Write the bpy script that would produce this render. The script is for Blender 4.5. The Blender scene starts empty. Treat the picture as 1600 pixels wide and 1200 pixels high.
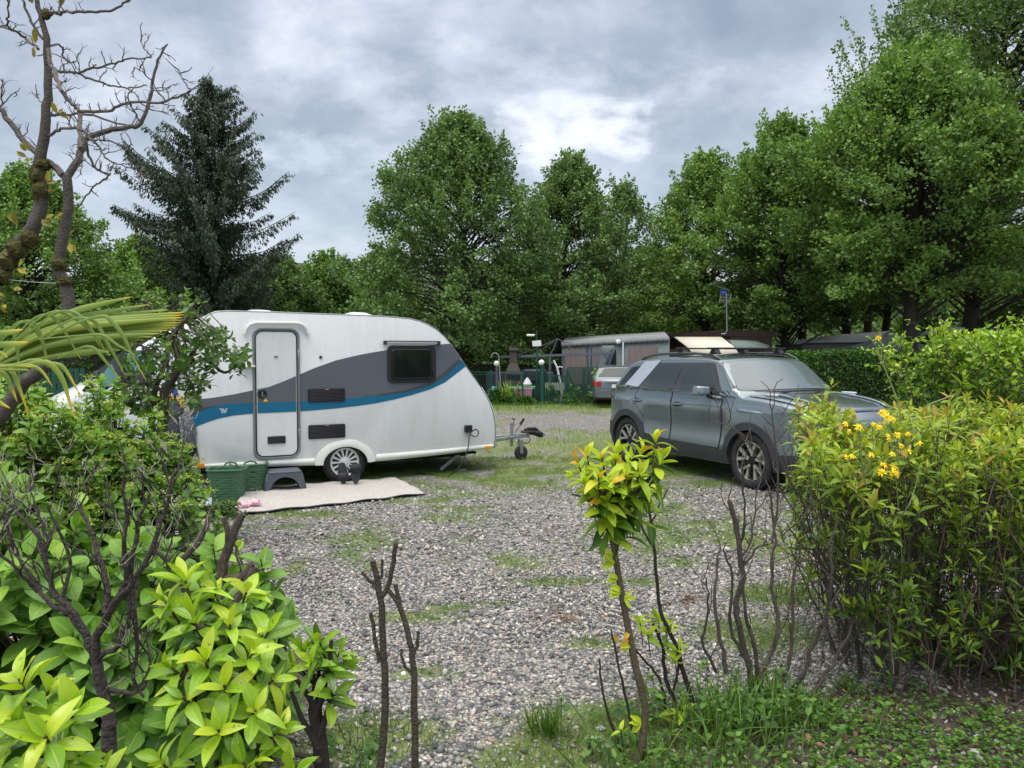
import bpy, bmesh, math, random
import numpy as np
from mathutils import Vector, Matrix
R = math.radians; PI = math.pi
scene = bpy.context.scene
# ------------------------------------------------------------ camera
FPX = 1180.0; CAMH = 1.72; PITCH = math.atan(47/FPX)
cd = bpy.data.cameras.new('camera'); cam = bpy.data.objects.new('camera', cd)
scene.collection.objects.link(cam); scene.camera = cam
cd.sensor_width = 36.0; cd.lens = 36.0*FPX/1600.0; cd.clip_start = 0.05; cd.clip_end = 3000
cam.location = (0, 0, CAMH); cam.rotation_euler = (PI/2 - PITCH, 0, 0)
scene.render.resolution_x = 1024; scene.render.resolution_y = 768
# ------------------------------------------------------------ world
wd = bpy.data.worlds.new('World'); scene.world = wd; wd.use_nodes = True
nt = wd.node_tree; nt.nodes.clear()
def N(nt, typ, **kw):
    n = nt.nodes.new(typ)
    for k, v in kw.items():
        if k in n.inputs: n.inputs[k].default_value = v
        else: setattr(n, k, v)
    return n
def math_(nt, op, a, b=None, clamp=False):
    n = nt.nodes.new('ShaderNodeMath'); n.operation = op; n.use_clamp = clamp
    for i, q in enumerate((a, b)):
        if q is None: continue
        if isinstance(q, (int, float)): n.inputs[i].default_value = q
        else: nt.links.new(q, n.inputs[i])
    return n.outputs[0]
def ramp(nt, fac, stops, interp='LINEAR'):
    n = nt.nodes.new('ShaderNodeValToRGB'); cr = n.color_ramp; cr.interpolation = interp
    while len(cr.elements) > 1: cr.elements.remove(cr.elements[-1])
    for i, (p, c) in enumerate(stops):
        e = cr.elements[0] if i == 0 else cr.elements.new(p)
        e.position = p; e.color = (c[0], c[1], c[2], 1) if not isinstance(c, (int, float)) else (c, c, c, 1)
    nt.links.new(fac, n.inputs[0]); return n.outputs[0]
def mixc(nt, fac, a, b, typ='MIX'):
    n = nt.nodes.new('ShaderNodeMix'); n.data_type = 'RGBA'; n.blend_type = typ
    for i, q in ((0, fac), (6, a), (7, b)):
        if isinstance(q, (int, float)): n.inputs[i].default_value = q
        elif isinstance(q, tuple): n.inputs[i].default_value = (q[0], q[1], q[2], 1)
        else: nt.links.new(q, n.inputs[i])
    return n.outputs[2]
SUN_EL, SUN_AZ = 68.0, 205.0          # azimuth clockwise from +Y
sky = N(nt, 'ShaderNodeTexSky'); sky.sky_type = 'NISHITA'; sky.sun_disc = False
sky.sun_elevation = R(SUN_EL); sky.sun_rotation = R(SUN_AZ); sky.air_density = 1.3; sky.dust_density = 3
tc = N(nt, 'ShaderNodeTexCoord'); sep = N(nt, 'ShaderNodeSeparateXYZ'); nt.links.new(tc.outputs['Generated'], sep.inputs[0])
zc = math_(nt, 'MAXIMUM', sep.outputs[2], 0.0)
den = math_(nt, 'ADD', zc, 0.42)
cmb = N(nt, 'ShaderNodeCombineXYZ')
nt.links.new(math_(nt, 'DIVIDE', sep.outputs[0], den), cmb.inputs[0]); nt.links.new(math_(nt, 'DIVIDE', sep.outputs[1], den), cmb.inputs[1])
mp = N(nt, 'ShaderNodeMapping'); mp.inputs['Location'].default_value = (3.4, 1.2, 0); mp.inputs['Scale'].default_value = (1.5, 1.7, 1)
mp.inputs['Rotation'].default_value = (0, 0, R(14)); nt.links.new(cmb.outputs[0], mp.inputs[0])
n1 = N(nt, 'ShaderNodeTexNoise', Scale=1.9, Detail=9.0, Roughness=0.56, Distortion=0.15); nt.links.new(mp.outputs[0], n1.inputs['Vector'])
n2 = N(nt, 'ShaderNodeTexNoise', Scale=4.6, Detail=9.0, Roughness=0.60, Distortion=0.15); nt.links.new(mp.outputs[0], n2.inputs['Vector'])
f = math_(nt, 'ADD', math_(nt, 'MULTIPLY', n1.outputs[0], 0.68), math_(nt, 'MULTIPLY', n2.outputs[0], 0.32))
cl = ramp(nt, f, [(0.36, (0.26, 0.30, 0.36)), (0.45, (0.355, 0.385, 0.445)), (0.52, (0.47, 0.50, 0.565)), (0.58, (0.60, 0.63, 0.69)), (0.66, (0.80, 0.82, 0.87))])
# brighter, bluer band near the horizon
hz = ramp(nt, zc, [(0.0, 1.0), (0.10, 0.85), (0.30, 0.0)])
cl = mixc(nt, math_(nt, 'MULTIPLY', hz, 0.6), cl, (0.52, 0.60, 0.72))
# thin cloud in front of the sun: a bright ragged patch
def blob(px, py, lo, hi):
    u = (px-800)/FPX; v = (600-py)/FPX
    d = Vector((u, math.cos(PITCH)+math.sin(PITCH)*v, -math.sin(PITCH)+math.cos(PITCH)*v)).normalized()
    ex = math_(nt, 'DIVIDE', math_(nt, 'SUBTRACT', sep.outputs[0], d.x), lo); ez = math_(nt, 'DIVIDE', math_(nt, 'SUBTRACT', sep.outputs[2], d.z), hi); ey = math_(nt, 'MULTIPLY', math_(nt, 'LESS_THAN', sep.outputs[1], 0.0), 9.0)
    dd = math_(nt, 'ADD', math_(nt, 'MULTIPLY', ex, ex), math_(nt, 'MULTIPLY', ez, ez)); dd = math_(nt, 'ADD', dd, ey)
    dd = math_(nt, 'ADD', dd, math_(nt, 'MULTIPLY', math_(nt, 'SUBTRACT', 0.52, n2.outputs[0]), 5.0))
    return ramp(nt, dd, [(0.0, 1.0), (0.9, 0.25), (1.0, 0.16)] if False else [(0.0, 1.0), (0.35, 0.6), (1.0, 0.0)], 'LINEAR')
cl = mixc(nt, math_(nt, 'MULTIPLY', blob(890, 200, 0.105, 0.045), 0.85), cl, (0.98, 0.99, 1.0))
cl = mixc(nt, math_(nt, 'MULTIPLY', blob(800, 130, 0.22, 0.05), 0.35), cl, (0.78, 0.82, 0.88))
cl = mixc(nt, math_(nt, 'MULTIPLY', blob(500, 240, 0.10, 0.03), 0.5), cl, (0.75, 0.8, 0.87))
# the overcast is brightest overhead and behind the photographer
zb = ramp(nt, sep.outputs[2], [(0.52, 0.0), (0.95, 1.0)], 'EASE')
bb = ramp(nt, math_(nt, 'MULTIPLY', sep.outputs[1], -1.0), [(0.0, 0.0), (0.6, 1.0)], 'EASE')
boost = math_(nt, 'ADD', 1.0, math_(nt, 'ADD', math_(nt, 'MULTIPLY', zb, 3.4), math_(nt, 'MULTIPLY', bb, 0.35)))
vs = nt.nodes.new('ShaderNodeVectorMath'); vs.operation = 'SCALE'; cl = mixc(nt, zb, cl, (0.70, 0.665, 0.61)); nt.links.new(cl, vs.inputs[0]); nt.links.new(boost, vs.inputs['Scale'])
bg1 = N(nt, 'ShaderNodeBackground', Strength=0.05); nt.links.new(sky.outputs[0], bg1.inputs[0])
bg2 = N(nt, 'ShaderNodeBackground', Strength=0.86); nt.links.new(vs.outputs[0], bg2.inputs[0])
ad = N(nt, 'ShaderNodeAddShader'); nt.links.new(bg1.outputs[0], ad.inputs[0]); nt.links.new(bg2.outputs[0], ad.inputs[1])
wo = N(nt, 'ShaderNodeOutputWorld'); nt.links.new(ad.outputs[0], wo.inputs[0])
# ------------------------------------------------------------ sun through cloud
sd = bpy.data.lights.new('sun', 'SUN'); sd.energy = 1.15; sd.angle = R(30); sd.color = (1.0, 0.97, 0.92)
so = bpy.data.objects.new('sun', sd); scene.collection.objects.link(so); so.location = (0, 0, 30)
sdir = Vector((math.sin(R(SUN_AZ))*math.cos(R(SUN_EL)), math.cos(R(SUN_AZ))*math.cos(R(SUN_EL)), math.sin(R(SUN_EL))))
so.rotation_euler = sdir.to_track_quat('Z', 'Y').to_euler()
scene.view_settings.view_transform = 'Standard'; scene.view_settings.look = 'None'
scene.view_settings.exposure = 0.14; scene.view_settings.gamma = 1.0
try:
    scene.cycles.max_bounces = 6; scene.cycles.transparent_max_bounces = 6
    scene.cycles.diffuse_bounces = 3; scene.cycles.glossy_bounces = 3
except Exception: pass
# ------------------------------------------------------------ helpers
def ray(px, py):
    u = (px-800)/FPX; v = (600-py)/FPX
    return Vector((u, math.cos(PITCH)+math.sin(PITCH)*v, -math.sin(PITCH)+math.cos(PITCH)*v))
def at(px, py, Y):
    """a real place: the point seen at that pixel, Y metres away along the ground"""
    d = ray(px, py); t = Y/d.y; return Vector((d.x*t, Y, CAMH+d.z*t))
def gnd(px, py):
    d = ray(px, py); t = -CAMH/d.z; return Vector((d.x*t, d.y*t, 0))
def tag(o, label=None, cat=None, group=None, kind=None):
    if label: o['label'] = label
    if cat: o['category'] = cat
    if group: o['group'] = group
    if kind: o['kind'] = kind
    return o
def thing(name, label, cat, loc=(0, 0, 0), rz=0, group=None):
    o = bpy.data.objects.new(name, None); scene.collection.objects.link(o)
    o.empty_display_size = 0.2; o.location = loc; o.rotation_euler = (0, 0, rz)
    return tag(o, label, cat, group)
def origin_of(p):
    v = Vector((0, 0, 0))
    while p is not None: v += Vector(p.location); p = p.parent
    return v
def link(name, me, mats, parent=None, label=None):
    o = bpy.data.objects.new(name, me); scene.collection.objects.link(o)
    for m in (mats if isinstance(mats, (list, tuple)) else [mats]): me.materials.append(m)
    if parent is not None: o.parent = parent
    if label: o['label'] = label
    return o
class MB:
    def __init__(s): s.v = []; s.f = []; s.m = []
    def add(s, vs, fs, m=0, M=None):
        k = len(s.v)
        for v in vs:
            v = Vector(v)
            if M is not None: v = M @ v
            s.v.append((v.x, v.y, v.z))
        for f in fs: s.f.append(tuple(i+k for i in f)); s.m.append(m)
        return s
    def box(s, c, d, m=0, M=None):
        x, y, z = c; a, b, e = d[0]/2, d[1]/2, d[2]/2
        vs = [(x+i*a, y+j*b, z+k*e) for k in (-1, 1) for j in (-1, 1) for i in (-1, 1)]
        return s.add(vs, [(0, 2, 3, 1), (4, 5, 7, 6), (0, 1, 5, 4), (2, 6, 7, 3), (0, 4, 6, 2), (1, 3, 7, 5)], m, M)
    def tube(s, pts, r, n=6, m=0, cap=True, M=None):
        pts = [Vector(p) for p in pts]; K = len(pts)
        rs = [r]*K if isinstance(r, (int, float)) else list(r)
        if len(rs) == 2 and K > 2: rs = [rs[0]+(rs[1]-rs[0])*i/(K-1) for i in range(K)]
        vs = []; fr = None
        for i, p in enumerate(pts):
            t = (pts[min(i+1, K-1)]-pts[max(i-1, 0)])
            if t.length < 1e-9: t = Vector((0, 0, 1))
            t.normalize()
            if fr is None: fr = t.orthogonal().normalized()
            else:
                fr = fr - t*fr.dot(t)
                fr = fr.normalized() if fr.length > 1e-6 else t.orthogonal().normalized()
            b = t.cross(fr)
            for j in range(n):
                a = 2*PI*j/n; vs.append(p+(fr*math.cos(a)+b*math.sin(a))*rs[i])
        fs = []
        for i in range(K-1):
            for j in range(n):
                a = i*n+j; c = i*n+(j+1) % n; fs.append((a, c, c+n, a+n))
        if cap: fs.append(tuple(range(n-1, -1, -1))); fs.append(tuple((K-1)*n+j for j in range(n)))
        return s.add(vs, fs, m, M)
    def lathe(s, prof, n=24, m=0, M=None, closed=False, cap=True):
        vs = []; fs = []
        for r, z in prof:
            for j in range(n):
                a = 2*PI*j/n; vs.append((r*math.cos(a), r*math.sin(a), z))
        K = len(prof)
        for i in range(K-1 if not closed else K):
            i2 = (i+1) % K
            for j in range(n): fs.append((i*n+j, i*n+(j+1) % n, i2*n+(j+1) % n, i2*n+j))
        if not closed and cap:
            if prof[0][0] > 1e-6: fs.append(tuple(range(n-1, -1, -1)))
            if prof[-1][0] > 1e-6: fs.append(tuple((K-1)*n+j for j in range(n)))
        return s.add(vs, fs, m, M)
    def prism(s, poly, y0, y1, m=0, M=None):
        n = len(poly); vs = [(x, y0, z) for x, z in poly]+[(x, y1, z) for x, z in poly]
        fs = [tuple(range(n)), tuple(range(2*n-1, n-1, -1))]+[(i, i+n, (i+1) % n+n, (i+1) % n) for i in range(n)]
        return s.add(vs, fs, m, M)
    def sheet(s, rows, m=0, M=None):
        K = len(rows[0]); vs = [p for r in rows for p in r]; fs = []
        for i in range(len(rows)-1):
            for j in range(K-1): a = i*K+j; fs.append((a, a+1, a+K+1, a+K))
        return s.add(vs, fs, m, M)
    def build(s, name, mats, parent=None, smooth=True, world=False, bevel=0, label=None, ang=40, solid=0):
        me = bpy.data.meshes.new(name)
        if world and parent is not None:
            o = origin_of(parent); s.v = [(x-o.x, y-o.y, z-o.z) for x, y, z in s.v]
        me.from_pydata(s.v, [], s.f); me.validate()
        bm = bmesh.new(); bm.from_mesh(me); bmesh.ops.recalc_face_normals(bm, faces=bm.faces); bm.to_mesh(me); bm.free()
        if len(me.polygons) == len(s.m): me.polygons.foreach_set('material_index', s.m)
        me.polygons.foreach_set('use_smooth', [smooth]*len(me.polygons))
        if smooth: me.set_sharp_from_angle(angle=R(ang))
        o = link(name, me, mats, parent, label)
        if solid:
            q = o.modifiers.new('solid', 'SOLIDIFY'); q.thickness = solid; q.offset = 0
        if bevel:
            q = o.modifiers.new('bevel', 'BEVEL'); q.width = bevel; q.segments = 2; q.limit_method = 'ANGLE'; q.angle_limit = R(35)
        return o
def npmesh(name, V, F, mat, parent=None, rnd=None, luv=None, smooth=True, attrs=None):
    V = np.asarray(V, dtype=np.float32).reshape(-1, 3); F = np.asarray(F, dtype=np.int32)
    if parent is not None: V = V-np.array(origin_of(parent), dtype=np.float32)
    me = bpy.data.meshes.new(name); me.vertices.add(len(V)); me.vertices.foreach_set('co', V.ravel())
    k = F.shape[1]; me.loops.add(F.size); me.polygons.add(len(F))
    me.polygons.foreach_set('loop_start', np.arange(0, F.size, k, dtype=np.int32))
    me.loops.foreach_set('vertex_index', F.ravel()); me.update(calc_edges=True)
    me.polygons.foreach_set('use_smooth', np.full(len(F), smooth))
    if rnd is not None: me.attributes.new('rnd', 'FLOAT', 'POINT').data.foreach_set('value', np.asarray(rnd, dtype=np.float32).ravel())
    if luv is not None: me.attributes.new('luv', 'FLOAT_VECTOR', 'POINT').data.foreach_set('vector', np.asarray(luv, dtype=np.float32).ravel())
    for a, val in (attrs or {}).items(): me.attributes.new(a, 'FLOAT', 'POINT').data.foreach_set('value', np.asarray(val, dtype=np.float32).ravel())
    return link(name, me, mat, parent)
def smooth_path(pts, k=4):
    P = [Vector(p) for p in pts]; Q = []
    for i in range(len(P)-1):
        a = P[max(i-1, 0)]; p = P[i]; c = P[i+1]; d = P[min(i+2, len(P)-1)]
        for j in range(k):
            t = j/k; Q.append(0.5*((2*p)+(-a+c)*t+(2*a-5*p+4*c-d)*t*t+(-a+3*p-3*c+d)*t**3))
    return Q+[P[-1]]
def nrm(a): return a/np.maximum(np.linalg.norm(a, axis=-1, keepdims=True), 1e-9)
def frames(D, Nn):
    y = nrm(D); x = nrm(np.cross(y, Nn)); z = np.cross(x, y)
    return np.stack([x, y, z], axis=-1)
# ------------------------------------------------------------ leaf templates: length along +y, upper side +z
def leaf_t(w=0.4, droop=0.15, fold=0.12, rows=6, shape=1.0, twist=0.0):
    ts = np.linspace(0, 1, rows); V = []; UV = []
    for t in ts:
        ww = w*0.5*max(0.03, (math.sin(PI*min(1, t**shape*0.97+0.015))**0.85))
        for c in (-1, 0, 1):
            V.append((c*ww, t-0.25*droop*t*t, -droop*t*t+fold*abs(c)*ww*2+twist*c*ww*t)); UV.append((c*0.5+0.5, t, 0))
    F = []
    for i in range(rows-1):
        for j in range(2): a = i*3+j; F.append((a, a+1, a+4, a+3))
    return np.array(V, float), np.array(F), np.array(UV, float)
def diamond_t(w=0.6, fold=0.15):
    V = [(0, 0, 0), (w/2, 0.5, fold), (0, 1, 0), (-w/2, 0.5, fold)]
    return np.array(V, float), np.array([(0, 1, 2, 3)]), np.array([(0.5, 0, 0), (1, 0.5, 0), (0.5, 1, 0), (0, 0.5, 0)], float)
T_FAR = [diamond_t(0.75, 0.12), diamond_t(0.9, -0.1)]
T_MID = [leaf_t(0.5, 0.15, 0.2, 4), leaf_t(0.55, 0.35, 0.1, 4), leaf_t(0.45, -0.1, 0.25, 4)]
T_LAUREL = [leaf_t(0.36, 0.12, 0.34, 8, 1.0), leaf_t(0.34, 0.50, 0.22, 8, 1.05), leaf_t(0.40, 0.28, 0.42, 8, 1.1, 0.35), leaf_t(0.32, -0.12, 0.3, 8, 0.95, -0.35), leaf_t(0.38, 0.75, 0.2, 8, 1.0, 0.2), leaf_t(0.37, 0.2, 0.12, 8, 1.15, -0.5)]
T_LANCE = [leaf_t(0.30, 0.18, 0.22, 6, 0.95), leaf_t(0.27, 0.45, 0.15, 6, 1.0), leaf_t(0.32, 0.02, 0.25, 6, 0.9, 0.2)]
T_BROAD = [leaf_t(0.62, 0.2, 0.12, 6, 0.9), leaf_t(0.68, 0.4, 0.08, 6, 0.95), leaf_t(0.58, 0.1, 0.18, 6, 0.9, 0.15)]
T_BLADE = [leaf_t(0.05, 0.25, 0.4, 5, 0.45), leaf_t(0.045, 0.7, 0.3, 5, 0.45), leaf_t(0.055, 0.05, 0.3, 5, 0.45)]
T_SHORT = [leaf_t(0.07, 0.25, 0.4, 3, 0.5), leaf_t(0.06, 0.7, 0.3, 3, 0.5), leaf_t(0.08, 0.05, 0.3, 3, 0.5)]
class Leaves:
    def __init__(s, temps): s.t = temps; s.P = []; s.D = []; s.N = []; s.S = []; s.R = []
    def add(s, P, D, Nn, S, r):
        s.P.append(np.atleast_2d(P)); s.D.append(np.atleast_2d(D)); s.N.append(np.atleast_2d(Nn)); s.S.append(np.atleast_1d(S)); s.R.append(np.atleast_1d(r))
    def build(s, name, mat, parent, rng):
        P = np.concatenate(s.P); D = np.concatenate(s.D); Nn = np.concatenate(s.N); S = np.concatenate(s.S); Rr = np.concatenate(s.R)
        D = D+1e-5; M = frames(D, Nn); pick = rng.integers(0, len(s.t), len(P)); Vs = []; Fs = []; rs = []; us = []; off = 0
        for q, (TV, TF, UV) in enumerate(s.t):
            i = np.where(pick == q)[0]; n = len(i)
            if n == 0: continue
            V = np.einsum('nij,kj->nki', M[i], TV)*S[i][:, None, None]+P[i][:, None, :]
            k = len(TV); F = TF[None]+(np.arange(n)*k)[:, None, None]+off; off += n*k
            Vs.append(V.reshape(-1, 3)); Fs.append(F.reshape(-1, 4)); rs.append(np.repeat(Rr[i], k)); us.append(np.tile(UV, (n, 1)))
        return npmesh(name, np.concatenate(Vs), np.concatenate(Fs), mat, parent, np.concatenate(rs), np.concatenate(us))
def rosette(L, tip, ax, n, size, rng, rv=0.5, rvar=0.15, t0=18, t1=85, span=0.05, sag=0.0):
    ax = np.array(ax, float); ax /= np.linalg.norm(ax); a = np.cross(ax, [0.31, 0.2, 0.93]); a /= np.linalg.norm(a)+1e-9; b = np.cross(ax, a)
    k = np.arange(n); fr = (k+0.5)/n; az = k*2.399+rng.uniform(0, 6.28)+rng.normal(0, 0.25, n)
    tl = np.radians(t0+(t1-t0)*fr+rng.normal(0, 9, n)); pe = np.cos(az)[:, None]*a+np.sin(az)[:, None]*b
    D = ax*np.cos(tl)[:, None]+pe*np.sin(tl)[:, None]; D[:, 2] -= sag*fr
    Nn = ax*np.sin(tl)[:, None]-pe*np.cos(tl)[:, None]+rng.normal(0, 0.18, (n, 3))
    P = np.array(tip)-ax*(span*fr)[:, None]
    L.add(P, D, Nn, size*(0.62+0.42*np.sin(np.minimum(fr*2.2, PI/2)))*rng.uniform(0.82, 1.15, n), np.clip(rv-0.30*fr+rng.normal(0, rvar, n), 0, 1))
# ------------------------------------------------------------ materials
def newmat(name):
    m = bpy.data.materials.new(name); m.use_nodes = True; nt = m.node_tree; nt.nodes.clear()
    out = nt.nodes.new('ShaderNodeOutputMaterial'); b = nt.nodes.new('ShaderNodeBsdfPrincipled'); nt.links.new(b.outputs[0], out.inputs[0])
    return m, nt, b, out
def mat(name, col, rough=0.5, metal=0.0, var=0.12, vs=6.0, bump=0.0, bs=60.0, coat=0.0, ior=1.5, dirt=None, spec=0.5, alpha=None, stretch=(1, 1, 1)):
    m, nt, b, out = newmat(name)
    tcn = nt.nodes.new('ShaderNodeTexCoord'); mpn = nt.nodes.new('ShaderNodeMapping'); nt.links.new(tcn.outputs['Object'], mpn.inputs[0]); mpn.inputs['Scale'].default_value = stretch
    n = N(nt, 'ShaderNodeTexNoise', Scale=vs, Detail=5.0, Roughness=0.6); nt.links.new(mpn.outputs[0], n.inputs['Vector'])
    c0 = tuple(max(0, x*(1-var)) for x in col); c1 = tuple(min(1, x*(1+var)) for x in col)
    c = ramp(nt, n.outputs[0], [(0.3, c0), (0.7, c1)])
    if dirt:
        n2_ = N(nt, 'ShaderNodeTexNoise', Scale=dirt[1], Detail=8.0, Roughness=0.7); nt.links.new(mpn.outputs[0], n2_.inputs['Vector'])
        c = mixc(nt, math_(nt, 'MULTIPLY', ramp(nt, n2_.outputs[0], [(dirt[3] if len(dirt) > 3 else 0.5, 0.0), (0.75, 1.0)]), dirt[2]), c, dirt[0])
    nt.links.new(c, b.inputs['Base Color'])
    b.inputs['Roughness'].default_value = rough; b.inputs['Metallic'].default_value = metal
    b.inputs['IOR'].default_value = ior; b.inputs['Coat Weight'].default_value = coat; b.inputs['Coat Roughness'].default_value = 0.04
    b.inputs['Specular IOR Level'].default_value = spec
    if rough > 0.05:
        nt.links.new(ramp(nt, n.outputs[0], [(0.25, rough*0.85), (0.75, min(1, rough*1.15))]), b.inputs['Roughness'])
    if bump:
        nb = N(nt, 'ShaderNodeTexNoise', Scale=bs, Detail=4.0); nt.links.new(mpn.outputs[0], nb.inputs['Vector'])
        bp = nt.nodes.new('ShaderNodeBump'); bp.inputs['Strength'].default_value = bump; bp.inputs['Distance'].default_value = 0.02
        nt.links.new(nb.outputs[0], bp.inputs['Height']); nt.links.new(bp.outputs[0], b.inputs['Normal'])
    return m
def leafmat(name, stops, rough=0.42, trans=0.3, vein=0.0, spec=0.4, patch=0.0, ps=0.7):
    """stops: colours over the per-leaf random value"""
    m, nt, b, out = newmat(name)
    at_ = nt.nodes.new('ShaderNodeAttribute'); at_.attribute_name = 'rnd'; fac = at_.outputs['Fac']
    if patch:
        tcn = nt.nodes.new('ShaderNodeTexCoord'); n = N(nt, 'ShaderNodeTexNoise', Scale=ps, Detail=3.0); nt.links.new(tcn.outputs['Object'], n.inputs['Vector'])
        fac = math_(nt, 'ADD', fac, math_(nt, 'MULTIPLY', math_(nt, 'SUBTRACT', n.outputs[0], 0.5), patch), True)
    c = ramp(nt, fac, stops)
    if vein:
        lu = nt.nodes.new('ShaderNodeAttribute'); lu.attribute_name = 'luv'; sp = nt.nodes.new('ShaderNodeSeparateXYZ'); nt.links.new(lu.outputs['Vector'], sp.inputs[0])
        du = math_(nt, 'ABSOLUTE', math_(nt, 'SUBTRACT', sp.outputs[0], 0.5))
        mid = ramp(nt, du, [(0.0, 1.0), (0.03, 0.9), (0.07, 0.0)])
        wv = math_(nt, 'SINE', math_(nt, 'MULTIPLY', math_(nt, 'SUBTRACT', sp.outputs[1], math_(nt, 'MULTIPLY', du, 0.55)), 62.0))
        sd_ = ramp(nt, wv, [(0.8, 0.0), (1.0, 0.4)])
        vv = math_(nt, 'MAXIMUM', mid, sd_)
        c = mixc(nt, math_(nt, 'MULTIPLY', vv, vein), c, mixc(nt, 0.6, c, (0.62, 0.72, 0.22)))
        bp = nt.nodes.new('ShaderNodeBump'); bp.inputs['Strength'].default_value = 0.35; bp.inputs['Distance'].default_value = 0.004
        nt.links.new(math_(nt, 'MULTIPLY', vv, -1.0), bp.inputs['Height']); nt.links.new(bp.outputs[0], b.inputs['Normal'])
    if vein:   # blemishes and uneven tone over each leaf
        tco = nt.nodes.new('ShaderNodeTexCoord'); ns = N(nt, 'ShaderNodeTexNoise', Scale=70.0, Detail=3.0); nt.links.new(tco.outputs['Object'], ns.inputs['Vector'])
        c = mixc(nt, ramp(nt, ns.outputs[0], [(0.66, 0.0), (0.72, 0.75)]), c, (0.16, 0.10, 0.03))
        nb_ = N(nt, 'ShaderNodeTexNoise', Scale=16.0, Detail=3.0); nt.links.new(tco.outputs['Object'], nb_.inputs['Vector']); c = mixc(nt, 0.45, c, ramp(nt, nb_.outputs[0], [(0.3, 0.62), (0.65, 1.0)]), 'MULTIPLY')
    nt.links.new(c, b.inputs['Base Color']); b.inputs['Roughness'].default_value = rough; b.inputs['Specular IOR Level'].default_value = spec
    tr = nt.nodes.new('ShaderNodeBsdfTranslucent'); tcn_ = mixc(nt, 1.0, c, (1.0, 1.0, 0.45), 'MULTIPLY'); nt.links.new(tcn_, tr.inputs[0])
    mx = nt.nodes.new('ShaderNodeMixShader'); mx.inputs[0].default_value = trans
    nt.links.new(b.outputs[0], mx.inputs[1]); nt.links.new(tr.outputs[0], mx.inputs[2]); nt.links.new(mx.outputs[0], out.inputs[0])
    return m
M_ = {}
M_['white'] = mat('caravan_white', (0.66, 0.68, 0.69), 0.3, 0, 0.02, 1.5, coat=0.3, dirt=((0.36, 0.39, 0.30), 3.0, 0.30, 0.46), stretch=(2.2, 2.2, 0.45))
M_['whitetrim'] = mat('white_trim', (0.64, 0.67, 0.62), 0.4, 0, 0.04, 3, dirt=((0.35, 0.38, 0.26), 5, 0.35))
M_['greydecal'] = mat('grey_decal', (0.092, 0.105, 0.123), 0.4, 0, 0.04, 2)
M_['darkdecal'] = mat('dark_decal', (0.05, 0.055, 0.062), 0.4, 0, 0.04, 2)
M_['blue'] = mat('blue_decal', (0.0, 0.12, 0.235), 0.4, 0, 0.05, 2)
M_['silver'] = mat('aluminium', (0.42, 0.44, 0.45), 0.35, 0.8, 0.08, 20)
M_['doorframe'] = mat('door_frame_grey', (0.22, 0.24, 0.24), 0.35, 0.4, 0.08, 20)
M_['black'] = mat('black_plastic', (0.012, 0.012, 0.014), 0.5, 0, 0.2, 20, bump=0.1, bs=200)
M_['vent'] = mat('vent_black', (0.010, 0.010, 0.016), 0.4, 0, 0.1, 20)
M_['rubber'] = mat('rubber', (0.018, 0.018, 0.020), 0.75, 0, 0.25, 30, bump=0.2, bs=120, dirt=((0.09, 0.08, 0.065), 12, 0.5))
M_['glassdark'] = mat('dark_glass', (0.008, 0.01, 0.012), 0.04, 0, 0.02, 2, ior=1.5)
M_['amber'] = mat('amber_lens', (0.8, 0.25, 0.0), 0.25)
M_['red'] = mat('red_lens', (0.35, 0.012, 0.012), 0.2, coat=0.5)
M_['yellow'] = mat('yellow_cloth', (0.75, 0.55, 0.02), 0.8, 0, 0.15, 12, bump=0.5, bs=40)
M_['galv'] = mat('galvanised', (0.30, 0.32, 0.33), 0.5, 0.6, 0.15, 15, dirt=((0.2, 0.15, 0.1), 10, 0.3))
M_['hubcap'] = mat('hubcap', (0.62, 0.64, 0.63), 0.35, 0.1, 0.05, 15, dirt=((0.3, 0.28, 0.22), 14, 0.3))
M_['dark'] = mat('underbody_gap_dark', (0.006, 0.006, 0.006), 0.9)
M_['paint'] = mat('car_paint', (0.185, 0.232, 0.255), 0.22, 0.6, 0.03, 2, coat=0.9, dirt=((0.2, 0.19, 0.16), 6, 0.12))
M_['cladding'] = mat('grey_cladding', (0.034, 0.039, 0.046), 0.55, 0, 0.12, 10, bump=0.08, bs=300, dirt=((0.12, 0.11, 0.09), 8, 0.35))
M_['carglass'] = mat('car_glass', (0.022, 0.034, 0.038), 0.03, 0, 0.02, 2, ior=1.6)
M_['windscreen'] = mat('windscreen_glass', (0.10, 0.13, 0.14), 0.03, 0, 0.1, 2, ior=1.75)
M_['pillar'] = mat('gloss_black', (0.022, 0.023, 0.026), 0.15, 0, 0.05, 5, coat=0.6)
M_['silverpaint'] = mat('silver_paint', (0.42, 0.46, 0.52), 0.3, 0.3, 0.03, 5, coat=0.6)
M_['alloy'] = mat('machined_alloy', (0.60, 0.60, 0.60), 0.28, 0.7, 0.05, 10)
M_['alloydark'] = mat('alloy_dark', (0.02, 0.02, 0.022), 0.35, 0.3)
M_['chrome'] = mat('chrome', (0.65, 0.67, 0.68), 0.12, 1.0)
M_['estate'] = mat('estate_paint', (0.11, 0.14, 0.15), 0.32, 0.35, 0.03, 3, coat=0.7)
M_['plate'] = mat('number_plate', (0.72, 0.72, 0.70), 0.5)
M_['vanwhite'] = mat('van_white', (0.72, 0.75, 0.80), 0.25, 0, 0.02, 3, coat=0.5)
M_['tealglass'] = mat('teal_glass', (0.10, 0.27, 0.26), 0.06, 0, 0.15, 3, ior=1.7)
M_['basket'] = mat('green_plastic', (0.048, 0.125, 0.065), 0.5, 0, 0.06, 8)
M_['stool'] = mat('slate_plastic', (0.07, 0.09, 0.115), 0.5, 0, 0.08, 8)
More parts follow.
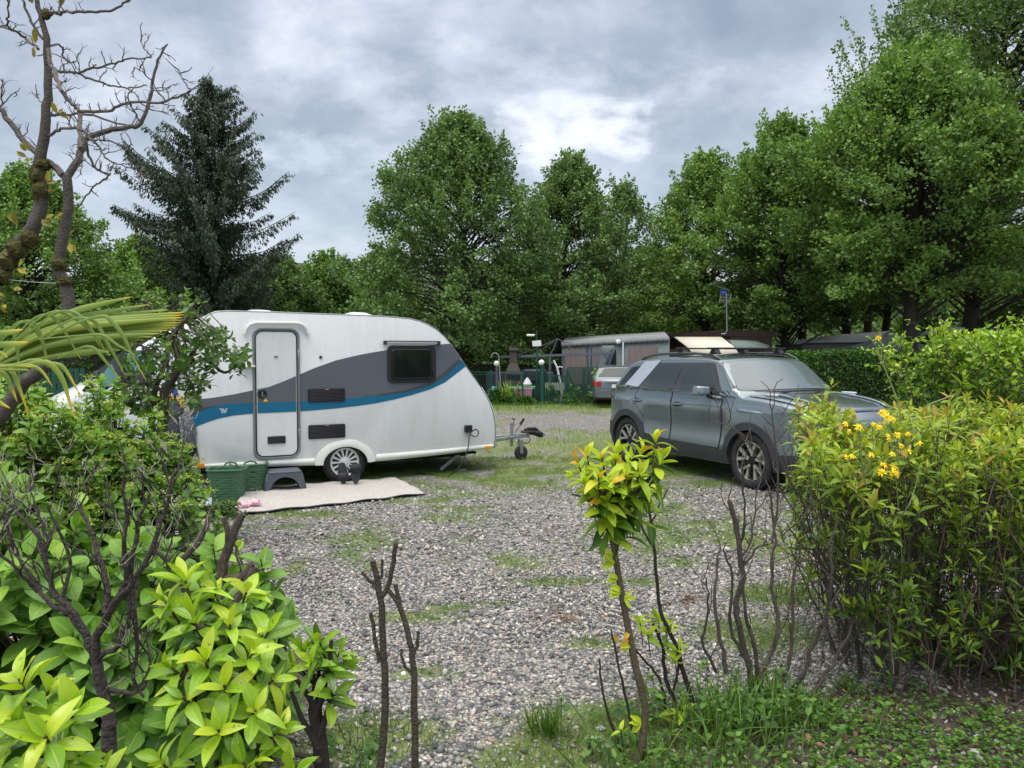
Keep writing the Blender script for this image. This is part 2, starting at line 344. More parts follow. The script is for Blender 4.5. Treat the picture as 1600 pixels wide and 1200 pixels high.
M_['bark'] = mat('bark', (0.085, 0.068, 0.052), 0.9, 0, 0.45, 18, bump=0.9, bs=45, stretch=(1, 1, 0.35))
M_['barkdark'] = mat('bark_dark', (0.030, 0.024, 0.020), 0.95, 0, 0.4, 8, bump=1.0, bs=14, stretch=(1, 1, 0.3))
M_['barkpale'] = mat('bark_pale', (0.085, 0.075, 0.062), 0.85, 0, 0.35, 14, bump=0.6, bs=70, dirt=((0.05, 0.045, 0.035), 16, 0.8))
M_['twig'] = mat('twig_grey', (0.075, 0.062, 0.050), 0.85, 0, 0.4, 14, bump=0.5, bs=90, dirt=((0.03, 0.025, 0.02), 7, 0.8))
M_['twigpale'] = mat('twig_bleached', (0.30, 0.27, 0.24), 0.85, 0, 0.35, 20)
M_['stem'] = mat('green_brown_stem', (0.085, 0.070, 0.038), 0.8, 0, 0.35, 20, bump=0.4, bs=80)
M_['stemred'] = mat('reddish_stem', (0.070, 0.038, 0.028), 0.8, 0, 0.3, 20)
M_['stemlight'] = mat('fresh_stem', (0.22, 0.28, 0.10), 0.7, 0, 0.2, 20)
M_['moss'] = mat('moss', (0.085, 0.08, 0.016), 1.0, 0, 0.6, 30, bump=1.0, bs=120)
M_['greenmetal'] = mat('green_fence_paint', (0.006, 0.062, 0.045), 0.4, 0.1, 0.1, 8)
M_['globe'] = mat('white_globe', (0.75, 0.75, 0.72), 0.3)
M_['greymetal'] = mat('grey_metal', (0.085, 0.10, 0.12), 0.5, 0.3, 0.1, 6)
M_['canvas'] = mat('grey_green_canvas', (0.135, 0.175, 0.18), 0.8, 0, 0.12, 2, bump=0.2, bs=30)
M_['canvasdark'] = mat('dark_green_canvas', (0.13, 0.175, 0.165), 0.8, 0, 0.2, 1.5, bump=0.25, bs=10)
M_['canvasgrey'] = mat('grey_roof_canvas', (0.20, 0.215, 0.22), 0.8, 0, 0.15, 1.5, bump=0.2, bs=20)
M_['tentgrey'] = mat('light_tent_roof', (0.60, 0.62, 0.61), 0.8, 0, 0.12, 1.5, bump=0.2, bs=20)
M_['tarp'] = mat('green_tarpaulin', (0.25, 0.34, 0.31), 0.7, 0, 0.25, 1.5, bump=0.3, bs=10)
M_['curtain'] = mat('pink_curtain', (0.20, 0.16, 0.158), 0.85, 0, 0.12, 3, stretch=(6, 6, 0.5))
M_['cream'] = mat('cream_awning', (0.60, 0.56, 0.46), 0.8, 0, 0.05, 3)
M_['brown'] = mat('brown_fascia', (0.035, 0.018, 0.016), 0.5, 0, 0.1, 3)
M_['concrete'] = mat('concrete', (0.32, 0.34, 0.29), 0.9, 0, 0.2, 5, bump=0.3)
M_['chimney'] = mat('barbecue_stone', (0.06, 0.055, 0.05), 0.9, 0, 0.25, 8, bump=0.5)
M_['pink'] = mat('pink_plastic', (0.68, 0.30, 0.42), 0.5, 0, 0.06, 6)
M_['pinkred'] = mat('red_pot', (0.38, 0.09, 0.08), 0.6, 0, 0.15, 6)
M_['gplastic'] = mat('bright_green_plastic', (0.015, 0.20, 0.055), 0.45)
M_['tealpot'] = mat('teal_pot', (0.06, 0.24, 0.27), 0.5)
M_['whitepaint'] = mat('white_paint', (0.70, 0.71, 0.72), 0.5, 0, 0.05, 5)
M_['navy'] = mat('navy_nylon', (0.018, 0.022, 0.035), 0.5, 0, 0.2, 10, bump=0.8, bs=14)
M_['silverfab'] = mat('silver_fabric', (0.13, 0.14, 0.15), 0.3, 0.5, 0.5, 14, bump=1.0, bs=22)
M_['slipper'] = mat('black_foam', (0.022, 0.024, 0.032), 0.75, 0, 0.2, 30, bump=0.3, bs=150)
M_['pinksl'] = mat('pink_foam', (0.72, 0.42, 0.50), 0.7)
M_['flower'] = mat('yellow_petal', (0.88, 0.62, 0.01), 0.6, 0, 0.15, 40)
M_['bluething'] = mat('blue_plastic', (0.02, 0.07, 0.35), 0.45)
M_['greyslab'] = mat('grey_plastic_sheet', (0.30, 0.35, 0.40), 0.6, 0, 0.1, 4)
# ============================================================ shared vehicle pieces
def rrect(x0, z0, x1, z1, r, n=5):
    pts = []
    for cx, cz, a0 in ((x1-r, z1-r, 0), (x0+r, z1-r, 90), (x0+r, z0+r, 180), (x1-r, z0+r, 270)):
        for i in range(n+1):
            a = R(a0+90*i/n); pts.append((cx+r*math.cos(a), cz+r*math.sin(a)))
    return pts
def roundpoly(pts, r, n=4):
    out = []; K = len(pts)
    for i in range(K):
        p = Vector(pts[i]); a = Vector(pts[i-1]); b = Vector(pts[(i+1) % K]); da = (a-p); db = (b-p)
        rr = min(r, da.length*0.45, db.length*0.45); s = p+da.normalized()*rr; e = p+db.normalized()*rr
        for k in range(n+1):
            t = k/n; q = s*(1-t)**2+p*2*t*(1-t)+e*t*t; out.append((q.x, q.y))
    return out
def MY(x, y, z): return Matrix.Translation((x, y, z)) @ Matrix.Rotation(R(90), 4, 'X')   # lathe axis -> -y
def tyre_prof(Ro, Ri, w):
    h = w/2
    return [(Ri, -h*0.75), (Ri+0.02, -h*0.95), ((Ro+Ri)/2, -h*1.04), (Ro-0.03, -h*0.96), (Ro-0.008, -h*0.8), (Ro, -h*0.55), (Ro, h*0.55), (Ro-0.008, h*0.8), (Ro-0.03, h*0.96), ((Ro+Ri)/2, h*1.04), (Ri+0.02, h*0.95), (Ri, h*0.75)]
def tyre(parent, Ro, Ri, w, M):
    b = MB().lathe(tyre_prof(Ro, Ri, w), 48, 0, M, closed=True)
    for k in range(60):                       # shoulder tread blocks
        a = 2*PI*k/60
        for sx in (-1, 1):
            b.box((Ro-0.004, 0, sx*w*0.36), (0.016, Ro*0.06, w*0.2), 0, M @ Matrix.Rotation(a, 4, 'Z'))
    return b.build('tyre', M_['rubber'], parent, ang=50)
# ============================================================ caravan
CVX, CVY = -2.2156, 9.995; CVR = math.atan2(0.45647, 0.88974)
cv = thing('caravan', 'small white caravan with grey and blue swoosh stripes, its door closed, parked on the gravel', 'caravan', (CVX, CVY, 0), CVR)
CW = 2.05
outline = [(-1.80, 0.325), (-1.80, 0.42), (-1.845, 0.70), (-1.88, 0.91), (-1.905, 1.16), (-1.900, 1.47), (-1.85, 1.75), (-1.79, 1.98), (-1.735, 2.12), (-1.68, 2.195), (-1.59, 2.235), (-1.45, 2.25),
           (-0.9, 2.25), (-0.3, 2.24), (0.2, 2.235), (0.6, 2.225), (0.908, 2.205), (1.05, 2.175), (1.18, 2.13), (1.30, 2.065), (1.42, 1.97), (1.52, 1.86), (1.62, 1.725), (1.76, 1.535), (1.90, 1.355),
           (1.99, 1.235), (2.07, 1.115), (2.135, 1.00), (2.185, 0.86), (2.212, 0.72), (2.222, 0.58), (2.215, 0.46), (2.19, 0.345)]
arch = [(0.30*math.cos(a), 0.255+0.235*math.sin(a)) for a in [R(8+164*i/16) for i in range(17)]]
bottom = [(1.7, 0.315), (1.2, 0.29), (0.7, 0.27), (0.31, 0.262)]+arch+[(-0.32, 0.265), (-0.8, 0.28), (-1.3, 0.30)]
side = outline+bottom
def cvbulge(s, z, t):
    u = min(1.0, abs(2*t/CW-1)); k = 1-u**3.0
    if s > 1.15: return 0.115*k*min(1, (s-1.15)/0.8)
    if s < -1.6: return -0.05*k*min(1, (-1.6-s)/0.2)
    return 0
b = MB(); n = len(side); ts = [0, 0.006, 0.022, 0.07, 0.15, 0.3, 0.5, 0.8, CW/2, CW-0.8, CW-0.5, CW-0.3, CW-0.15, CW-0.07, CW-0.022, CW-0.006, CW]
ins = {0: 0.020, 1: 0.008, 2: 0.001}
cen = Vector((0.1, 1.2)); rings = []
sm = [Vector(p) for p in side]
nrmls = []
for i in range(n):
    a = sm[i-1]; c = sm[(i+1) % n]; d = (c-a).normalized(); nn = Vector((d.y, -d.x)); nrmls.append(nn)
if (nrmls[12].y) < 0: nrmls = [-q for q in nrmls]
for k, t in enumerate(ts):
    iv = ins.get(k, ins.get(len(ts)-1-k, 0)); rg = []
    for i in range(n):
        p = sm[i]-nrmls[i]*iv
        rg.append((p.x+cvbulge(p.x, p.y, t), t, p.y))
    rings.append(rg)
for rg in rings: b.v += rg
for k in range(len(ts)-1):
    for i in range(n):
        j = (i+1) % n; inarch = (i >= len(outline)+3 and i < len(outline)+4+len(arch))
        if inarch and 0.25 < ts[k] < CW-0.3: continue
        b.f.append((k*n+i, k*n+j, (k+1)*n+j, (k+1)*n+i)); b.m.append(1 if inarch else 0)
b.f.append(tuple(range(n))); b.m.append(0); b.f.append(tuple((len(ts)-1)*n+i for i in range(n-1, -1, -1))); b.m.append(0)
b.build('body', [M_['white'], M_['dark']], cv, ang=35)
# wheel well and axle
b = MB(); rows = []
for yy in (0.02, 0.3):
    rows.append([(0.315*math.cos(a), yy, 0.255+0.25*math.sin(a)) for a in [R(180*i/16) for i in range(17)]])
rows.append([(0.0, 0.3, 0.2)]*17)
b.sheet(rows); b.build('wheel_well', M_['dark'], cv)
# side edge rail (dark line following the side panel's outline) on both sides
for yy in (-0.002, CW+0.002):
    MB().tube([(s, yy+0.012 if yy < 0 else yy-0.012, z) for s, z in [(p.x-q.x*0.0, p.y-q.y*0.0) for p, q in zip(sm[:len(outline)], nrmls)]], 0.009, 5, 0).build('edge_rail', M_['doorframe'], cv)
# bulging front moulding below the slope
pr = [(z, s) for s, z in outline if s > 1.9 and z < 1.3]; rows = []
for i in range(9):
    u = -1+2*i/8; t = CW/2+u*(CW/2-0.03); row = []
    for z, s in pr: row.append((s+cvbulge(s, z, t)+0.012+0.085*math.sin(PI*min(1, max(0, (1.28-z)/1.15)))*(1-abs(u)**6)*0.9, t, z))
    rows.append(row)
MB().sheet(rows).build('front_moulding', M_['whitetrim'], cv, solid=0.01)
# lower skirt strips with crease, wheel arch moulding
def strip_between(lo, up, y, s0, s1, ns=90):
    xs = [s0+(s1-s0)*i/ns for i in range(ns+1)]
    return [[(x, y, float(np.interp(x, [p[0] for p in lo], [p[1] for p in lo]))) for x in xs], [(x, y, float(np.interp(x, [p[0] for p in up], [p[1] for p in up]))) for x in xs]]
def bandpart(name, lo, up, y, s0, s1, m, parent, solid=0.0):
    lo = sorted(lo); up = sorted(up)
    return MB().sheet(strip_between(lo, up, y, s0, s1)).build(name, m, parent, solid=solid)
skU = [(-1.81, 0.372), (-0.38, 0.362), (0.4, 0.36), (1.3, 0.375), (2.19, 0.405)]
skL = [(-1.80, 0.327), (-1.3, 0.302), (-0.8, 0.282), (-0.32, 0.267), (0.31, 0.264), (0.7, 0.272), (1.2, 0.292), (1.7, 0.317), (2.19, 0.345)]
bandpart('skirt', skL, skU, -0.006, -1.80, -0.40, M_['whitetrim'], cv, 0.012)
bandpart('skirt', skL, skU, -0.006, 0.42, 2.185, M_['whitetrim'], cv, 0.012)
b = MB(); rows = []
for k, (r1, r2, yy) in enumerate(((0.298, 0.233, -0.012), (0.30, 0.237, -0.032), (0.34, 0.272, -0.036), (0.405, 0.325, -0.012), (0.41, 0.33, 0.0))):
    rows.append([(r1*math.cos(a)*(1.0 if math.sin(a) > 0.3 else 1), yy, 0.255+r2*math.sin(a)) for a in [R(2+176*i/28) for i in range(29)]])
b.sheet(rows).build('wheel_arch', M_['whitetrim'], cv)
# wheel
wh = MB().lathe([(0.0, -0.05), (0.12, -0.05), (0.16, -0.02), (0.16, 0.06)], 24, 0, MY(0, 0.10, 0.262)).build('wheel', M_['alloydark'], cv)
tyre(wh, 0.285, 0.185, 0.165, MY(0, 0.115, 0.278))
b = MB(); Mh = MY(0, 0.035, 0.278)
b.lathe([(0.192, -0.02), (0.196, 0.0), (0.190, 0.008), (0.172, 0.002), (0.168, -0.004)], 40, 0, Mh, cap=False)
b.lathe([(0.168, -0.010), (0.0, -0.006)], 40, 1, Mh)
for k in range(14):
    a = 2*PI*k/14; Mr = Mh @ Matrix.Rotation(a, 4, 'Z')
    b.add([(0.05, -0.008, 0.004), (0.05, 0.008, 0.004), (0.175, 0.018, -0.002), (0.175, -0.018, -0.002), (0.05, -0.007, 0.014), (0.05, 0.007, 0.014), (0.175, 0.016, 0.006), (0.175, -0.016, 0.006)],
          [(4, 5, 6, 7), (0, 4, 7, 3), (1, 2, 6, 5), (3, 7, 6, 2)], 0, Mr)
b.lathe([(0.075, 0.0), (0.072, 0.012), (0.055, 0.018), (0.050, 0.016), (0.046, 0.019), (0.0, 0.022)], 28, 0, Mh)
b.build('hubcap', [M_['hubcap'], M_['black']], wh)
MB().tube([(0, 0.18, 0.27), (0, CW-0.18, 0.27)], 0.035, 8).build('axle', M_['galv'], cv)
wh2 = MB().lathe([(0.0, -0.05), (0.12, -0.05), (0.16, 0.05)], 24, 0, MY(0, CW-0.12, 0.262)).build('wheel', M_['alloydark'], cv)
tyre(wh2, 0.285, 0.185, 0.165, MY(0, CW-0.115, 0.278))
b = MB()
for yy in (0.5, CW-0.5): b.box((0.1, yy, 0.235), (3.7, 0.05, 0.09))
b.box((0.1, CW/2, 0.285), (3.7, CW-0.15, 0.03)); b.build('chassis', M_['dark'], cv)
# stripes
greyU = [(-1.906, 1.16), (-1.635, 1.182), (-1.374, 1.222), (-1.134, 1.27), (-0.97, 1.303), (-0.832, 1.353), (-0.652, 1.428), (-0.406, 1.533), (-0.113, 1.636), (0.187, 1.705), (0.385, 1.741), (0.586, 1.772), (0.95, 1.818), (1.282, 1.848), (1.505, 1.864), (1.565, 1.785), (1.61, 1.725), (1.66, 1.66)]
blueU = [(-1.89, 0.955), (-1.764, 1.026), (-1.595, 1.083), (-1.439, 1.105), (-1.163, 1.103), (-0.554, 1.108), (0.001, 1.128), (0.183, 1.135), (0.514, 1.158), (0.856, 1.196), (1.137, 1.257), (1.386, 1.369), (1.533, 1.485), (1.611, 1.575), (1.66, 1.655), (1.70, 1.615), (1.75, 1.546)]
blueL = [(-1.88, 0.81), (-1.818, 0.843), (-1.701, 0.886), (-1.576, 0.925), (-1.404, 0.956), (-1.164, 0.973), (-0.64, 0.98), (-0.441, 0.985), (-0.119, 1.002), (0.182, 1.027), (0.429, 1.054), (0.681, 1.099), (0.939, 1.154), (1.208, 1.228), (1.425, 1.319), (1.572, 1.421), (1.661, 1.485), (1.75, 1.545)]
darkU = [(0.25, 1.14), (0.6, 1.19), (0.856, 1.227), (1.137, 1.31), (1.387, 1.441), (1.552, 1.575), (1.65, 1.655)]
D0, D1 = -1.155, -0.592
for s0, s1 in ((-1.876, D0), (D1, 1.66)): bandpart('grey_stripe', blueU, greyU, -0.003, s0, s1, M_['greydecal'], cv)
for s0, s1 in ((-1.868, D0), (D1, 1.748)): bandpart('blue_stripe', blueL, blueU, -0.004, s0, s1, M_['blue'], cv)
bandpart('dark_stripe', [p for p in blueU if 0.2 < p[0] < 1.66], darkU, -0.005, 0.27, 1.655, M_['darkdecal'], cv)
bandpart('dark_stripe', [p for p in blueU if p[0] < -1.5], [(-1.89, 1.045), (-1.70, 1.072), (-1.595, 1.084)], -0.005, -1.88, -1.60, M_['darkdecal'], cv)
# the small bird and N emblem
b = MB(); e = -0.0065
def q4(p, dx=0): b.add([(x+dx, e, z) for x, z in p], [tuple(range(len(p)))])
q4([(-1.540, 0.988), (-1.522, 0.988), (-1.508, 1.042), (-1.526, 1.042)]); q4([(-1.526, 1.042), (-1.508, 1.042), (-1.488, 0.988), (-1.506, 0.988)]); q4([(-1.506, 0.988), (-1.488, 0.988), (-1.468, 1.050), (-1.486, 1.050)])
q4([(-1.570, 1.050), (-1.535, 1.028), (-1.515, 1.036), (-1.510, 1.048), (-1.540, 1.046)]); q4([(-1.548, 1.036), (-1.555, 1.018), (-1.532, 1.026)])
b.build('emblem', mat('emblem_grey', (0.45, 0.50, 0.52), 0.4), cv, smooth=False)
# door
def frame_tube(b, s0, z0, s1, z1, r, y, rad, m=0, nn=6):
    pts = rrect(s0, z0, s1, z1, r, nn); b.tube([(x, y, z) for x, z in pts]+[(pts[0][0], y, pts[0][1]), (pts[1][0], y, pts[1][1])], rad, 6, m, cap=False)
door = MB().prism(rrect(-1.128, 0.425, -0.62, 2.005, 0.085), -0.010, 0.02).build('door', M_['white'], cv, bevel=0.004)
b = MB(); frame_tube(b, -1.153, 0.398, -0.597, 2.035, 0.105, -0.012, 0.014, 0); frame_tube(b, -1.128, 0.422, -0.622, 2.008, 0.09, -0.012, 0.007, 1); b.build('door_frame', [M_['doorframe'], M_['black']], door)
bandpart('grey_stripe', blueU, greyU, -0.0135, -1.112, -0.636, M_['greydecal'], door)
bandpart('blue_stripe', blueL, blueU, -0.0145, -1.112, -0.636, M_['blue'], door)
b = MB().lathe([(0.058, 0.0), (0.058, 0.012), (0.048, 0.018), (0.036, 0.008), (0.0, 0.006)], 24, 0, MY(-1.055, -0.012, 1.217)); b.box((-1.055, -0.03, 1.217), (0.016, 0.01, 0.06), 1)
b.build('handle', [M_['black'], M_['doorframe']], door)
MB().add([(-1.045, -0.017, 1.118), (-0.985, -0.017, 1.118), (-1.015, -0.017, 1.165)], [(0, 1, 2)]).build('warning_sticker', mat('sticker_yellow', (0.75, 0.48, 0.02), 0.5), door, smooth=False)
b = MB().prism(rrect(-0.995, 0.582, -0.775, 0.675, 0.012), -0.028, -0.009)
for k in range(5): b.box((-0.885, -0.030, 0.598+0.015*k), (0.19, 0.006, 0.007))
b.build('vent', M_['vent'], door, bevel=0.003)
MB().box((-0.88, -0.016, 1.685), (0.045, 0.012, 0.012)).build('catch', M_['black'], door)
for zz in (1.72, 0.70): MB().box((-0.597, -0.020, zz), (0.03, 0.02, 0.10)).build('hinge', M_['silver'], door, bevel=0.004)
b = MB().tube([(-1.255, -0.03, 1.965), (-1.235, -0.032, 2.03), (-1.19, -0.034, 2.085), (-1.12, -0.034, 2.107), (-0.62, -0.034, 2.112), (-0.55, -0.034, 2.095), (-0.50, -0.032, 2.045), (-0.482, -0.03, 1.975)], 0.022, 8)
b.build('rain_gutter', M_['whitetrim'], cv)
MB().box((-1.225, -0.045, 1.565), (0.165, 0.09, 0.022)).box((-1.225, -0.012, 1.552), (0.10, 0.024, 0.03)).build('door_stay', M_['whitetrim'], cv, bevel=0.005)
MB().lathe([(0.02, 0), (0.018, 0.015), (0, 0.02)], 12, 0, MY(-0.314, 0, 1.678)).build('button', M_['black'], cv)
def vent(z0, z1):
    b = MB().prism(rrect(-0.483, z0, -0.001, z1, 0.018), -0.020, 0.0)
    k = 0; z = z0+0.025
    while z < z1-0.02: b.box((-0.242, -0.022, z), (0.44, 0.008, 0.008)); z += 0.018
    b.box((-0.242, -0.024, z1-0.012), (0.05, 0.008, 0.01), 1)
    b.build('vent', [M_['vent'], M_['galv']], cv, bevel=0.003)
vent(1.092, 1.268); vent(0.612, 0.795)
# window
win = MB().prism(rrect(0.583, 1.325, 1.285, 1.835, 0.07), -0.022, 0.0).build('window', M_['black'], cv, bevel=0.006)
MB().prism(rrect(0.635, 1.365, 1.225, 1.79, 0.05), -0.038, -0.02).build('pane', M_['glassdark'], win, bevel=0.01)
b = MB(); frame_tube(b, 0.655, 1.385, 1.205, 1.77, 0.04, -0.039, 0.006); b.build('seal', M_['vent'], win)
b = MB().box((0.93, -0.04, 1.868), (0.79, 0.03, 0.022), 0).box((0.93, -0.035, 1.893), (0.80, 0.045, 0.014), 1)
b.box((0.545, -0.04, 1.872), (0.035, 0.06, 0.055), 1).box((1.32, -0.04, 1.872), (0.035, 0.06, 0.055), 1).build('awning_rail', [M_['silver'], M_['black']], win, bevel=0.004)
for zz in (1.42, 1.47): MB().box((1.235, -0.045, zz), (0.02, 0.02, 0.05)).build('latch', M_['vent'], win, bevel=0.003)
# rear and front windows, roof hatches
MB().prism([(0, 0)]+[(0, 0)], 0, 0) if False else None
b = MB(); rows = []
for i in range(9):
    u = i/8; s = 1.66+0.30*u; z = 1.67-0.39*u+0.0; rows.append([(s+0.02+cvbulge(s, z, t)+0.015, t, z+0.02) for t in [0.25+k*(CW-0.5)/12 for k in range(13)]])
b.sheet(rows).build('front_window', M_['glassdark'], cv, solid=0.02)
def hatch(s, L):
    rows = []
    for i in range(9):
        v = -1+2*i/8; row = []
        for k in range(9):
            u = -1+2*k/8; row.append((s+u*L/2, 0.7+v*0.25, 2.235+0.075*(1-abs(u)**4)*(1-abs(v)**4)))
        rows.append(row)
    MB().sheet(rows).build('roof_hatch', M_['white'], cv)
hatch(-0.98, 0.46); hatch(0.36, 0.42)
# socket with cable, side lamps, tail lamps
b = MB().box((1.772, -0.03, 0.65), (0.105, 0.06, 0.10), 0).build('power_socket', M_['vent'], cv, bevel=0.006)
MB().tube(smooth_path([(1.77, -0.05, 0.61), (1.79, -0.10, 0.56), (1.86, -0.12, 0.545), (1.90, -0.10, 0.60), (1.87, -0.07, 0.64), (1.80, -0.065, 0.60), (1.755, -0.10, 0.54), (1.72, -0.14, 0.40), (1.62, -0.18, 0.20), (1.52, -0.16, 0.08), (1.45, -0.10, 0.02), (1.38, -0.15, 0.012), (1.1, 0.3, 0.012)]), 0.0085, 6).build('cable', M_['black'], cv)
for s in (-1.79, 2.085): MB().prism(rrect(s-0.045, 0.345, s+0.045, 0.385, 0.01), -0.032, -0.004).build('side_lamp', M_['amber'], cv, bevel=0.004)
for t in (0.14, CW-0.14): MB().box((-1.865, t, 0.62), (0.04, 0.13, 0.28)).build('tail_lamp', M_['red'], cv, bevel=0.02)
# corner steadies
for s0, s1 in ((-1.35, -1.62), (1.45, 1.78)):
    for t in (0.28, CW-0.28):
        b = MB().box((0, 0, 0), (0.40, 0.05, 0.05), 0, Matrix.Translation(((s0+s1)/2, t, 0.155)) @ Matrix.Rotation(math.atan2(0.24, (s1-s0))*(-1 if s1 > s0 else -1), 4, 'Y'))
        b.box((s1, t, 0.015), (0.14, 0.16, 0.03)); b.build('corner_steady', M_['galv'], cv, bevel=0.004)
# hitch
hc = CW/2
b = MB()
for sg in (-1, 1):
    b.tube([(2.0, hc+sg*0.33, 0.33), (2.45, hc+sg*0.22, 0.345), (3.15, hc+sg*0.045, 0.375)], 0.035, 4)
b.box((3.15, hc, 0.385), (0.28, 0.12, 0.075)); b.build('drawbar', M_['galv'], cv, bevel=0.006)
b = MB().tube([(3.2, hc, 0.42), (3.32, hc, 0.43), (3.42, hc, 0.42)], 0.042, 10).tube([(3.42, hc, 0.42), (3.50, hc, 0.40), (3.56, hc, 0.375), (3.60, hc, 0.37)], [0.045, 0.055, 0.05, 0.03], 10)
b.tube([(3.55, hc, 0.40), (3.45, hc, 0.48), (3.30, hc, 0.485), (3.24, hc, 0.47)], [0.025, 0.03, 0.028, 0.018], 8); b.build('coupling', M_['black'], cv)
MB().lathe([(0.0, 0.03), (0.04, 0.025), (0.045, -0.01), (0.0, -0.02)], 12, 0, Matrix.Translation((3.595, hc, 0.37))).build('coupling_head', M_['galv'], cv)
b = MB().tube([(3.07, hc+0.02, 0.40), (3.11, hc, 0.50), (3.17, hc, 0.57)], 0.016, 6, 0).tube([(3.165, hc, 0.56), (3.235, hc, 0.655)], [0.022, 0.024], 8, 1); b.build('handbrake_lever', [M_['galv'], M_['black']], cv)
MB().tube([(2.98, hc-0.06, 0.22), (2.98, hc-0.06, 0.60)], 0.024, 10).build('jockey_post', M_['galv'], cv)
jw = MB().box((3.12, hc-0.10, 0.22), (0.05, 0.10, 0.24)).build('jockey_fork', M_['galv'], cv, bevel=0.004)
MB().lathe([(0.03, -0.03), (0.10, -0.032), (0.115, -0.015), (0.115, 0.015), (0.10, 0.032), (0.03, 0.03)], 24, 0, MY(3.13, hc-0.10, 0.115)).build('jockey_wheel', M_['rubber'], jw)
MB().tube([(3.02, hc-0.05, 0.55), (3.02, hc-0.05, 0.66)], 0.006, 5).tube([(2.99, hc-0.05, 0.665), (3.05, hc-0.05, 0.665)], 0.012, 6).build('jockey_handle', M_['black'], cv)
MB().tube(smooth_path([(3.25, hc-0.05, 0.44), (3.30, hc-0.10, 0.33), (3.24, hc-0.10, 0.26), (3.12, hc-0.06, 0.30)]), 0.008, 5).build('breakaway_cable', M_['black'], cv)
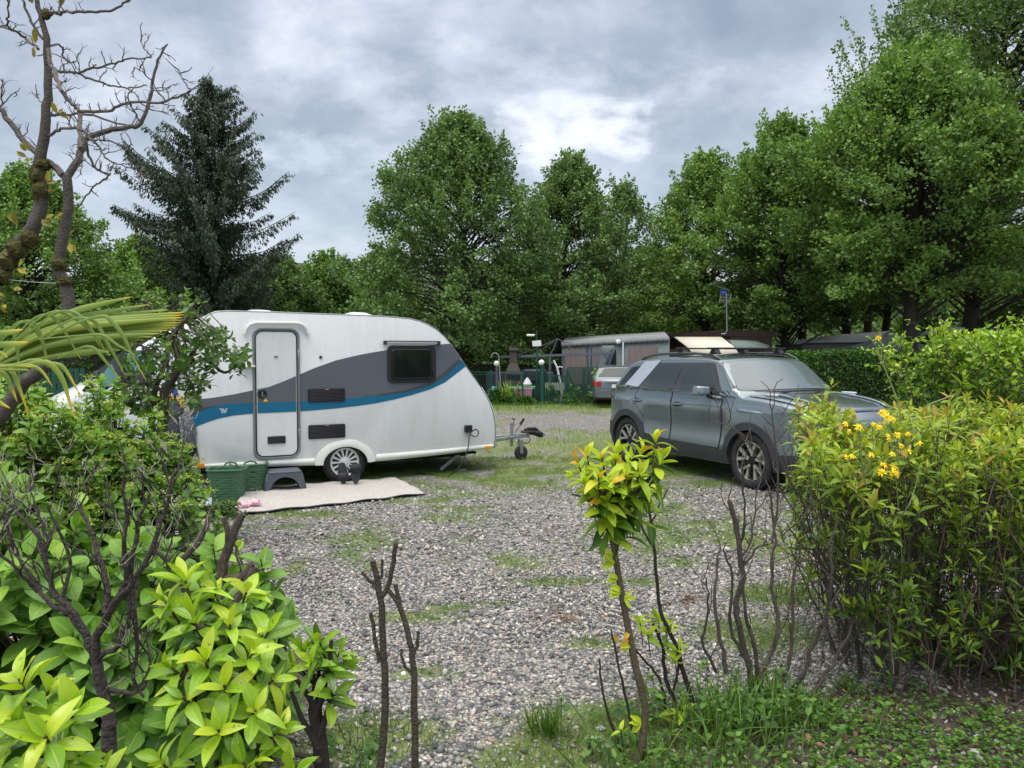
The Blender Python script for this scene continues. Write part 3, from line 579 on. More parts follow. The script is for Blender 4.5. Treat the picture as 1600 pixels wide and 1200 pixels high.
# ============================================================ generic car shell
class Shell:
    def __init__(s, top, bot, plan, belt, tumble, r, bows, crown=0.03, extra=None):
        s.t = top; s.b = bot; s.p = plan; s.belt = belt; s.tm = tumble; s.r = r; s.bw = bows; s.cr = crown; s.extra = extra
        s.x0 = top[0][0]; s.x1 = top[-1][0]
    def ip(s, t, x): return float(np.interp(x, [p[0] for p in t], [p[1] for p in t]))
    def top(s, x): return s.ip(s.t, x)
    def bot(s, x): return s.ip(s.b, x)
    def bow(s, x): return s.ip(s.bw, x)
    def W(s, x, z):
        w = s.ip(s.p, x)
        if z > s.belt: w -= (z-s.belt)*s.tm+0.02*min(1, (z-s.belt)/0.05)
        else: w -= (0.06 if s.extra else 0.035)*max(0, (z-0.78)/(s.belt-0.78))**1.6
        if z < 0.5: w -= 0.07*((0.5-z)/0.3)**2
        if s.extra: w += s.extra(x, z)
        return w
    def section(s, x, ns=40):
        zb, zt = s.bot(x), s.top(x); r = min(s.r, (zt-zb)*0.4); pts = []
        for i in range(ns):
            z = zb+(zt-r-zb)*i/(ns-1); pts.append((s.W(x, z), z))
        w1 = s.W(x, zt-r)
        for k in range(1, 6):
            a = R(90*k/5); pts.append((w1-r+r*math.cos(a), zt-r+r*math.sin(a)))
        w2 = w1-r
        for k in range(1, 9):
            y = w2*(1-k/8); pts.append((y, zt+s.cr*(1-(y/w2)**2)))
        return pts
    def topsurf(s, x, q, off=0.004):
        zt = s.top(x); r = min(s.r, (zt-s.bot(x))*0.4); w2 = s.W(x, zt-r)-r*0.3; y = q*w2; dz = (s.top(x+0.02)-s.top(x-0.02))/0.04
        nn = Vector((-dz, 0, 1)).normalized()*off
        wq = min(1, abs(y)/(s.W(x, zt-r)-r))
        return (x+s.bow(x)*(1-q*q)+nn.x, y, zt+s.cr*(1-wq*wq)+nn.z)
    def body(s, stations, skip, name, mats, parent):
        b = MB(); rings = []
        for x in stations:
            sec = s.section(x); row = []
            for y, z in sec: row.append((y, z))
            full = [(-y, z) for y, z in sec]+[(y, z) for y, z in sec[::-1][1:]]
            wm = max(abs(p[0]) for p in full)
            rings.append([(x+s.bow(x)*(1-(y/wm)**2), y, z) for y, z in full])
        K = len(rings[0])
        for rg in rings: b.v += rg
        for i in range(len(rings)-1):
            for j in range(K-1):
                ids = (i*K+j, i*K+j+1, (i+1)*K+j+1, (i+1)*K+j); c = sum((Vector(b.v[q]) for q in ids), Vector())/4
                if skip(c): continue
                b.f.append(ids); b.m.append(0)
            b.f.append((i*K, (i+1)*K, (i+1)*K+K-1, i*K+K-1)); b.m.append(1)
        for i in (0, len(rings)-1):
            x = stations[i]; sec = s.section(x); h = len(sec)-1
            base = len(b.v); rows = 0
            for j in range(0, len(sec)-8):
                y, z = sec[j]; yy = max(y, 0.01)
                for k in range(9): f = -1+2*k/8; b.v.append((x+s.bow(x)*(1-f*f), f*yy, z if j < len(sec)-9 else z+s.cr*(1-f*f)))
                rows += 1
            for j in range(rows-1):
                for k in range(8): a = base+j*9+k; b.f.append((a, a+1, a+10, a+9)); b.m.append(0)
        return b.build(name, mats, parent, ang=32)
    def patch(s, poly, off, name, m, parent, sides=(-1, 1), step=0.07, depth=0.012, label=None):
        for sd_ in sides:
            bm = bmesh.new(); vs = [bm.verts.new((x, 0, z)) for x, z in poly]; bm.faces.new(vs)
            xs = [p[0] for p in poly]; zs = [p[1] for p in poly]
            for ax, lo, hi in ((0, min(xs), max(xs)), (2, min(zs), max(zs))):
                k = max(1, int((hi-lo)/step))
                for i in range(1, k+1):
                    c = lo+(hi-lo)*i/(k+1); co = [0, 0, 0]; co[ax] = c; no = [0, 0, 0]; no[ax] = 1
                    bmesh.ops.bisect_plane(bm, geom=bm.verts[:]+bm.edges[:]+bm.faces[:], plane_co=co, plane_no=no)
            bd = [e for e in bm.edges if e.is_boundary]
            ex = bmesh.ops.extrude_edge_only(bm, edges=bd); inner = set(g for g in ex['geom'] if isinstance(g, bmesh.types.BMVert))
            for v in bm.verts:
                w = s.W(v.co.x, v.co.z)+off; wm = s.W(v.co.x, 0.8)
                if v in inner: w -= depth+off
                v.co.y = sd_*w
                v.co.x += 0
            bmesh.ops.recalc_face_normals(bm, faces=bm.faces)
            me = bpy.data.meshes.new(name); bm.to_mesh(me); bm.free()
            f0 = me.polygons[0]
            me.polygons.foreach_set('use_smooth', [True]*len(me.polygons)); me.set_sharp_from_angle(angle=R(40))
            o = link(name, me, m, parent, label)
        return o
def arcpts(cx, cz, r, a0, a1, n=16): return [(cx+r*math.cos(R(a0+(a1-a0)*i/n)), cz+r*math.sin(R(a0+(a1-a0)*i/n))) for i in range(n+1)]
def alloy_wheel(parent, x, y, z, Ro, Ri, w, sd_, style='y', nsp=5):
    M = MY(x, y, z) if sd_ < 0 else Matrix.Translation((x, y, z)) @ Matrix.Rotation(R(-90), 4, 'X')
    wl = MB().lathe([(Ri*0.98, -w*0.45), (Ri*0.98, w*0.36), (Ri*0.9, w*0.38), (Ri*0.88, w*0.1), (0.14, w*0.02), (0, w*0.02)], 36, 0, M, cap=False).build('wheel', M_['alloydark'], parent)
    tyre(wl, Ro, Ri, w, M)
    b = MB(); zf = w*0.42
    b.lathe([(Ri*1.0, zf-0.02), (Ri*1.0, zf+0.004), (Ri*0.975, zf+0.004), (Ri*0.965, zf-0.03)], 40, 0, M, cap=False)
    for k in range(nsp):
        A = M @ Matrix.Rotation(2*PI*k/nsp+R(90), 4, 'Z')
        def spoke(p0, p1, w0, w1, z0, z1, m):
            p0 = Vector(p0); p1 = Vector(p1); d = (p1-p0).normalized(); nn = Vector((-d.y, d.x)); h = 0.03
            vs = []
            for p, ww, zz in ((p0, w0, z0), (p1, w1, z1)):
                vs += [(p.x+nn.x*ww, p.y+nn.y*ww, zz), (p.x-nn.x*ww, p.y-nn.y*ww, zz), (p.x+nn.x*ww*1.2, p.y+nn.y*ww*1.2, zz-h), (p.x-nn.x*ww*1.2, p.y-nn.y*ww*1.2, zz-h)]
            b.add(vs, [(0, 1, 5, 4), (0, 4, 6, 2), (1, 3, 7, 5)], m, A)
        if style == 'y':
            spoke((Ri*0.22, 0), (Ri*0.44, 0), 0.017, 0.019, zf-0.022, zf-0.012, 0)
            for sg in (-1, 1):
                spoke((Ri*0.40, sg*0.008), (Ri*0.94, sg*Ri*0.30), 0.013, 0.022, zf-0.012, zf-0.002, 0)
        else: spoke((Ri*0.2, 0), (Ri*0.93, 0), 0.02, 0.03, zf-0.015, zf, 0)
    b.lathe([(Ri*0.26, zf-0.04), (Ri*0.25, zf-0.02), (Ri*0.13, zf-0.014), (0, zf-0.012)], 24, 1, M)
    b.build('rim', [M_['alloy'], M_['alloydark']], wl, ang=30)
# ============================================================ the grey-green SUV
Uc = Vector((0.44384, -0.89611, 0)); Pf = Vector((3.00485, 9.5315, 0)); CH = 0.93
sc = Pf+Vector((0.89611, 0.44384, 0))*CH
suv = thing('parked_car', 'grey green off-road car with silver rear pillars and black roof bars, parked on the gravel', 'car', (sc.x, sc.y, 0), math.atan2(Uc.y, Uc.x))
def sx(x, z):
    w = 0.014*math.exp(-((z-1.02)/0.035)**2)
    if 0.5 < z < 0.95: w -= 0.030*math.sin(PI*(z-0.5)/0.45)*(1 if -2.3 < x < -0.45 else 0.3)
    for cx in (0, -2.66): w += 0.022*math.exp(-((x-cx)/0.42)**4)*(1 if z < 1.0 else 0)
    return w
SH = Shell(top=[(-3.30, 0.97), (-3.285, 1.05), (-3.25, 1.10), (-3.12, 1.155), (-3.02, 1.25), (-2.90, 1.41), (-2.81, 1.53), (-2.76, 1.575), (-2.6, 1.615), (-2.34, 1.648), (-1.96, 1.672), (-1.4, 1.678), (-0.98, 1.662), (-0.80, 1.635), (-0.70, 1.585), (-0.29, 1.195), (-0.22, 1.165), (0.2, 1.145), (0.5, 1.11), (0.72, 1.06), (0.84, 0.99), (0.90, 0.90), (0.93, 0.80)],
           bot=[(-3.30, 0.5), (-3.2, 0.38), (-3.05, 0.30), (-2.4, 0.27), (0.5, 0.27), (0.8, 0.27), (0.93, 0.36)],
           plan=[(-3.30, 0.80), (-3.22, 0.875), (-3.08, 0.915), (-2.7, 0.93), (0.2, 0.93), (0.55, 0.915), (0.75, 0.875), (0.88, 0.80), (0.93, 0.74)],
           belt=1.185, tumble=0.36, r=0.06, bows=[(-3.3, -0.10), (-2.8, -0.07), (-2.4, 0), (-1.1, 0.0), (-0.8, 0.10), (-0.25, 0.20), (0.3, 0.06), (0.7, 0.10), (0.93, 0.15)], crown=0.028, extra=sx)
st = sorted(set([round(v, 3) for v in list(np.arange(-3.30, 0.931, 0.045))+[-3.285, -3.25, -3.12, -3.02, -2.9, -2.81, -2.76, -2.6, -0.8, -0.7, -0.29, -0.22, 0.84, 0.9, 0.93]]))
def skip_s(c): return any((c.x-cx)**2+(c.z-0.36)**2 < 0.415**2 and abs(c.y) > 0.6 and c.z < 0.8 for cx in (0, -2.66))
SH.body(st, skip_s, 'body', [M_['paint'], M_['dark']], suv)
for cx in (0, -2.66):
    for sg in (-1, 1):
        rows = [[(cx+rr*math.cos(a), sg*yy, 0.36+rr*math.sin(a)) for a in [R(-20+220*i/24) for i in range(25)]] for rr, yy in ((0.43, 0.90), (0.43, 0.62), (0.02, 0.60))]
        MB().sheet(rows).build('wheel_well', M_['dark'], suv)
        P_ = arcpts(cx, 0.36, 0.495, -14 if cx == 0 else -14, 194, 30)+arcpts(cx, 0.36, 0.395, 194, -14, 30)
        P_ = [(x, max(z, 0.27)) for x, z in P_]
        SH.patch(P_, 0.016, 'arch_cladding', M_['cladding'], suv, (sg,), 0.1, 0.05)
        alloy_wheel(suv, cx, sg*0.81, 0.36, 0.362, 0.245, 0.225, sg)
SH.patch([(-2.29, 0.28), (-0.40, 0.28), (-0.43, 0.40), (-0.50, 0.455), (-2.16, 0.50), (-2.22, 0.42)], 0.012, 'sill_cladding', M_['cladding'], suv)
SH.patch([(-3.27, 0.50), (-3.13, 0.34), (-3.05, 0.315), (-3.12, 0.50), (-3.13, 0.62), (-3.27, 0.66)], 0.012, 'bumper_cladding', M_['cladding'], suv)
# doors as proud panels, dark tubes around them drawing the shade in the shut gaps
rd = [(-2.235, 0.52), (-1.60, 0.475), (-1.60, 1.165), (-2.40, 1.185), (-2.50, 1.10), (-2.40, 0.93), (-2.26, 0.78)]
fd = [(-1.585, 0.475), (-0.56, 0.465), (-0.535, 0.80), (-0.535, 1.10), (-0.62, 1.145), (-1.585, 1.165)]
for P_, hx in ((rd, -2.41), (fd, -1.45)):
    for sg in (-1, 1):
        sp = []
        for i in range(len(P_)):
            a_, c_ = P_[i], P_[(i+1) % len(P_)]
            for k in range(10): sp.append((a_[0]+(c_[0]-a_[0])*k/10, a_[1]+(c_[1]-a_[1])*k/10))
        sp.append(sp[0]); MB().tube([(x, sg*(SH.W(x, z)+0.007), z) for x, z in sp], 0.0055, 5, cap=False).build('shut_line_shade', M_['dark'], suv)
        d = SH.patch(P_, 0.009, 'door', M_['paint'], suv, (sg,), 0.06, 0.004)
        b = MB(); zz = 1.005; pts = [(hx-0.12+0.24*i/8, sg*(SH.W(hx-0.12+0.24*i/8, zz)+0.016+0.028*math.sin(PI*i/8)), zz) for i in range(9)]
        b.tube(pts, [0.012]+[0.017]*7+[0.012], 8); b.build('door_handle', M_['paint'], d)
        rows = [[(hx+0.10*math.cos(a)*k, sg*(SH.W(hx, 1.0)+0.0115), 1.0+0.035*math.sin(a)*k) for a in [2*PI*i/16 for i in range(17)]] for k in (1.0, 0.01)]
        MB().sheet(rows).build('handle_recess', M_['black'], d)
# fuel/wheel crease strips and shut line of the front wing
# side glazing
dlo = roundpoly([(-2.36, 1.205), (-2.07, 1.585), (-0.86, 1.600), (-0.80, 1.585), (-0.49, 1.155), (-0.55, 1.15)], 0.03)
SH.patch(dlo, 0.011, 'window_surround', M_['pillar'], suv)
SH.patch(roundpoly([(-2.215, 1.212), (-2.085, 1.535), (-1.475, 1.553), (-1.565, 1.204)], 0.03), 0.016, 'rear_door_window', M_['carglass'], suv)
SH.patch(roundpoly([(-1.42, 1.195), (-1.335, 1.553), (-0.885, 1.563), (-0.60, 1.175)], 0.03), 0.016, 'front_door_window', M_['carglass'], suv)
SH.patch([(-2.36, 1.180), (-1.0, 1.156), (-0.55, 1.128), (-0.55, 1.156), (-1.0, 1.186), (-2.34, 1.210)], 0.032, 'window_trim', M_['silverpaint'], suv, depth=0.03)
SH.patch([(-2.42, 1.60), (-2.02, 1.63), (-2.40, 1.212), (-2.75, 1.235)], 0.015, 'rear_pillar', M_['silverpaint'], suv)
SH.patch(roundpoly([(-2.73, 1.51), (-2.50, 1.535), (-2.83, 1.225), (-2.98, 1.225)], 0.02), 0.007, 'rear_quarter_window', M_['glassdark'], suv)
SH.patch([(-3.285, 1.00), (-3.17, 1.05), (-3.20, 1.085), (-3.27, 1.07)], 0.01, 'tail_lamp', M_['red'], suv, depth=0.03)
# windscreen, rear window, bonnet, roof
def toppatch(xs, q0, q1, name, m, off=0.006, solid=0.0, parent=suv, S=SH, nq=14):
    rows = [[S.topsurf(x, q0+(q1-q0)*k/nq, off) for k in range(nq+1)] for x in xs]
    return MB().sheet(rows).build(name, m, parent, solid=solid)
toppatch([-0.735+0.44*i/12 for i in range(13)], -1.0, 1.0, 'windscreen_surround', M_['pillar'], 0.012)
toppatch([-0.715+0.40*i/12 for i in range(13)], -0.93, 0.93, 'windscreen', M_['windscreen'], 0.019)
toppatch([-3.0+0.2*i/8 for i in range(9)], -0.9, 0.9, 'rear_window', M_['glassdark'], 0.010)
toppatch([-0.20+1.03*i/16 for i in range(17)], -0.90, 0.90, 'bonnet', M_['paint'], 0.012, 0.008)
for sg in (-1, 1):
    toppatch([-0.16+0.95*i/16 for i in range(17)], sg*0.62-0.07, sg*0.62+0.07, 'bonnet_ridge', M_['paint'], 0.03, 0.02, nq=4)
    c = Vector(SH.topsurf(0.10, sg*0.80, 0.03)); b = MB(); pts = [c+Vector((0.11*math.cos(a), 0.035*math.sin(a), 0.016*abs(math.cos(a/1.0))*0+0.012)) for a in [2*PI*i/20 for i in range(21)]]
    b.tube(pts, 0.014, 8, cap=False); b.build('bonnet_handle', M_['silverpaint'], suv)
b = MB()
for y0, y1 in ((-0.55, 0.05), (0.1, 0.62)):
    b.tube([(-0.16+0.19*(1-(y0/.9)**2), y0, 1.185), (-0.25+0.19*(1-(((y0+y1)/2)/.9)**2), (y0+y1)/2, 1.215), (-0.30+0.19*(1-(y1/.9)**2), y1, 1.225)], 0.009, 5)
b.build('wiper', M_['black'], suv)
# roof rails and crossbars
for sg in (-1, 1):
    pts = [(x, sg*(SH.W(x, 1.60)-0.045), z) for x, z in ((-2.62, 1.60), (-2.50, 1.655), (-2.30, 1.70), (-1.9, 1.725), (-1.3, 1.728), (-0.95, 1.705), (-0.80, 1.655), (-0.735, 1.60))]
    MB().tube(pts, [0.012, 0.018, 0.02, 0.02, 0.02, 0.02, 0.018, 0.012], 8).build('roof_rail', M_['pillar'], suv)
for x in (-1.72, -1.02):
    b = MB().box((x, 0, 1.80), (0.085, 1.42, 0.022), 0)
    for sg in (-1, 1):
        b.prism([(x-0.07, 1.73), (x+0.07, 1.73), (x+0.035, 1.79), (x-0.035, 1.79)], sg*0.60-0.045, sg*0.60+0.045)
        b.box((x, sg*0.60, 1.725), (0.15, 0.10, 0.02))
    b.build('crossbar', M_['black'], suv, bevel=0.006)
# mirrors
for sg in (-1, 1):
    Mm = Matrix.Translation((-0.80, sg*1.02, 1.215)) @ Matrix.Rotation(sg*R(8), 4, 'Z')
    mm = MB().add([(-0.07, -0.115, -0.065), (0.08, -0.10, -0.055), (0.08, 0.10, -0.045), (-0.07, 0.115, -0.065), (-0.07, -0.115, 0.07), (0.06, -0.10, 0.075), (0.06, 0.10, 0.065), (-0.07, 0.115, 0.07)],
                  [(0, 3, 2, 1), (4, 5, 6, 7), (0, 1, 5, 4), (1, 2, 6, 5), (2, 3, 7, 6), (3, 0, 4, 7)], 0, Mm).build('wing_mirror', M_['paint'], suv, bevel=0.025)
    MB().box((0, 0, 0), (0.012, 0.19, 0.105), 0, Mm @ Matrix.Translation((-0.078, 0, 0))).build('mirror_glass', M_['chrome'], mm, bevel=0.004)
    MB().tube([(-0.74, sg*0.90, 1.145), (-0.77, sg*0.96, 1.16)], [0.035, 0.03], 8).build('mirror_arm', M_['black'], mm)
# front end
SH.patch(roundpoly([(0.60, 0.93), (0.86, 0.90), (0.87, 0.80), (0.66, 0.86)], 0.02), 0.008, 'headlight', M_['chrome'], suv)
SH.patch([(0.50, 0.28), (0.86, 0.30), (0.89, 0.52), (0.52, 0.50)], 0.012, 'front_bumper', M_['cladding'], suv)
rows = [[(0.93+0.15*(1-q*q)+0.008, q*0.72, z) for q in [-1+2*k/12 for k in range(13)]] for z in (0.72, 0.85)]
MB().sheet(rows).build('grille', M_['black'], suv)
rows = [[(0.94+0.15*(1-q*q)+0.008, q*0.72, z) for q in [-1+2*k/12 for k in range(13)]] for z in (0.38, 0.58)]
MB().sheet(rows).build('air_intake', M_['cladding'], suv)
MB().box((1.10, 0, 0.62), (0.02, 0.52, 0.11)).build('number_plate', M_['plate'], suv)
# ============================================================ silver green estate car further back
ep = gnd(928, 637); est = thing('parked_car', 'silver green estate car seen from behind, parked by the green mesh fence', 'car', (at(968, 600, 24.0).x+0.235, 26.2, 0), R(84)); est.scale = (1, 1, 0.95)
SE = Shell(top=[(-2.25, 0.62), (-2.24, 0.80), (-2.20, 0.92), (-2.12, 1.0), (-1.95, 1.20), (-1.83, 1.33), (-1.6, 1.37), (-0.9, 1.40), (0.0, 1.38), (0.3, 1.33), (0.95, 0.95), (1.7, 0.85), (2.1, 0.70), (2.2, 0.5)],
           bot=[(-2.25, 0.32), (-2.0, 0.22), (1.9, 0.22), (2.2, 0.3)], plan=[(-2.25, 0.76), (-2.15, 0.83), (-1.9, 0.86), (1.6, 0.86), (2.0, 0.78), (2.2, 0.6)],
           belt=0.93, tumble=0.42, r=0.07, bows=[(-2.25, -0.13), (-1.6, -0.08), (-1.2, 0), (2.2, 0.15)], crown=0.03)
def skip_e(c): return any((c.x-cx)**2+(c.z-0.3)**2 < 0.33**2 and abs(c.y) > 0.5 for cx in (1.35, -1.3))
SE.body(sorted(set([round(v, 3) for v in list(np.arange(-2.25, 2.2, 0.07))+[-2.24, -2.2, -2.12, -1.95, -1.83, 2.1, 2.2]])), skip_e, 'body', [M_['estate'], M_['dark']], est)
toppatch([-2.10+0.24*i/8 for i in range(9)], -0.86, 0.86, 'rear_window', M_['carglass'], 0.012, parent=est, S=SE)
toppatch([0.33+0.58*i/8 for i in range(9)], -0.9, 0.9, 'windscreen', M_['carglass'], 0.012, parent=est, S=SE)
SE.patch([(-1.75, 0.97), (-1.6, 1.24), (0.2, 1.27), (0.65, 0.97)], 0.006, 'side_window', M_['glassdark'], est)
SE.patch([(-2.22, 0.72), (-2.0, 0.76), (-1.98, 0.95), (-2.14, 0.94), (-2.22, 0.86)], 0.012, 'tail_lamp', M_['red'], est, depth=0.04)
for sg in (-1, 1):
    MB().box((-2.262-0.03, sg*0.66, 0.81), (0.03, 0.17, 0.17)).build('tail_lamp', M_['red'], est, bevel=0.02)
b = MB().box((-2.39, 0, 0.66), (0.02, 0.60, 0.02), 0); b.box((-2.385, 0, 0.86), (0.03, 0.95, 0.02), 0); b.build('trim_strip', M_['greymetal'], est)
MB().box((-2.392, 0, 0.74), (0.012, 0.5, 0.11)).build('number_plate', M_['plate'], est)
MB().tube([(-2.18, 0.0, 1.05), (-2.14, -0.3, 1.09), (-2.12, -0.42, 1.09)], 0.012, 5).build('wiper', M_['black'], est)
rows = [[(-2.25-0.14*(1-q*q)-0.012, q*0.80, z) for q in [-1+2*k/12 for k in range(13)]] for z in (0.30, 0.42)]
MB().sheet(rows).build('rear_bumper', M_['cladding'], est, solid=0.02)
for cx in (1.35, -1.3):
    for sg in (-1, 1): alloy_wheel(est, cx, sg*0.75, 0.30, 0.30, 0.2, 0.19, sg, 's', 7)
# ============================================================ white van behind the caravan
VU = Vector((0.90, 0.436, 0)).normalized(); VP = Vector((-7.25, 11.55, 0)); VN = Vector((-VU.y, VU.x, 0))
vc = VP+VU*0.9+VN*0.98
van = thing('parked_van', 'white delivery van with a black wing mirror, behind the leafy apple tree', 'van', (vc.x, vc.y, 0), math.atan2(-VU.y, -VU.x))
def vpl(px, py):     # pixel on the van's near side plane -> (forward x, z)
    d = ray(px, py); t = (VP.x*VN.x+VP.y*VN.y)/(d.x*VN.x+d.y*VN.y); q = Vector((d.x*t, d.y*t, CAMH+d.z*t)); return (-((q-VP).dot(VU)-0.9), q.z)
SV = Shell(top=[(-4.3, 1.2), (-4.28, 2.20), (-3.9, 2.27), (-1.6, 2.27), (-1.2, 2.22), (-0.85, 2.08), (-0.45, 1.78), (0.0, 1.42), (0.28, 1.17), (0.55, 1.04), (0.78, 0.92), (0.90, 0.78), (0.95, 0.6)],
           bot=[(-4.3, 0.35), (0.9, 0.3), (0.95, 0.4)], plan=[(-4.3, 0.96), (0.1, 0.98), (0.6, 0.93), (0.85, 0.82), (0.95, 0.7)], belt=1.15, tumble=0.12, r=0.10,
           bows=[(-4.3, 0), (-1.0, 0.0), (-0.5, 0.1), (0.3, 0.18), (0.95, 0.14)], crown=0.03)
def skip_v(c): return any((c.x-cx)**2+(c.z-0.33)**2 < 0.38**2 and abs(c.y) > 0.5 for cx in (0.1, -3.2))
SV.body(sorted(set([round(v, 3) for v in list(np.arange(-4.3, 0.95, 0.09))+[-4.28, 0.28, 0.82, 0.92, 0.95]])), skip_v, 'body', [M_['vanwhite'], M_['dark']], van)
wp = [vpl(*p) for p in ((126, 612), (151, 582), (190, 549), (236, 546), (238, 610))]
SV.patch(roundpoly(wp, 0.04), 0.006, 'window_surround', M_['pillar'], van)
SV.patch(roundpoly([vpl(*p) for p in ((158, 592), (165, 578), (174, 568), (184, 590), (181, 604), (160, 604))], 0.03), 0.011, 'quarter_window', M_['tealglass'], van)
SV.patch(roundpoly([vpl(*p) for p in ((195, 552), (226, 549), (227, 578), (196, 580))], 0.03), 0.011, 'side_window', M_['tealglass'], van)
toppatch([-0.78+1.0*i/12 for i in range(13)], -0.9, 0.9, 'windscreen', M_['carglass'], 0.010, parent=van, S=SV)
for sg in (1, -1):   # near side of the van is +y in its own frame
    c = vpl(152, 594); vm_ = MB().box((c[0], sg*1.13, c[1]+0.02), (0.10, 0.26, 0.27)).build('wing_mirror', M_['black'], van, bevel=0.05)
    MB().box((c[0]+0.01, sg*1.262, c[1]-0.03), (0.07, 0.01, 0.11)).build('mirror_lamp', M_['plate'], vm_)
    MB().box((c[0]+0.02, sg*1.268, c[1]-0.03), (0.03, 0.006, 0.08)).build('mirror_reflector', M_['red'], vm_)
    MB().box((c[0]+0.03, sg*1.02, c[1]-0.06), (0.06, 0.16, 0.08)).build('mirror_arm', M_['black'], vm_, bevel=0.01)
    for cx in (0.1, -3.2): alloy_wheel(van, cx, sg*0.86, 0.33, 0.33, 0.21, 0.2, sg, 's', 6)
c = vpl(196, 621); tx = bpy.data.curves.new('van_lettering', 'FONT'); tx.body = '.6 max'; tx.size = 0.155; tx.align_x = 'CENTER'; tx.align_y = 'CENTER'; tx.extrude = 0.002
tmp = bpy.data.objects.new('tmp', tx); scene.collection.objects.link(tmp); dg = bpy.context.evaluated_depsgraph_get(); me = bpy.data.meshes.new_from_object(tmp.evaluated_get(dg)); bpy.data.objects.remove(tmp)
o = link('lettering', me, M_['black'], van); o.location = (c[0], SV.W(c[0], c[1])+0.008, c[1]); o.rotation_euler = (R(90), 0, R(180))
# ============================================================ things by the caravan
def cvw(x, y, z=0):    # caravan frame -> world
    c, s = math.cos(CVR), math.sin(CVR); return Vector((CVX+c*x-s*y, CVY+s*x+c*y, z))
# rug, slightly rippled woven mat
g = [gnd(*p) for p in ((361, 809), (667, 774.5), (618, 750), (383, 767))]; RUGQ = [(q.x, q.y) for q in g]
rug = thing('rug', 'pale beige woven outdoor rug on the gravel before the caravan door', 'rug', (g[0]+g[1]+g[2]+g[3])/4)
rows = []; rr = random.Random(3)
for i in range(41):
    u = i/40; a = g[0].lerp(g[1], u); c = g[3].lerp(g[2], u); row = []
    for j in range(15):
        v = j/14; p = a.lerp(c, v); edge = (0.012*math.sin(u*23) if j == 0 else 0)
        row.append((p.x, p.y+edge, 0.032+0.006*math.sin(u*31+v*3)+0.004*math.sin(v*17+u*9)))
    rows.append(row)
m, nt, b_, out = newmat('woven_rug'); tcn = nt.nodes.new('ShaderNodeTexCoord')
wv = N(nt, 'ShaderNodeTexWave', Scale=14.0, Distortion=2.5, Detail=2.0); wv.bands_direction = 'Y'; nt.links.new(tcn.outputs['Object'], wv.inputs['Vector'])
vo = N(nt, 'ShaderNodeTexVoronoi', Scale=55.0); nt.links.new(tcn.outputs['Object'], vo.inputs['Vector'])
f1 = math_(nt, 'ADD', math_(nt, 'MULTIPLY', wv.outputs['Fac'], 0.5), math_(nt, 'MULTIPLY', vo.outputs['Distance'], 0.8))
nt.links.new(ramp(nt, f1, [(0.15, (0.20, 0.185, 0.165)), (0.45, (0.36, 0.34, 0.315)), (0.75, (0.50, 0.475, 0.445))]), b_.inputs['Base Color']); b_.inputs['Roughness'].default_value = 0.9
bp = nt.nodes.new('ShaderNodeBump'); bp.inputs['Strength'].default_value = 0.6; bp.inputs['Distance'].default_value = 0.01; nt.links.new(f1, bp.inputs['Height']); nt.links.new(bp.outputs[0], b_.inputs['Normal'])
MB().sheet(rows).build('weave', m, rug, world=True, solid=0.006)
edge = [r[0] for r in rows]+[r[-1] for r in rows][::-1]
MB().tube([(x, y, z) for x, y, z in edge]+[edge[0]], 0.006, 5, cap=False).build('border', M_['greymetal'], rug, world=True)
# laundry baskets
def basket(loc, rz, label):
    t = thing('laundry_basket', label, 'basket', loc, rz, 'green plastic laundry baskets beside the rug')
    b = MB(); n = 64; H_ = 0.36; NR = 22
    def ring(z, off=0.0):
        k = z/H_; hx = 0.175+0.035*k+off; hy = 0.15+0.03*k+off; pts = []
        for j in range(n):
            a = 2*PI*j/n; c, s = math.cos(a), math.sin(a); e = 0.42
            pts.append((hx*abs(c)**e*(1 if c > 0 else -1), hy*abs(s)**e*(1 if s > 0 else -1), z))
        return pts
    zs = [H_*i/NR for i in range(NR+1)]; rg = [ring(z) for z in zs]
    for r_ in rg: b.v += r_
    for i in range(NR):
        for j in range(n):
            a = 2*PI*j/n
            hole = (2 <= i <= 16 and (i % 2 == 0) and (j % 3 == (1 if (i//2) % 2 else 0)) )
            if hole: continue
            b.f.append((i*n+j, i*n+(j+1) % n, (i+1)*n+(j+1) % n, (i+1)*n+j)); b.m.append(0)
    o = b.build('body', M_['basket'], t, solid=0.006)
    b = MB().lathe([(0.0, 0.004), (0.13, 0.004)], 20); b.box((0, 0, 0.006), (0.32, 0.27, 0.008)); b.build('base', M_['basket'], t, bevel=0.004)
    r0 = ring(H_, 0.006); b = MB().tube([Vector(p) for p in r0]+[Vector(r0[0])], 0.012, 6, cap=False); b.build('rim', M_['basket'], t)
    for sg in (-1, 1):
        MB().tube([(sg*0.04+sg*0.0-0.075 if False else -0.08, sg*0.175, 0.355), (-0.06, sg*0.178, 0.395), (0, sg*0.18, 0.41), (0.06, sg*0.178, 0.395), (0.08, sg*0.175, 0.355)], 0.011, 6).build('handle', M_['basket'], t)
    return t
p = gnd(350, 782); basket((p.x, p.y+0.12, 0.0), R(8), 'front green laundry basket standing before the other, left of the rug')
p = gnd(381, 772); basket((p.x+0.02, p.y+0.14, 0.0), R(24), 'rear green laundry basket half hidden behind the other, closest to the stool')
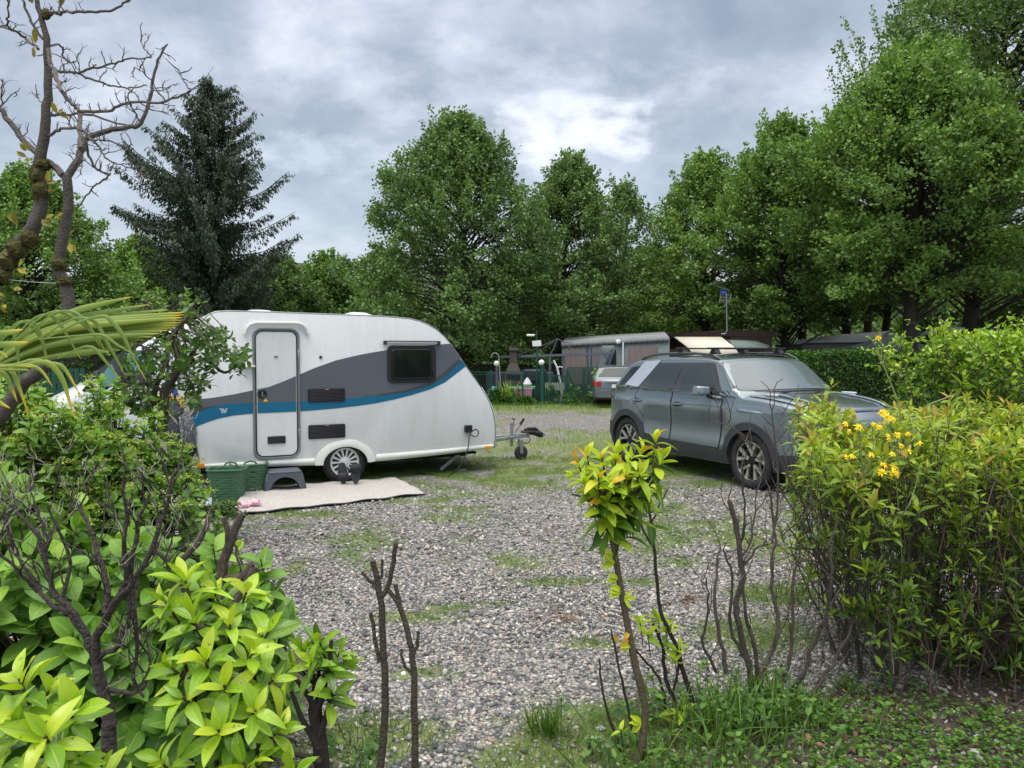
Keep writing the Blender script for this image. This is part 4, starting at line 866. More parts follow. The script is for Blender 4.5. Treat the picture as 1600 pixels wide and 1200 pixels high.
# step stool
p = gnd(439, 770); st_ = thing('step_stool', 'slate grey plastic step stool on the rug below the caravan door', 'stool', (p.x, p.y+0.12, 0.036), R(24))
b = MB(); Wt, Wb, D_, Hs = 0.205, 0.25, 0.15, 0.235
b.prism([(-Wt, Hs-0.03), (-Wt+0.01, Hs), (Wt-0.01, Hs), (Wt, Hs-0.03)], -D_, D_).build('top', M_['stool'], st_, bevel=0.012)
for sg in (-1, 1):
    prof = [(-Wt-0.002, Hs-0.02), (Wt+0.002, Hs-0.02), (Wb, 0.0), (Wb-0.055, 0.0)]+[((Wb-0.075)*math.cos(a)*0.98, 0.0+0.16*math.sin(a)) for a in [R(12+156*i/12) for i in range(13)]]+[(-Wb+0.055, 0.0), (-Wb, 0.0)]
    MB().prism(prof, sg*(D_-0.012)-0.006, sg*(D_-0.012)+0.006).build('side_panel', M_['stool'], st_, bevel=0.004)
    MB().add([(sg*Wt, -D_+0.01, Hs-0.03), (sg*Wt, D_-0.01, Hs-0.03), (sg*Wb, D_+0.005, 0), (sg*Wb, -D_-0.005, 0)], [(0, 1, 2, 3)]).build('leg', M_['stool'], st_, solid=0.01)
# sliders leaning on the caravan wheel
def slider(px, tilt, yaw, label, strap_low):
    p = gnd(px, 761); t = thing('sandal', label, 'sandal', (p.x, p.y+0.0, 0.04), CVR+R(yaw), 'black sandals leaning on the caravan wheel')
    A = Matrix.Rotation(R(tilt), 4, 'X')
    sole = []
    for i in range(20):
        a = 2*PI*i/20; L = 0.14; w = 0.062-0.008*math.cos(a*1.0+PI); sole.append((w*math.cos(a+PI/2), 0, L+L*math.sin(a+PI/2)))
    b = MB().add([(x, -0.014, z) for x, _, z in sole]+[(x, 0.014, z) for x, _, z in sole], [tuple(range(20)), tuple(range(39, 19, -1))]+[(i, i+20, (i+1) % 20+20, (i+1) % 20) for i in range(20)], 0, A)
    b.build('sole', M_['slipper'], t, bevel=0.004)
    z0 = 0.06 if strap_low else 0.17; rows = []
    for zz in (z0, z0+0.04, z0+0.08): rows.append([A @ Vector((0.067*math.cos(a), -0.012-0.06*math.sin(a), zz)) for a in [PI*i/10 for i in range(11)]])
    MB().sheet(rows).build('strap', M_['slipper'], t, solid=0.007)
slider(537, -14, 4, 'left black sandal of the pair leaning on the caravan wheel, strap near the ground', True)
slider(556, -12, -8, 'right black sandal of the pair leaning on the caravan wheel, strap at mid height', False)
def pinks(px, py, rz, label):
    p = gnd(px, py); t = thing('slipper', label, 'slipper', (p.x, p.y, 0.045), R(rz), 'pink slippers on the rug corner')
    sole = []
    for i in range(18):
        a = 2*PI*i/18; sole.append((0.12*math.cos(a), (0.045+0.006*math.cos(a))*math.sin(a)))
    MB().add([(x, y, 0.0) for x, y in sole]+[(x, y, 0.022) for x, y in sole], [tuple(range(17, -1, -1)), tuple(range(18, 36))]+[(i, (i+1) % 18, (i+1) % 18+18, i+18) for i in range(18)]).build('sole', M_['pinksl'], t, bevel=0.004)
    rows = []
    for xx in (0.015, 0.05, 0.09): rows.append([(xx, 0.05*math.cos(a), 0.02+0.045*math.sin(a)*(1.1-xx*5*0.9)) for a in [PI*i/8 for i in range(9)]])
    MB().sheet(rows).build('upper', M_['pinksl'], t, solid=0.006)
pinks(373, 800, 38, 'pink slipper lying nearest the rug corner'); pinks(392, 795, 12, 'pink slipper lying farther right on the rug')
# bag hanging at the caravan's rear corner with straps, yellow cloth behind it
bg = thing('hanging_bag', 'navy and silver bag hanging by straps at the rear corner of the caravan', 'bag', cvw(-2.0, 0.1, 0))
b = MB(); bc = cvw(-2.06, 0.12); rows = []
prof = [(1.16, 0.03), (1.10, 0.07), (1.0, 0.14), (0.88, 0.20), (0.72, 0.25), (0.56, 0.265), (0.44, 0.23), (0.36, 0.14), (0.33, 0.03)]
rb = random.Random(5)
for z, r_ in [(z, r_*0.92) for z, r_ in prof]:
    rows.append([(bc.x+0.03*(1.1-z)+r_*math.cos(a)*(1+0.12*math.sin(3*a+z*9)), bc.y+0.75*r_*math.sin(a)*(1+0.1*math.sin(4*a+z*7)), z+0.02*math.sin(2*a)) for a in [2*PI*j/24 for j in range(25)]])
MB().sheet(rows).build('sack', M_['navy'], bg, world=True)
rows2 = []
for k, (z, r_) in enumerate(((1.02, 0.14), (0.95, 0.185), (0.86, 0.22), (0.76, 0.25), (0.66, 0.26), (0.58, 0.265))):
    rows2.append([(bc.x+0.03*(1.1-z)+1.05*r_*math.cos(a)*(1+0.12*math.sin(3*a+z*9)), bc.y+0.80*r_*math.sin(a)*(1+0.1*math.sin(4*a+z*7)), z) for a in [R(-55+48*j/10) for j in range(11)]])
MB().sheet(rows2).build('silver_panel', M_['silverfab'], bg, world=True)
MB().tube([bc+Vector((-0.10, -0.05, 0.70)), bc+Vector((-0.08, -0.04, 1.2)), bc+Vector((-0.05, -0.02, 1.75))], 0.016, 6).build('strap', M_['black'], bg, world=True)
MB().tube([bc+Vector((0.0, -0.02, 1.12)), bc+Vector((0.06, -0.01, 1.35)), bc+Vector((0.05, 0, 1.78))], 0.013, 6).tube([bc+Vector((0.02, -0.02, 1.15)), bc+Vector((-0.03, -0.01, 1.4)), bc+Vector((0.03, 0, 1.7))], 0.010, 6).build('strap', M_['black'], bg, world=True)
MB().tube([bc+Vector((0.02, -0.04, 1.30)), bc+Vector((0.03, -0.05, 1.22))], 0.03, 8).build('buckle', M_['bluething'], bg, world=True)
yc = cvw(-2.0, 0.55); yt = thing('yellow_cloth', 'bright yellow cloth hanging behind the navy bag at the caravan rear', 'cloth', (yc.x, yc.y, 0))
rows = [[(yc.x-0.26+0.34*j/16, yc.y-0.03*math.sin(j*1.3+i*0.4)+0.02*math.sin(i), 1.18-0.30*i/10+0.02*math.sin(j*0.9)) for j in range(17)] for i in range(11)]
MB().sheet(rows).build('cloth', M_['yellow'], yt, world=True, solid=0.012)
MB().box((yc.x-0.1, yc.y+0.02, 0.84), (0.25, 0.04, 0.08)).build('white_hem', M_['whitepaint'], yt, world=True, bevel=0.01)
MB().tube([(yc.x-0.09, yc.y, 1.17), (yc.x-0.05, yc.y, 1.8)], 0.006, 5).build('cord', M_['black'], yt, world=True)
p = gnd(300, 792); o = MB().box((0, 0, 0), (0.42, 0.34, 0.03)).build('plastic_sheet', M_['greyslab'], None, bevel=0.008); o.location = (p.x, p.y, 0.03); o.rotation_euler = (R(3), R(-4), R(20)); tag(o, 'flat blue grey plastic panel lying left of the green baskets', 'panel')
p = gnd(318, 770); o = MB().prism([(-0.12, 0), (0.12, 0), (0.10, 0.05), (-0.02, 0.10), (-0.12, 0.02)], -0.06, 0.06).build('levelling_ramp', M_['greyslab'], None, bevel=0.008); o.location = (p.x, p.y, 0.01); o.rotation_euler = (0, 0, R(30)); tag(o, 'grey levelling wedge on the grass under the caravan rear', 'wedge')
# ============================================================ background structures
def wbox(b, p0, p1, th, z0, z1, m=0):    # vertical slab from p0 to p1
    d = Vector((p1[0]-p0[0], p1[1]-p0[1], 0)); L = d.length; a = math.atan2(d.y, d.x)
    M = Matrix.Translation(((p0[0]+p1[0])/2, (p0[1]+p1[1])/2, (z0+z1)/2)) @ Matrix.Rotation(a, 4, 'Z'); b.box((0, 0, 0), (L, th, z1-z0), m, M)
# wire mesh fence with green posts
FY = 25.6
def X(px, Y): return at(px, 600, Y).x
def Z(py, Y): return at(800, py, Y).z
fe = thing('wire_fence', 'low green wire panel fence left of the gate with leafy plants at its foot', 'fence', (X(800, FY), FY, 0))
xs = [X(700, FY), X(767, FY), X(816.5, FY), X(843, FY)]
for x in xs[:-1]: MB().box((x, FY, Z(578, FY)/2), (0.06, 0.06, Z(578, FY))).build('fence_post', M_['greenmetal'], fe, world=True)
b = MB(); z = 0.08
while z < Z(580, FY): b.box(((xs[0]+xs[-1])/2, FY-0.02, z), (xs[-1]-xs[0], 0.006, 0.006)); z += 0.2
x = xs[0]
while x < xs[-1]: b.box((x, FY-0.02, Z(580, FY)/2), (0.006, 0.006, Z(580, FY))); x += 0.055
for z in (Z(581, FY), Z(585, FY)): b.box(((xs[0]+xs[-1])/2, FY, z), (xs[-1]-xs[0], 0.02, 0.02))
b.build('wire_panel', M_['greenmetal'], fe, world=True)
gx0, gx1 = X(850, FY), X(883.5, FY); ga = thing('metal_gate', 'green barred metal garden gate with cement panel behind, right of the thick green post', 'gate', ((gx0+gx1)/2, FY, 0))
b = MB(); z1 = Z(587, FY)
for i in range(13): b.box((gx0+0.03+(gx1-gx0-0.06)*i/12, FY, z1/2+0.04), (0.018, 0.018, z1-0.06))
b.build('bar', M_['greenmetal'], ga, world=True)
b = MB()
for z in (0.1, z1): b.box(((gx0+gx1)/2, FY, z), (gx1-gx0, 0.04, 0.04))
for x in (gx0, gx1): b.box((x, FY-0.002, z1/2), (0.045, 0.045, z1))
b.build('gate_frame', M_['greenmetal'], ga, world=True)
tp = thing('gate_post', 'thick dark green round post carrying a white globe lamp beside the gate', 'post', (X(847, FY), FY-0.1, 0))
MB().tube([(X(847, FY), FY-0.1, 0), (X(847, FY), FY-0.1, Z(572, FY))], 0.085, 14).build('shaft', M_['greenmetal'], tp, world=True)
MB().tube([(X(847, FY), FY-0.1, Z(573, FY)), (X(847, FY), FY-0.1, Z(571, FY))], 0.10, 14).build('cap', M_['greenmetal'], tp, world=True)
def globe(px, py, Y, r, name, t):
    c = (X(px, Y), Y, Z(py, Y)); MB().lathe([(0.03, -r*1.05)]+[(r*math.sin(a), -r*math.cos(a)) for a in [R(12+168*i/10) for i in range(11)]], 20, 0, Matrix.Translation(c)).build(name, M_['globe'], t, world=True)
globe(846, 566.5, FY-0.1, 0.10, 'globe', tp)
gl = thing('globe_lamp', 'white globe garden lamp on a grey post at the left of the fence', 'lamp', (X(776, FY), FY-0.15, 0))
MB().tube([(X(777, FY), FY-0.15, 0), (X(776.5, FY), FY-0.15, Z(573, FY))], 0.05, 8).build('post', M_['greymetal'], gl, world=True); globe(776, 568, FY-0.15, 0.095, 'globe', gl)
cr = thing('shower_pipe', 'thin grey curved pole bending over left beside the globe lamp', 'pole', (X(782, FY), FY-0.3, 0))
MB().tube([(X(px, FY-0.3), FY-0.3, max(0, Z(py, FY-0.3))) for px, py in ((783, 630), (782, 600), (780, 565), (779, 555), (775, 551.5), (770, 552), (767, 559))], 0.018, 6).build('pipe', M_['galv'], cr, world=True)
sl = thing('street_lamp', 'slim dark green lamp pole with a pale lamp head, above the gate', 'street lamp', (X(839.5, FY), FY+0.2, 0))
LY = FY+0.2
MB().tube([(X(840.5, LY), LY, 0), (X(838.3, LY), LY, Z(516, LY))], [0.04, 0.022], 8).build('pole', M_['greenmetal'], sl, world=True)
MB().tube([(X(839, LY), LY, Z(523, LY)), (X(833, LY), LY-0.05, Z(523, LY))], 0.018, 6).build('arm', M_['greymetal'], sl, world=True)
MB().box((X(829, LY), LY-0.06, Z(524, LY)), (0.28, 0.14, 0.07)).build('lamp_head', M_['globe'], sl, world=True, bevel=0.03)
sg_ = thing('small_sign', 'small blank white sign board fixed to the green lamp pole', 'sign', (X(838.5, LY), LY-0.06, 0))
MB().box((0, 0, 0), (0.30, 0.012, 0.19), 0, Matrix.Translation((X(838.5, LY), LY-0.06, Z(536.5, LY))) @ Matrix.Rotation(R(-5), 4, 'Y')).build('board', M_['whitepaint'], sg_, world=True)
# pergola frame
PY0, PY1 = 27.0, 27.6
pg = thing('pergola_frame', 'grey open pergola frame over the fenced garden plot', 'pergola', (X(860, PY0), PY0, 0))
b = MB()
b.tube([(X(782, PY1), PY1+0.8, Z(558, PY1+0.8)), (X(859, PY0), PY0, Z(555.5, PY0)), (X(954, PY0), PY0-0.2, Z(552.5, PY0-.2))], 0.06, 4)
b.build('top_beam', M_['greymetal'], pg, world=True)
for px in (859, 880.5, 952): MB().box((X(px, PY0), PY0, Z(554, PY0)/2), (0.075, 0.075, Z(554, PY0))).build('upright', M_['greymetal'], pg, world=True)
MB().tube([(X(943, PY0), PY0, Z(554, PY0)), (X(952, PY0), PY0, Z(565, PY0))], 0.025, 4).build('brace', M_['greymetal'], pg, world=True)
b = MB(); pk = Vector((X(871, 27.4), 27.4, Z(529, 27.4)))
for px, py, Y in ((859, 555, 27), (825, 557, 27.9), (797, 558, 28.3), (911, 553, 27), (893, 536, 29), (845, 540, 29)):
    q = Vector((X(px, Y), Y, Z(py, Y))); b.tube([q, (q+pk)/2+Vector((0, 0, -0.06)), pk], 0.014, 5)
b.build('canopy_rod', M_['greymetal'], pg, world=True)
# barbecue chimney
bq = thing('garden_barbecue', 'grey stone barbecue with a tapering chimney hood behind the fence', 'barbecue', (X(802, 27.8), 27.8, 0))
cx, cy = X(802, 27.8), 27.8
b = MB()
for z0, w0, z1, w1 in ((0.0, 0.62, 0.75, 0.62), (1.0, 0.62, 1.38, 0.28), (1.38, 0.28, 1.85, 0.24), (1.85, 0.36, 1.95, 0.30)):
    b.add([(cx+i*w/2*1.0, cy+j*w/2, z) for z, w in ((z0, w0), (z1, w1)) for i, j in ((-1, -1), (1, -1), (1, 1), (-1, 1))], [(3, 2, 1, 0), (4, 5, 6, 7), (0, 1, 5, 4), (1, 2, 6, 5), (2, 3, 7, 6), (3, 0, 4, 7)])
for i in (-1, 1): b.box((cx+i*0.28, cy, 0.87), (0.07, 0.6, 0.26))
b.build('masonry', M_['chimney'], bq, world=True)
# green cylinder planter, pink tub, pots
GP = 26.1
t = thing('planter_trough', 'long bright green plastic trough behind the wire fence', 'trough', (X(813, GP), GP, 0))
b = MB().tube([(X(793, GP), GP, Z(608, GP)), (X(836, GP), GP, Z(607, GP))], 0.10, 12); b.build('trough', M_['gplastic'], t, world=True)
b = MB()
for px in (796, 833): b.box((X(px, GP), GP, Z(612, GP)/2), (0.06, 0.18, Z(611, GP)))
b.build('leg', M_['greenmetal'], t, world=True)
t = thing('plastic_tub', 'pink ribbed plastic tub behind the wire fence', 'tub', (X(818, GP), GP-0.25, 0))
b = MB(); w = X(831, GP)-X(804, GP)
rows = [[(X(817.5, GP)+(w/2*k)*sx_+(0.008 if j % 2 else 0), GP-0.25+sy_*0.2*k, z) for j, (sx_, sy_) in enumerate([(-1+2*i/14, -1) for i in range(15)]+[(1, -1+2*i/6) for i in range(1, 7)]+[(1-2*i/14, 1) for i in range(1, 15)]+[(-1, 1-2*i/6) for i in range(1, 7)])] for z, k in ((0.20, 0.86), (0.52, 1.0), (0.54, 1.04), (0.55, 0.9))]
b.sheet(rows).build('tub', M_['pink'], t, world=True)
t = thing('flower_pot', 'dark red pot under the pink tub', 'pot', (X(824, GP), GP-0.3, 0))
MB().lathe([(0.17, 0.0), (0.20, 0.18), (0.22, 0.2), (0.19, 0.2), (0.17, 0.02)], 20, 0, Matrix.Translation((X(824, GP), GP-0.5, 0.0))).build('pot', M_['pinkred'], t, world=True)
t = thing('round_pot', 'teal rounded pot behind the fence beside the globe lamp', 'pot', (X(770, GP), GP, 0))
MB().lathe([(0.05, 0.20), (0.15, 0.3), (0.17, 0.42), (0.13, 0.54), (0.05, 0.60), (0.0, 0.60)], 18, 0, Matrix.Translation((X(771, GP), GP, 0))).box((X(771, GP), GP, 0.1), (0.2, 0.2, 0.2)).build('pot', M_['tealpot'], t, world=True)
t = thing('cement_panel', 'pale cement panel leaning behind the green gate', 'panel', (X(868, 26.3), 26.3, 0))
wb = MB(); wbox(wb, (X(851, 26.3), 26.3), (X(882, 26.3), 26.3), 0.05, 0.45, Z(598, 26.3)); wbox(wb, (X(852, 26.3), 26.32), (X(853, 26.3), 26.32), 0.04, 0, 0.46); wbox(wb, (X(880, 26.3), 26.32), (X(881, 26.3), 26.32), 0.04, 0, 0.46); wb.build('panel', M_['concrete'], t, world=True)
t = thing('folded_ladder', 'white tilted ladder frame behind the gate', 'ladder', (X(872, 26.8), 26.8, 0))
b = MB().tube([(X(px, 26.8), 26.8, Z(py, 26.8)) for px, py in ((876, 600), (873, 585), (870, 573), (865, 563))], 0.035, 6).tube([(X(px, 26.8), 26.8, Z(py, 26.8)) for px, py in ((870, 575), (874, 573), (879, 574))], 0.02, 6)
b.tube([(X(px, 26.8), 26.8, max(0, Z(py, 26.8))) for px, py in ((877, 600), (878, 632))], 0.03, 6); b.build('rail', M_['whitepaint'], t, world=True)
t = thing('blue_toy', 'small blue plastic toy lying at the foot of the gate', 'toy', (X(875, 25.9), 25.9, 0)); MB().lathe([(0.0, 0.0), (0.1, 0.03), (0.12, 0.10), (0.07, 0.17), (0, 0.19)], 12, 0, Matrix.Translation((X(875, 25.9), 25.9, 0))).build('shell', M_['bluething'], t, world=True)
t = thing('white_bag', 'white bag on top of the green trough', 'bag', (X(825, GP), GP+0.15, 0)); MB().lathe([(0.13, 0.0), (0.16, 0.08), (0.10, 0.2), (0.04, 0.3), (0, 0.31)], 12, 0, Matrix.Translation((X(824, GP), GP+0.05, Z(604, GP)))).build('sack', M_['whitepaint'], t, world=True)
t = thing('dark_furniture_pile', 'dark covered furniture in the shade behind the fence', 'furniture', (X(815, 28.8), 28.8, 0))
b = MB().box((X(812, 28.8), 28.9, 0.55), (2.6, 0.7, 1.0)).box((X(835, 28.8), 28.7, 0.9), (0.9, 0.5, 0.5)); b.build('cover', M_['navy'], t, world=True, bevel=0.08)
# green shade-net fence
nf = thing('net_fence', 'dark green shade net fence with posts left of the estate car', 'fence', (X(905, 26), 26.0, 0))
m, nt, b_, out = newmat('shade_net'); b_.inputs['Base Color'].default_value = (0.02, 0.06, 0.045, 1); b_.inputs['Roughness'].default_value = 0.8
tr = nt.nodes.new('ShaderNodeBsdfTransparent'); mx = nt.nodes.new('ShaderNodeMixShader'); mx.inputs[0].default_value = 0.25; nt.links.new(b_.outputs[0], mx.inputs[1]); nt.links.new(tr.outputs[0], mx.inputs[2]); nt.links.new(mx.outputs[0], out.inputs[0])
MB().sheet([[(X(886, 26)+(X(945, 26)-X(886, 26))*k/20, 26.0+0.02*math.sin(k*1.7), z) for k in range(21)] for z in (0.05, 0.7, 1.28)]).build('net', m, nf, world=True)
for px in (885, 912, 944): MB().box((X(px, 26), 25.97, Z(576, 26)/2), (0.06, 0.05, Z(576, 26))).build('fence_post', M_['greenmetal'], nf, world=True, label='yellow green fence post' if px == 912 else None)
MB().tube([(X(887, 26), 25.95, Z(581, 26)), (X(908, 26), 25.95, 0.05)], 0.02, 5).build('stay', M_['greenmetal'], nf, world=True)
# awning tent of grey canvas with pink curtained windows
AY = 29.5
aw = thing('awning_tent', 'grey green caravan awning with scalloped valance and pink curtained windows', 'awning', (X(960, AY), AY, 0))
A0 = Vector((X(878, AY), AY, 0)); A1 = Vector((X(1046, 27.2), 27.2, 0))
def aL(px):   # point along the awning front by pixel column
    u = (px-878)/(1046-878); # perspective-correct enough at this distance
    d = ray(px, 560); den_ = d.x*(A1.y-A0.y)-d.y*(A1.x-A0.x); s_ = (A0.x*d.y-A0.y*d.x)/(d.y*(A0.x-A1.x)-d.x*(A0.y-A1.y)) if abs(den_) > 1e-9 else u
    return A0.lerp(A1, s_)
def aP(px, py, off=0.0):
    p = aL(px); dd = (A1-A0).normalized(); nn = Vector((dd.y, -dd.x, 0)); q = p+nn*off; return Vector((q.x, q.y, at(px, py, p.y).z))
eaves = lambda px: 535.5-(px-878)*9.0/168
K = 60; rows = [[aP(878+168*k/K, eaves(878+168*k/K)+1) for k in range(K+1)], [Vector((aP(878+168*k/K, 600).x, aP(878+168*k/K, 600).y, 0)) for k in range(K+1)]]
MB().sheet(rows).build('wall', M_['canvas'], aw, world=True, solid=0.02)
rows = [[aP(878+168*k/K, eaves(878+168*k/K), 0.06) for k in range(K+1)], [aP(878+168*k/K, eaves(878+168*k/K)+5.5+(1.6*abs(math.sin(k*PI/3))), 0.07) for k in range(K+1)]]
MB().sheet(rows).build('valance', M_['canvasgrey'], aw, world=True, solid=0.015)
rows = [[aP(878+168*k/K, eaves(878+168*k/K), 0.06) for k in range(K+1)], [aP(878+168*k/K, eaves(878+168*k/K), 0)+Vector((0.3, 2.4, 0.25)) for k in range(K+1)]]
MB().sheet(rows).build('roof', M_['canvasgrey'], aw, world=True, solid=0.015)
for (a, b2, c, d_) in ((883, 918, 545, 600), (927, 943, 545, 600), (981, 1028, 540, 600)):
    rows = [[aP(a+(b2-a)*k/12, yy, 0.03+0.015*math.sin(k*2.1)) for k in range(13)] for yy in (c, (c+d_)/2, d_)]
    MB().sheet(rows).build('curtained_window', M_['curtain'], aw, world=True)
MB().tube([aP(975.5, 535, 0.12), aP(975.5, 590, 0.12)], 0.03, 6).build('pole', M_['whitepaint'], aw, world=True)
MB().lathe([(0, -0.1), (0.08, -0.06), (0.1, 0.0), (0.08, 0.06), (0, 0.09)], 14, 0, Matrix.Translation(aP(969, 534, 0.2))).build('lamp', M_['globe'], aw, world=True)
MB().add([aP(963, 544, 0.04), aP(963.5, 573, 0.04), aP(953, 572, 0.04)], [(0, 1, 2)]).build('door_opening', M_['dark'], aw, world=True)
for px in (918.5, 924): MB().tube([aP(px, 541, 0.05), Vector((aP(px, 600).x, aP(px, 600).y-0.05, 0))], 0.035, 5).build('seam', M_['greymetal'], aw, world=True)
rows = [[aP(940+(963-940)*v*(0.25+0.75*(1-u)) + (-12*u), 540+60*u, 0.05+0.10*v) for v in (0, 0.33, 0.66, 1)] for u in [i/8 for i in range(9)]]
MB().sheet(rows).build('door_flap', M_['canvas'], aw, world=True, solid=0.015)
# mobile home roof behind
rf = thing('mobile_home', 'dark brown flat roofed mobile home behind the awning', 'mobile home', (X(1040, 30), 30.5, 0))
Q0, Q1 = at(925, 530, 33.0), at(1134, 515, 27.2); T1 = at(1134, 525.5, 27.2); T0 = at(925, 531.5, 33.0)
dd = Vector((Q1.x-Q0.x, Q1.y-Q0.y, 0)).normalized(); nn = Vector((-dd.y, dd.x, 0))
b = MB(); vs = [Q0, Q1, T1, T0]; vs2 = [v+nn*3.0 for v in vs]; b.add(vs+vs2, [(0, 1, 2, 3), (4, 7, 6, 5), (0, 4, 5, 1), (1, 5, 6, 2), (2, 6, 7, 3), (3, 7, 4, 0)]).build('roof', M_['brown'], rf, world=True)
b = MB(); lo = [Vector((v.x, v.y, 0))+nn*0.25 for v in (T0, T1)]; hi = [Vector((v.x, v.y, v.z-0.01))+nn*0.25 for v in (T0, T1)]; b.add(lo+hi[::-1]+[v+nn*2.5 for v in lo+hi[::-1]], [(0, 1, 2, 3), (7, 6, 5, 4), (1, 5, 6, 2), (0, 3, 7, 4)]).build('wall', M_['brown'], rf, world=True)
ca = thing('cream_awning', 'cream coloured sloping awning below the brown roof', 'awning', (X(1100, 26), 26, 0))
b = MB(); vs = [at(1054, 527, 27.0), at(1127, 527, 26.4), at(1146, 541, 24.6), at(1157, 556, 24.5), at(1085, 556, 24.9), at(1075, 543, 25.2)]
b.add(vs, [(0, 1, 2, 5), (5, 2, 3, 4)]).build('canopy', M_['cream'], ca, world=True, solid=0.03)
for px, Y in ((1078, 25.2), (1150, 24.6)): MB().tube([(X(px, Y), Y+.05, 0), (X(px, Y), Y+.05, Z(556, Y))], 0.025, 6).build('pole', M_['greymetal'], ca, world=True)
da = thing('grey_canopy', 'dark grey canopy sheet to the right of the cream awning', 'canopy', (X(1165, 27), 27, 0))
vs = [at(1127, 528, 28), at(1175, 530, 28.6), at(1203, 541, 27.6), at(1198, 545, 26.6), at(1150, 545, 26.2), at(1140, 533, 27)]
MB().add(vs, [(0, 1, 2, 3, 4, 5)]).build('canopy', M_['canvasdark'], da, world=True, solid=0.03)
for px, Y in ((1150, 26.3), (1196, 26.8)): MB().tube([(X(px, Y), Y, 0), (X(px, Y), Y, Z(545, Y))], 0.03, 6).build('pole', M_['greymetal'], da, world=True)
b = MB().box((X(1120, 28.5), 28.8, 0.95), (4.2, 0.6, 1.9)); t = thing('shaded_shed', 'dark shed wall in the shade beneath the awnings', 'shed', (X(1120, 28.5), 28.8, 0)); b.build('wall', M_['brown'], t, world=True)
# antenna
an = thing('tv_antenna', 'grey television antenna on a bent pole at the end of the brown roof', 'antenna', (X(1134, 27.1), 27.1, 0))
NY = 27.1
MB().tube([at(px, py, NY) for px, py in ((1127, 522), (1133, 521.5), (1136, 517), (1135.5, 500), (1135, 458))], 0.022, 6).build('mast', M_['galv'], an, world=True)
MB().tube([at(1126, 452, NY), at(1141, 453.5, NY+0.6)], 0.012, 5).build('boom', M_['galv'], an, world=True)
b = MB()
for i in range(9):
    u = i/8; c = at(1122+16*u, 447.5+5*u, NY-0.2+0.5*u); b.tube([c+Vector((-0.05-0.10, -0.12, 0.0)), c+Vector((0.10, 0.12, 0))], 0.007, 4)
for px0, px1, y0, y1 in ((1126, 1124, 460, 473), (1143, 1139.5, 459, 472)):
    b.tube([at(px0, y0, NY), at(px1, y1, NY)], 0.012, 4)
for i in range(6):
    y = 460+2.4*i; b.tube([at(1126-0.3*i, y+0.5, NY), at(1143-0.6*i, y-0.5, NY)], 0.007, 4)
b.build('element', M_['galv'], an, world=True)
MB().box(tuple(at(1130, 457, NY)), (0.2, 0.1, 0.1)).build('amplifier', M_['bluething'], an, world=True)
# tents on the right behind the hedge
tt = thing('frame_tent', 'long grey roofed tent behind the far hedge, left of the green tarpaulin', 'tent', (X(1330, 31), 31, 0))
TY = 31.0
v = [at(1252, 537, TY), at(1385, 535, TY), at(1292, 524.5, TY+1.6), at(1395, 517, TY+1.6), at(1265, 530, TY+3)]
b = MB().add([v[0], v[1], v[3], v[2], v[0]+Vector((0.0, 3.2, 0)), v[1]+Vector((0, 3.2, 0))], [(0, 1, 2, 3), (3, 2, 5, 4), (0, 3, 4)]); b.build('roof', M_['tentgrey'], tt, world=True, solid=0.02)
b = MB().add([v[0]+Vector((0.05, 0.03, -0.02)), v[1]+Vector((-.02, 0.03, -0.02)), Vector((v[1].x, TY+0.05, 0)), Vector((v[0].x+0.05, TY+0.05, 0)), v[0]+Vector((0.05, 3.1, 0)), Vector((v[0].x+0.05, TY+3.1, 0))], [(0, 1, 2, 3), (0, 3, 5, 4)]); b.build('wall', mat('tent_wall', (0.16, 0.16, 0.15), 0.85, 0, 0.1, 2, stretch=(5, 5, 0.5)), tt, world=True)
MB().tube([v[0]+Vector((0, -0.05, 0)), v[1]+Vector((0, -0.05, 0))], 0.035, 5).tube([v[0]+Vector((0.02, -0.05, 0)), Vector((v[0].x+0.02, TY-0.05, 0))], 0.035, 5).build('frame', M_['greymetal'], tt, world=True)
gt = thing('tarpaulin_tent', 'pleated dark green tarpaulin tent with a pointed top behind the far hedge', 'tent', (X(1395, 30), 30, 0))
GY = 29.6; pk = at(1392, 516.5, GY+1.2); ring = []
cc = Vector((X(1392, GY+1.2), GY+1.2, 0)); rim = at(1392, 547, GY).z
for j in range(72):
    a = 2*PI*j/72; rr_ = (2.75 if math.cos(a) < 0 else 2.3)*(1+0.02*math.sin(j*2.6)); ring.append(Vector((cc.x+rr_*math.cos(a), cc.y+1.6*math.sin(a), rim+0.06*math.sin(a*5)+0.03*math.sin(j*1.9))))
rows = []
for u in (0.0, 0.05, 0.2, 0.4, 0.6, 0.8, 1.0):
    row = []
    for j, q in enumerate(ring+[ring[0]]):
        p_ = pk.lerp(q, u); row.append(p_+Vector((0, 0, -0.22*math.sin(PI*u)+0.05*u*math.sin(j*1.31)+0.03*u*math.sin(j*2.9))))
    rows.append(row)
MB().sheet(rows).build('tarpaulin', M_['tarp'], gt, world=True)
MB().tube([Vector((cc.x, cc.y, 0)), pk], 0.04, 8).build('centre_pole', M_['greymetal'], gt, world=True)
for px in (1425,): pass
t2 = thing('lean_to_roof', 'grey sheet roof with dark underside seen between the two tree trunks', 'roof', (X(1470, 30), 30, 0))
b = MB().add([at(1437, 524, 30), at(1508, 515, 29), at(1508, 511, 31.5), at(1450, 516, 33)], [(0, 1, 2, 3)]); b.build('sheet', M_['tentgrey'], t2, world=True, solid=0.04)
MB().add([at(1440, 526, 30.4), at(1507, 517, 29.4), Vector((X(1507, 29.4), 29.4, 0)), Vector((X(1440, 30.4), 30.4, 0))], [(0, 1, 2, 3)]).build('wall', M_['brown'], t2, world=True, solid=0.04)
t3 = thing('dark_roof', 'dark curved roof edge right of the second tree trunk', 'roof', (X(1555, 30), 30, 0))
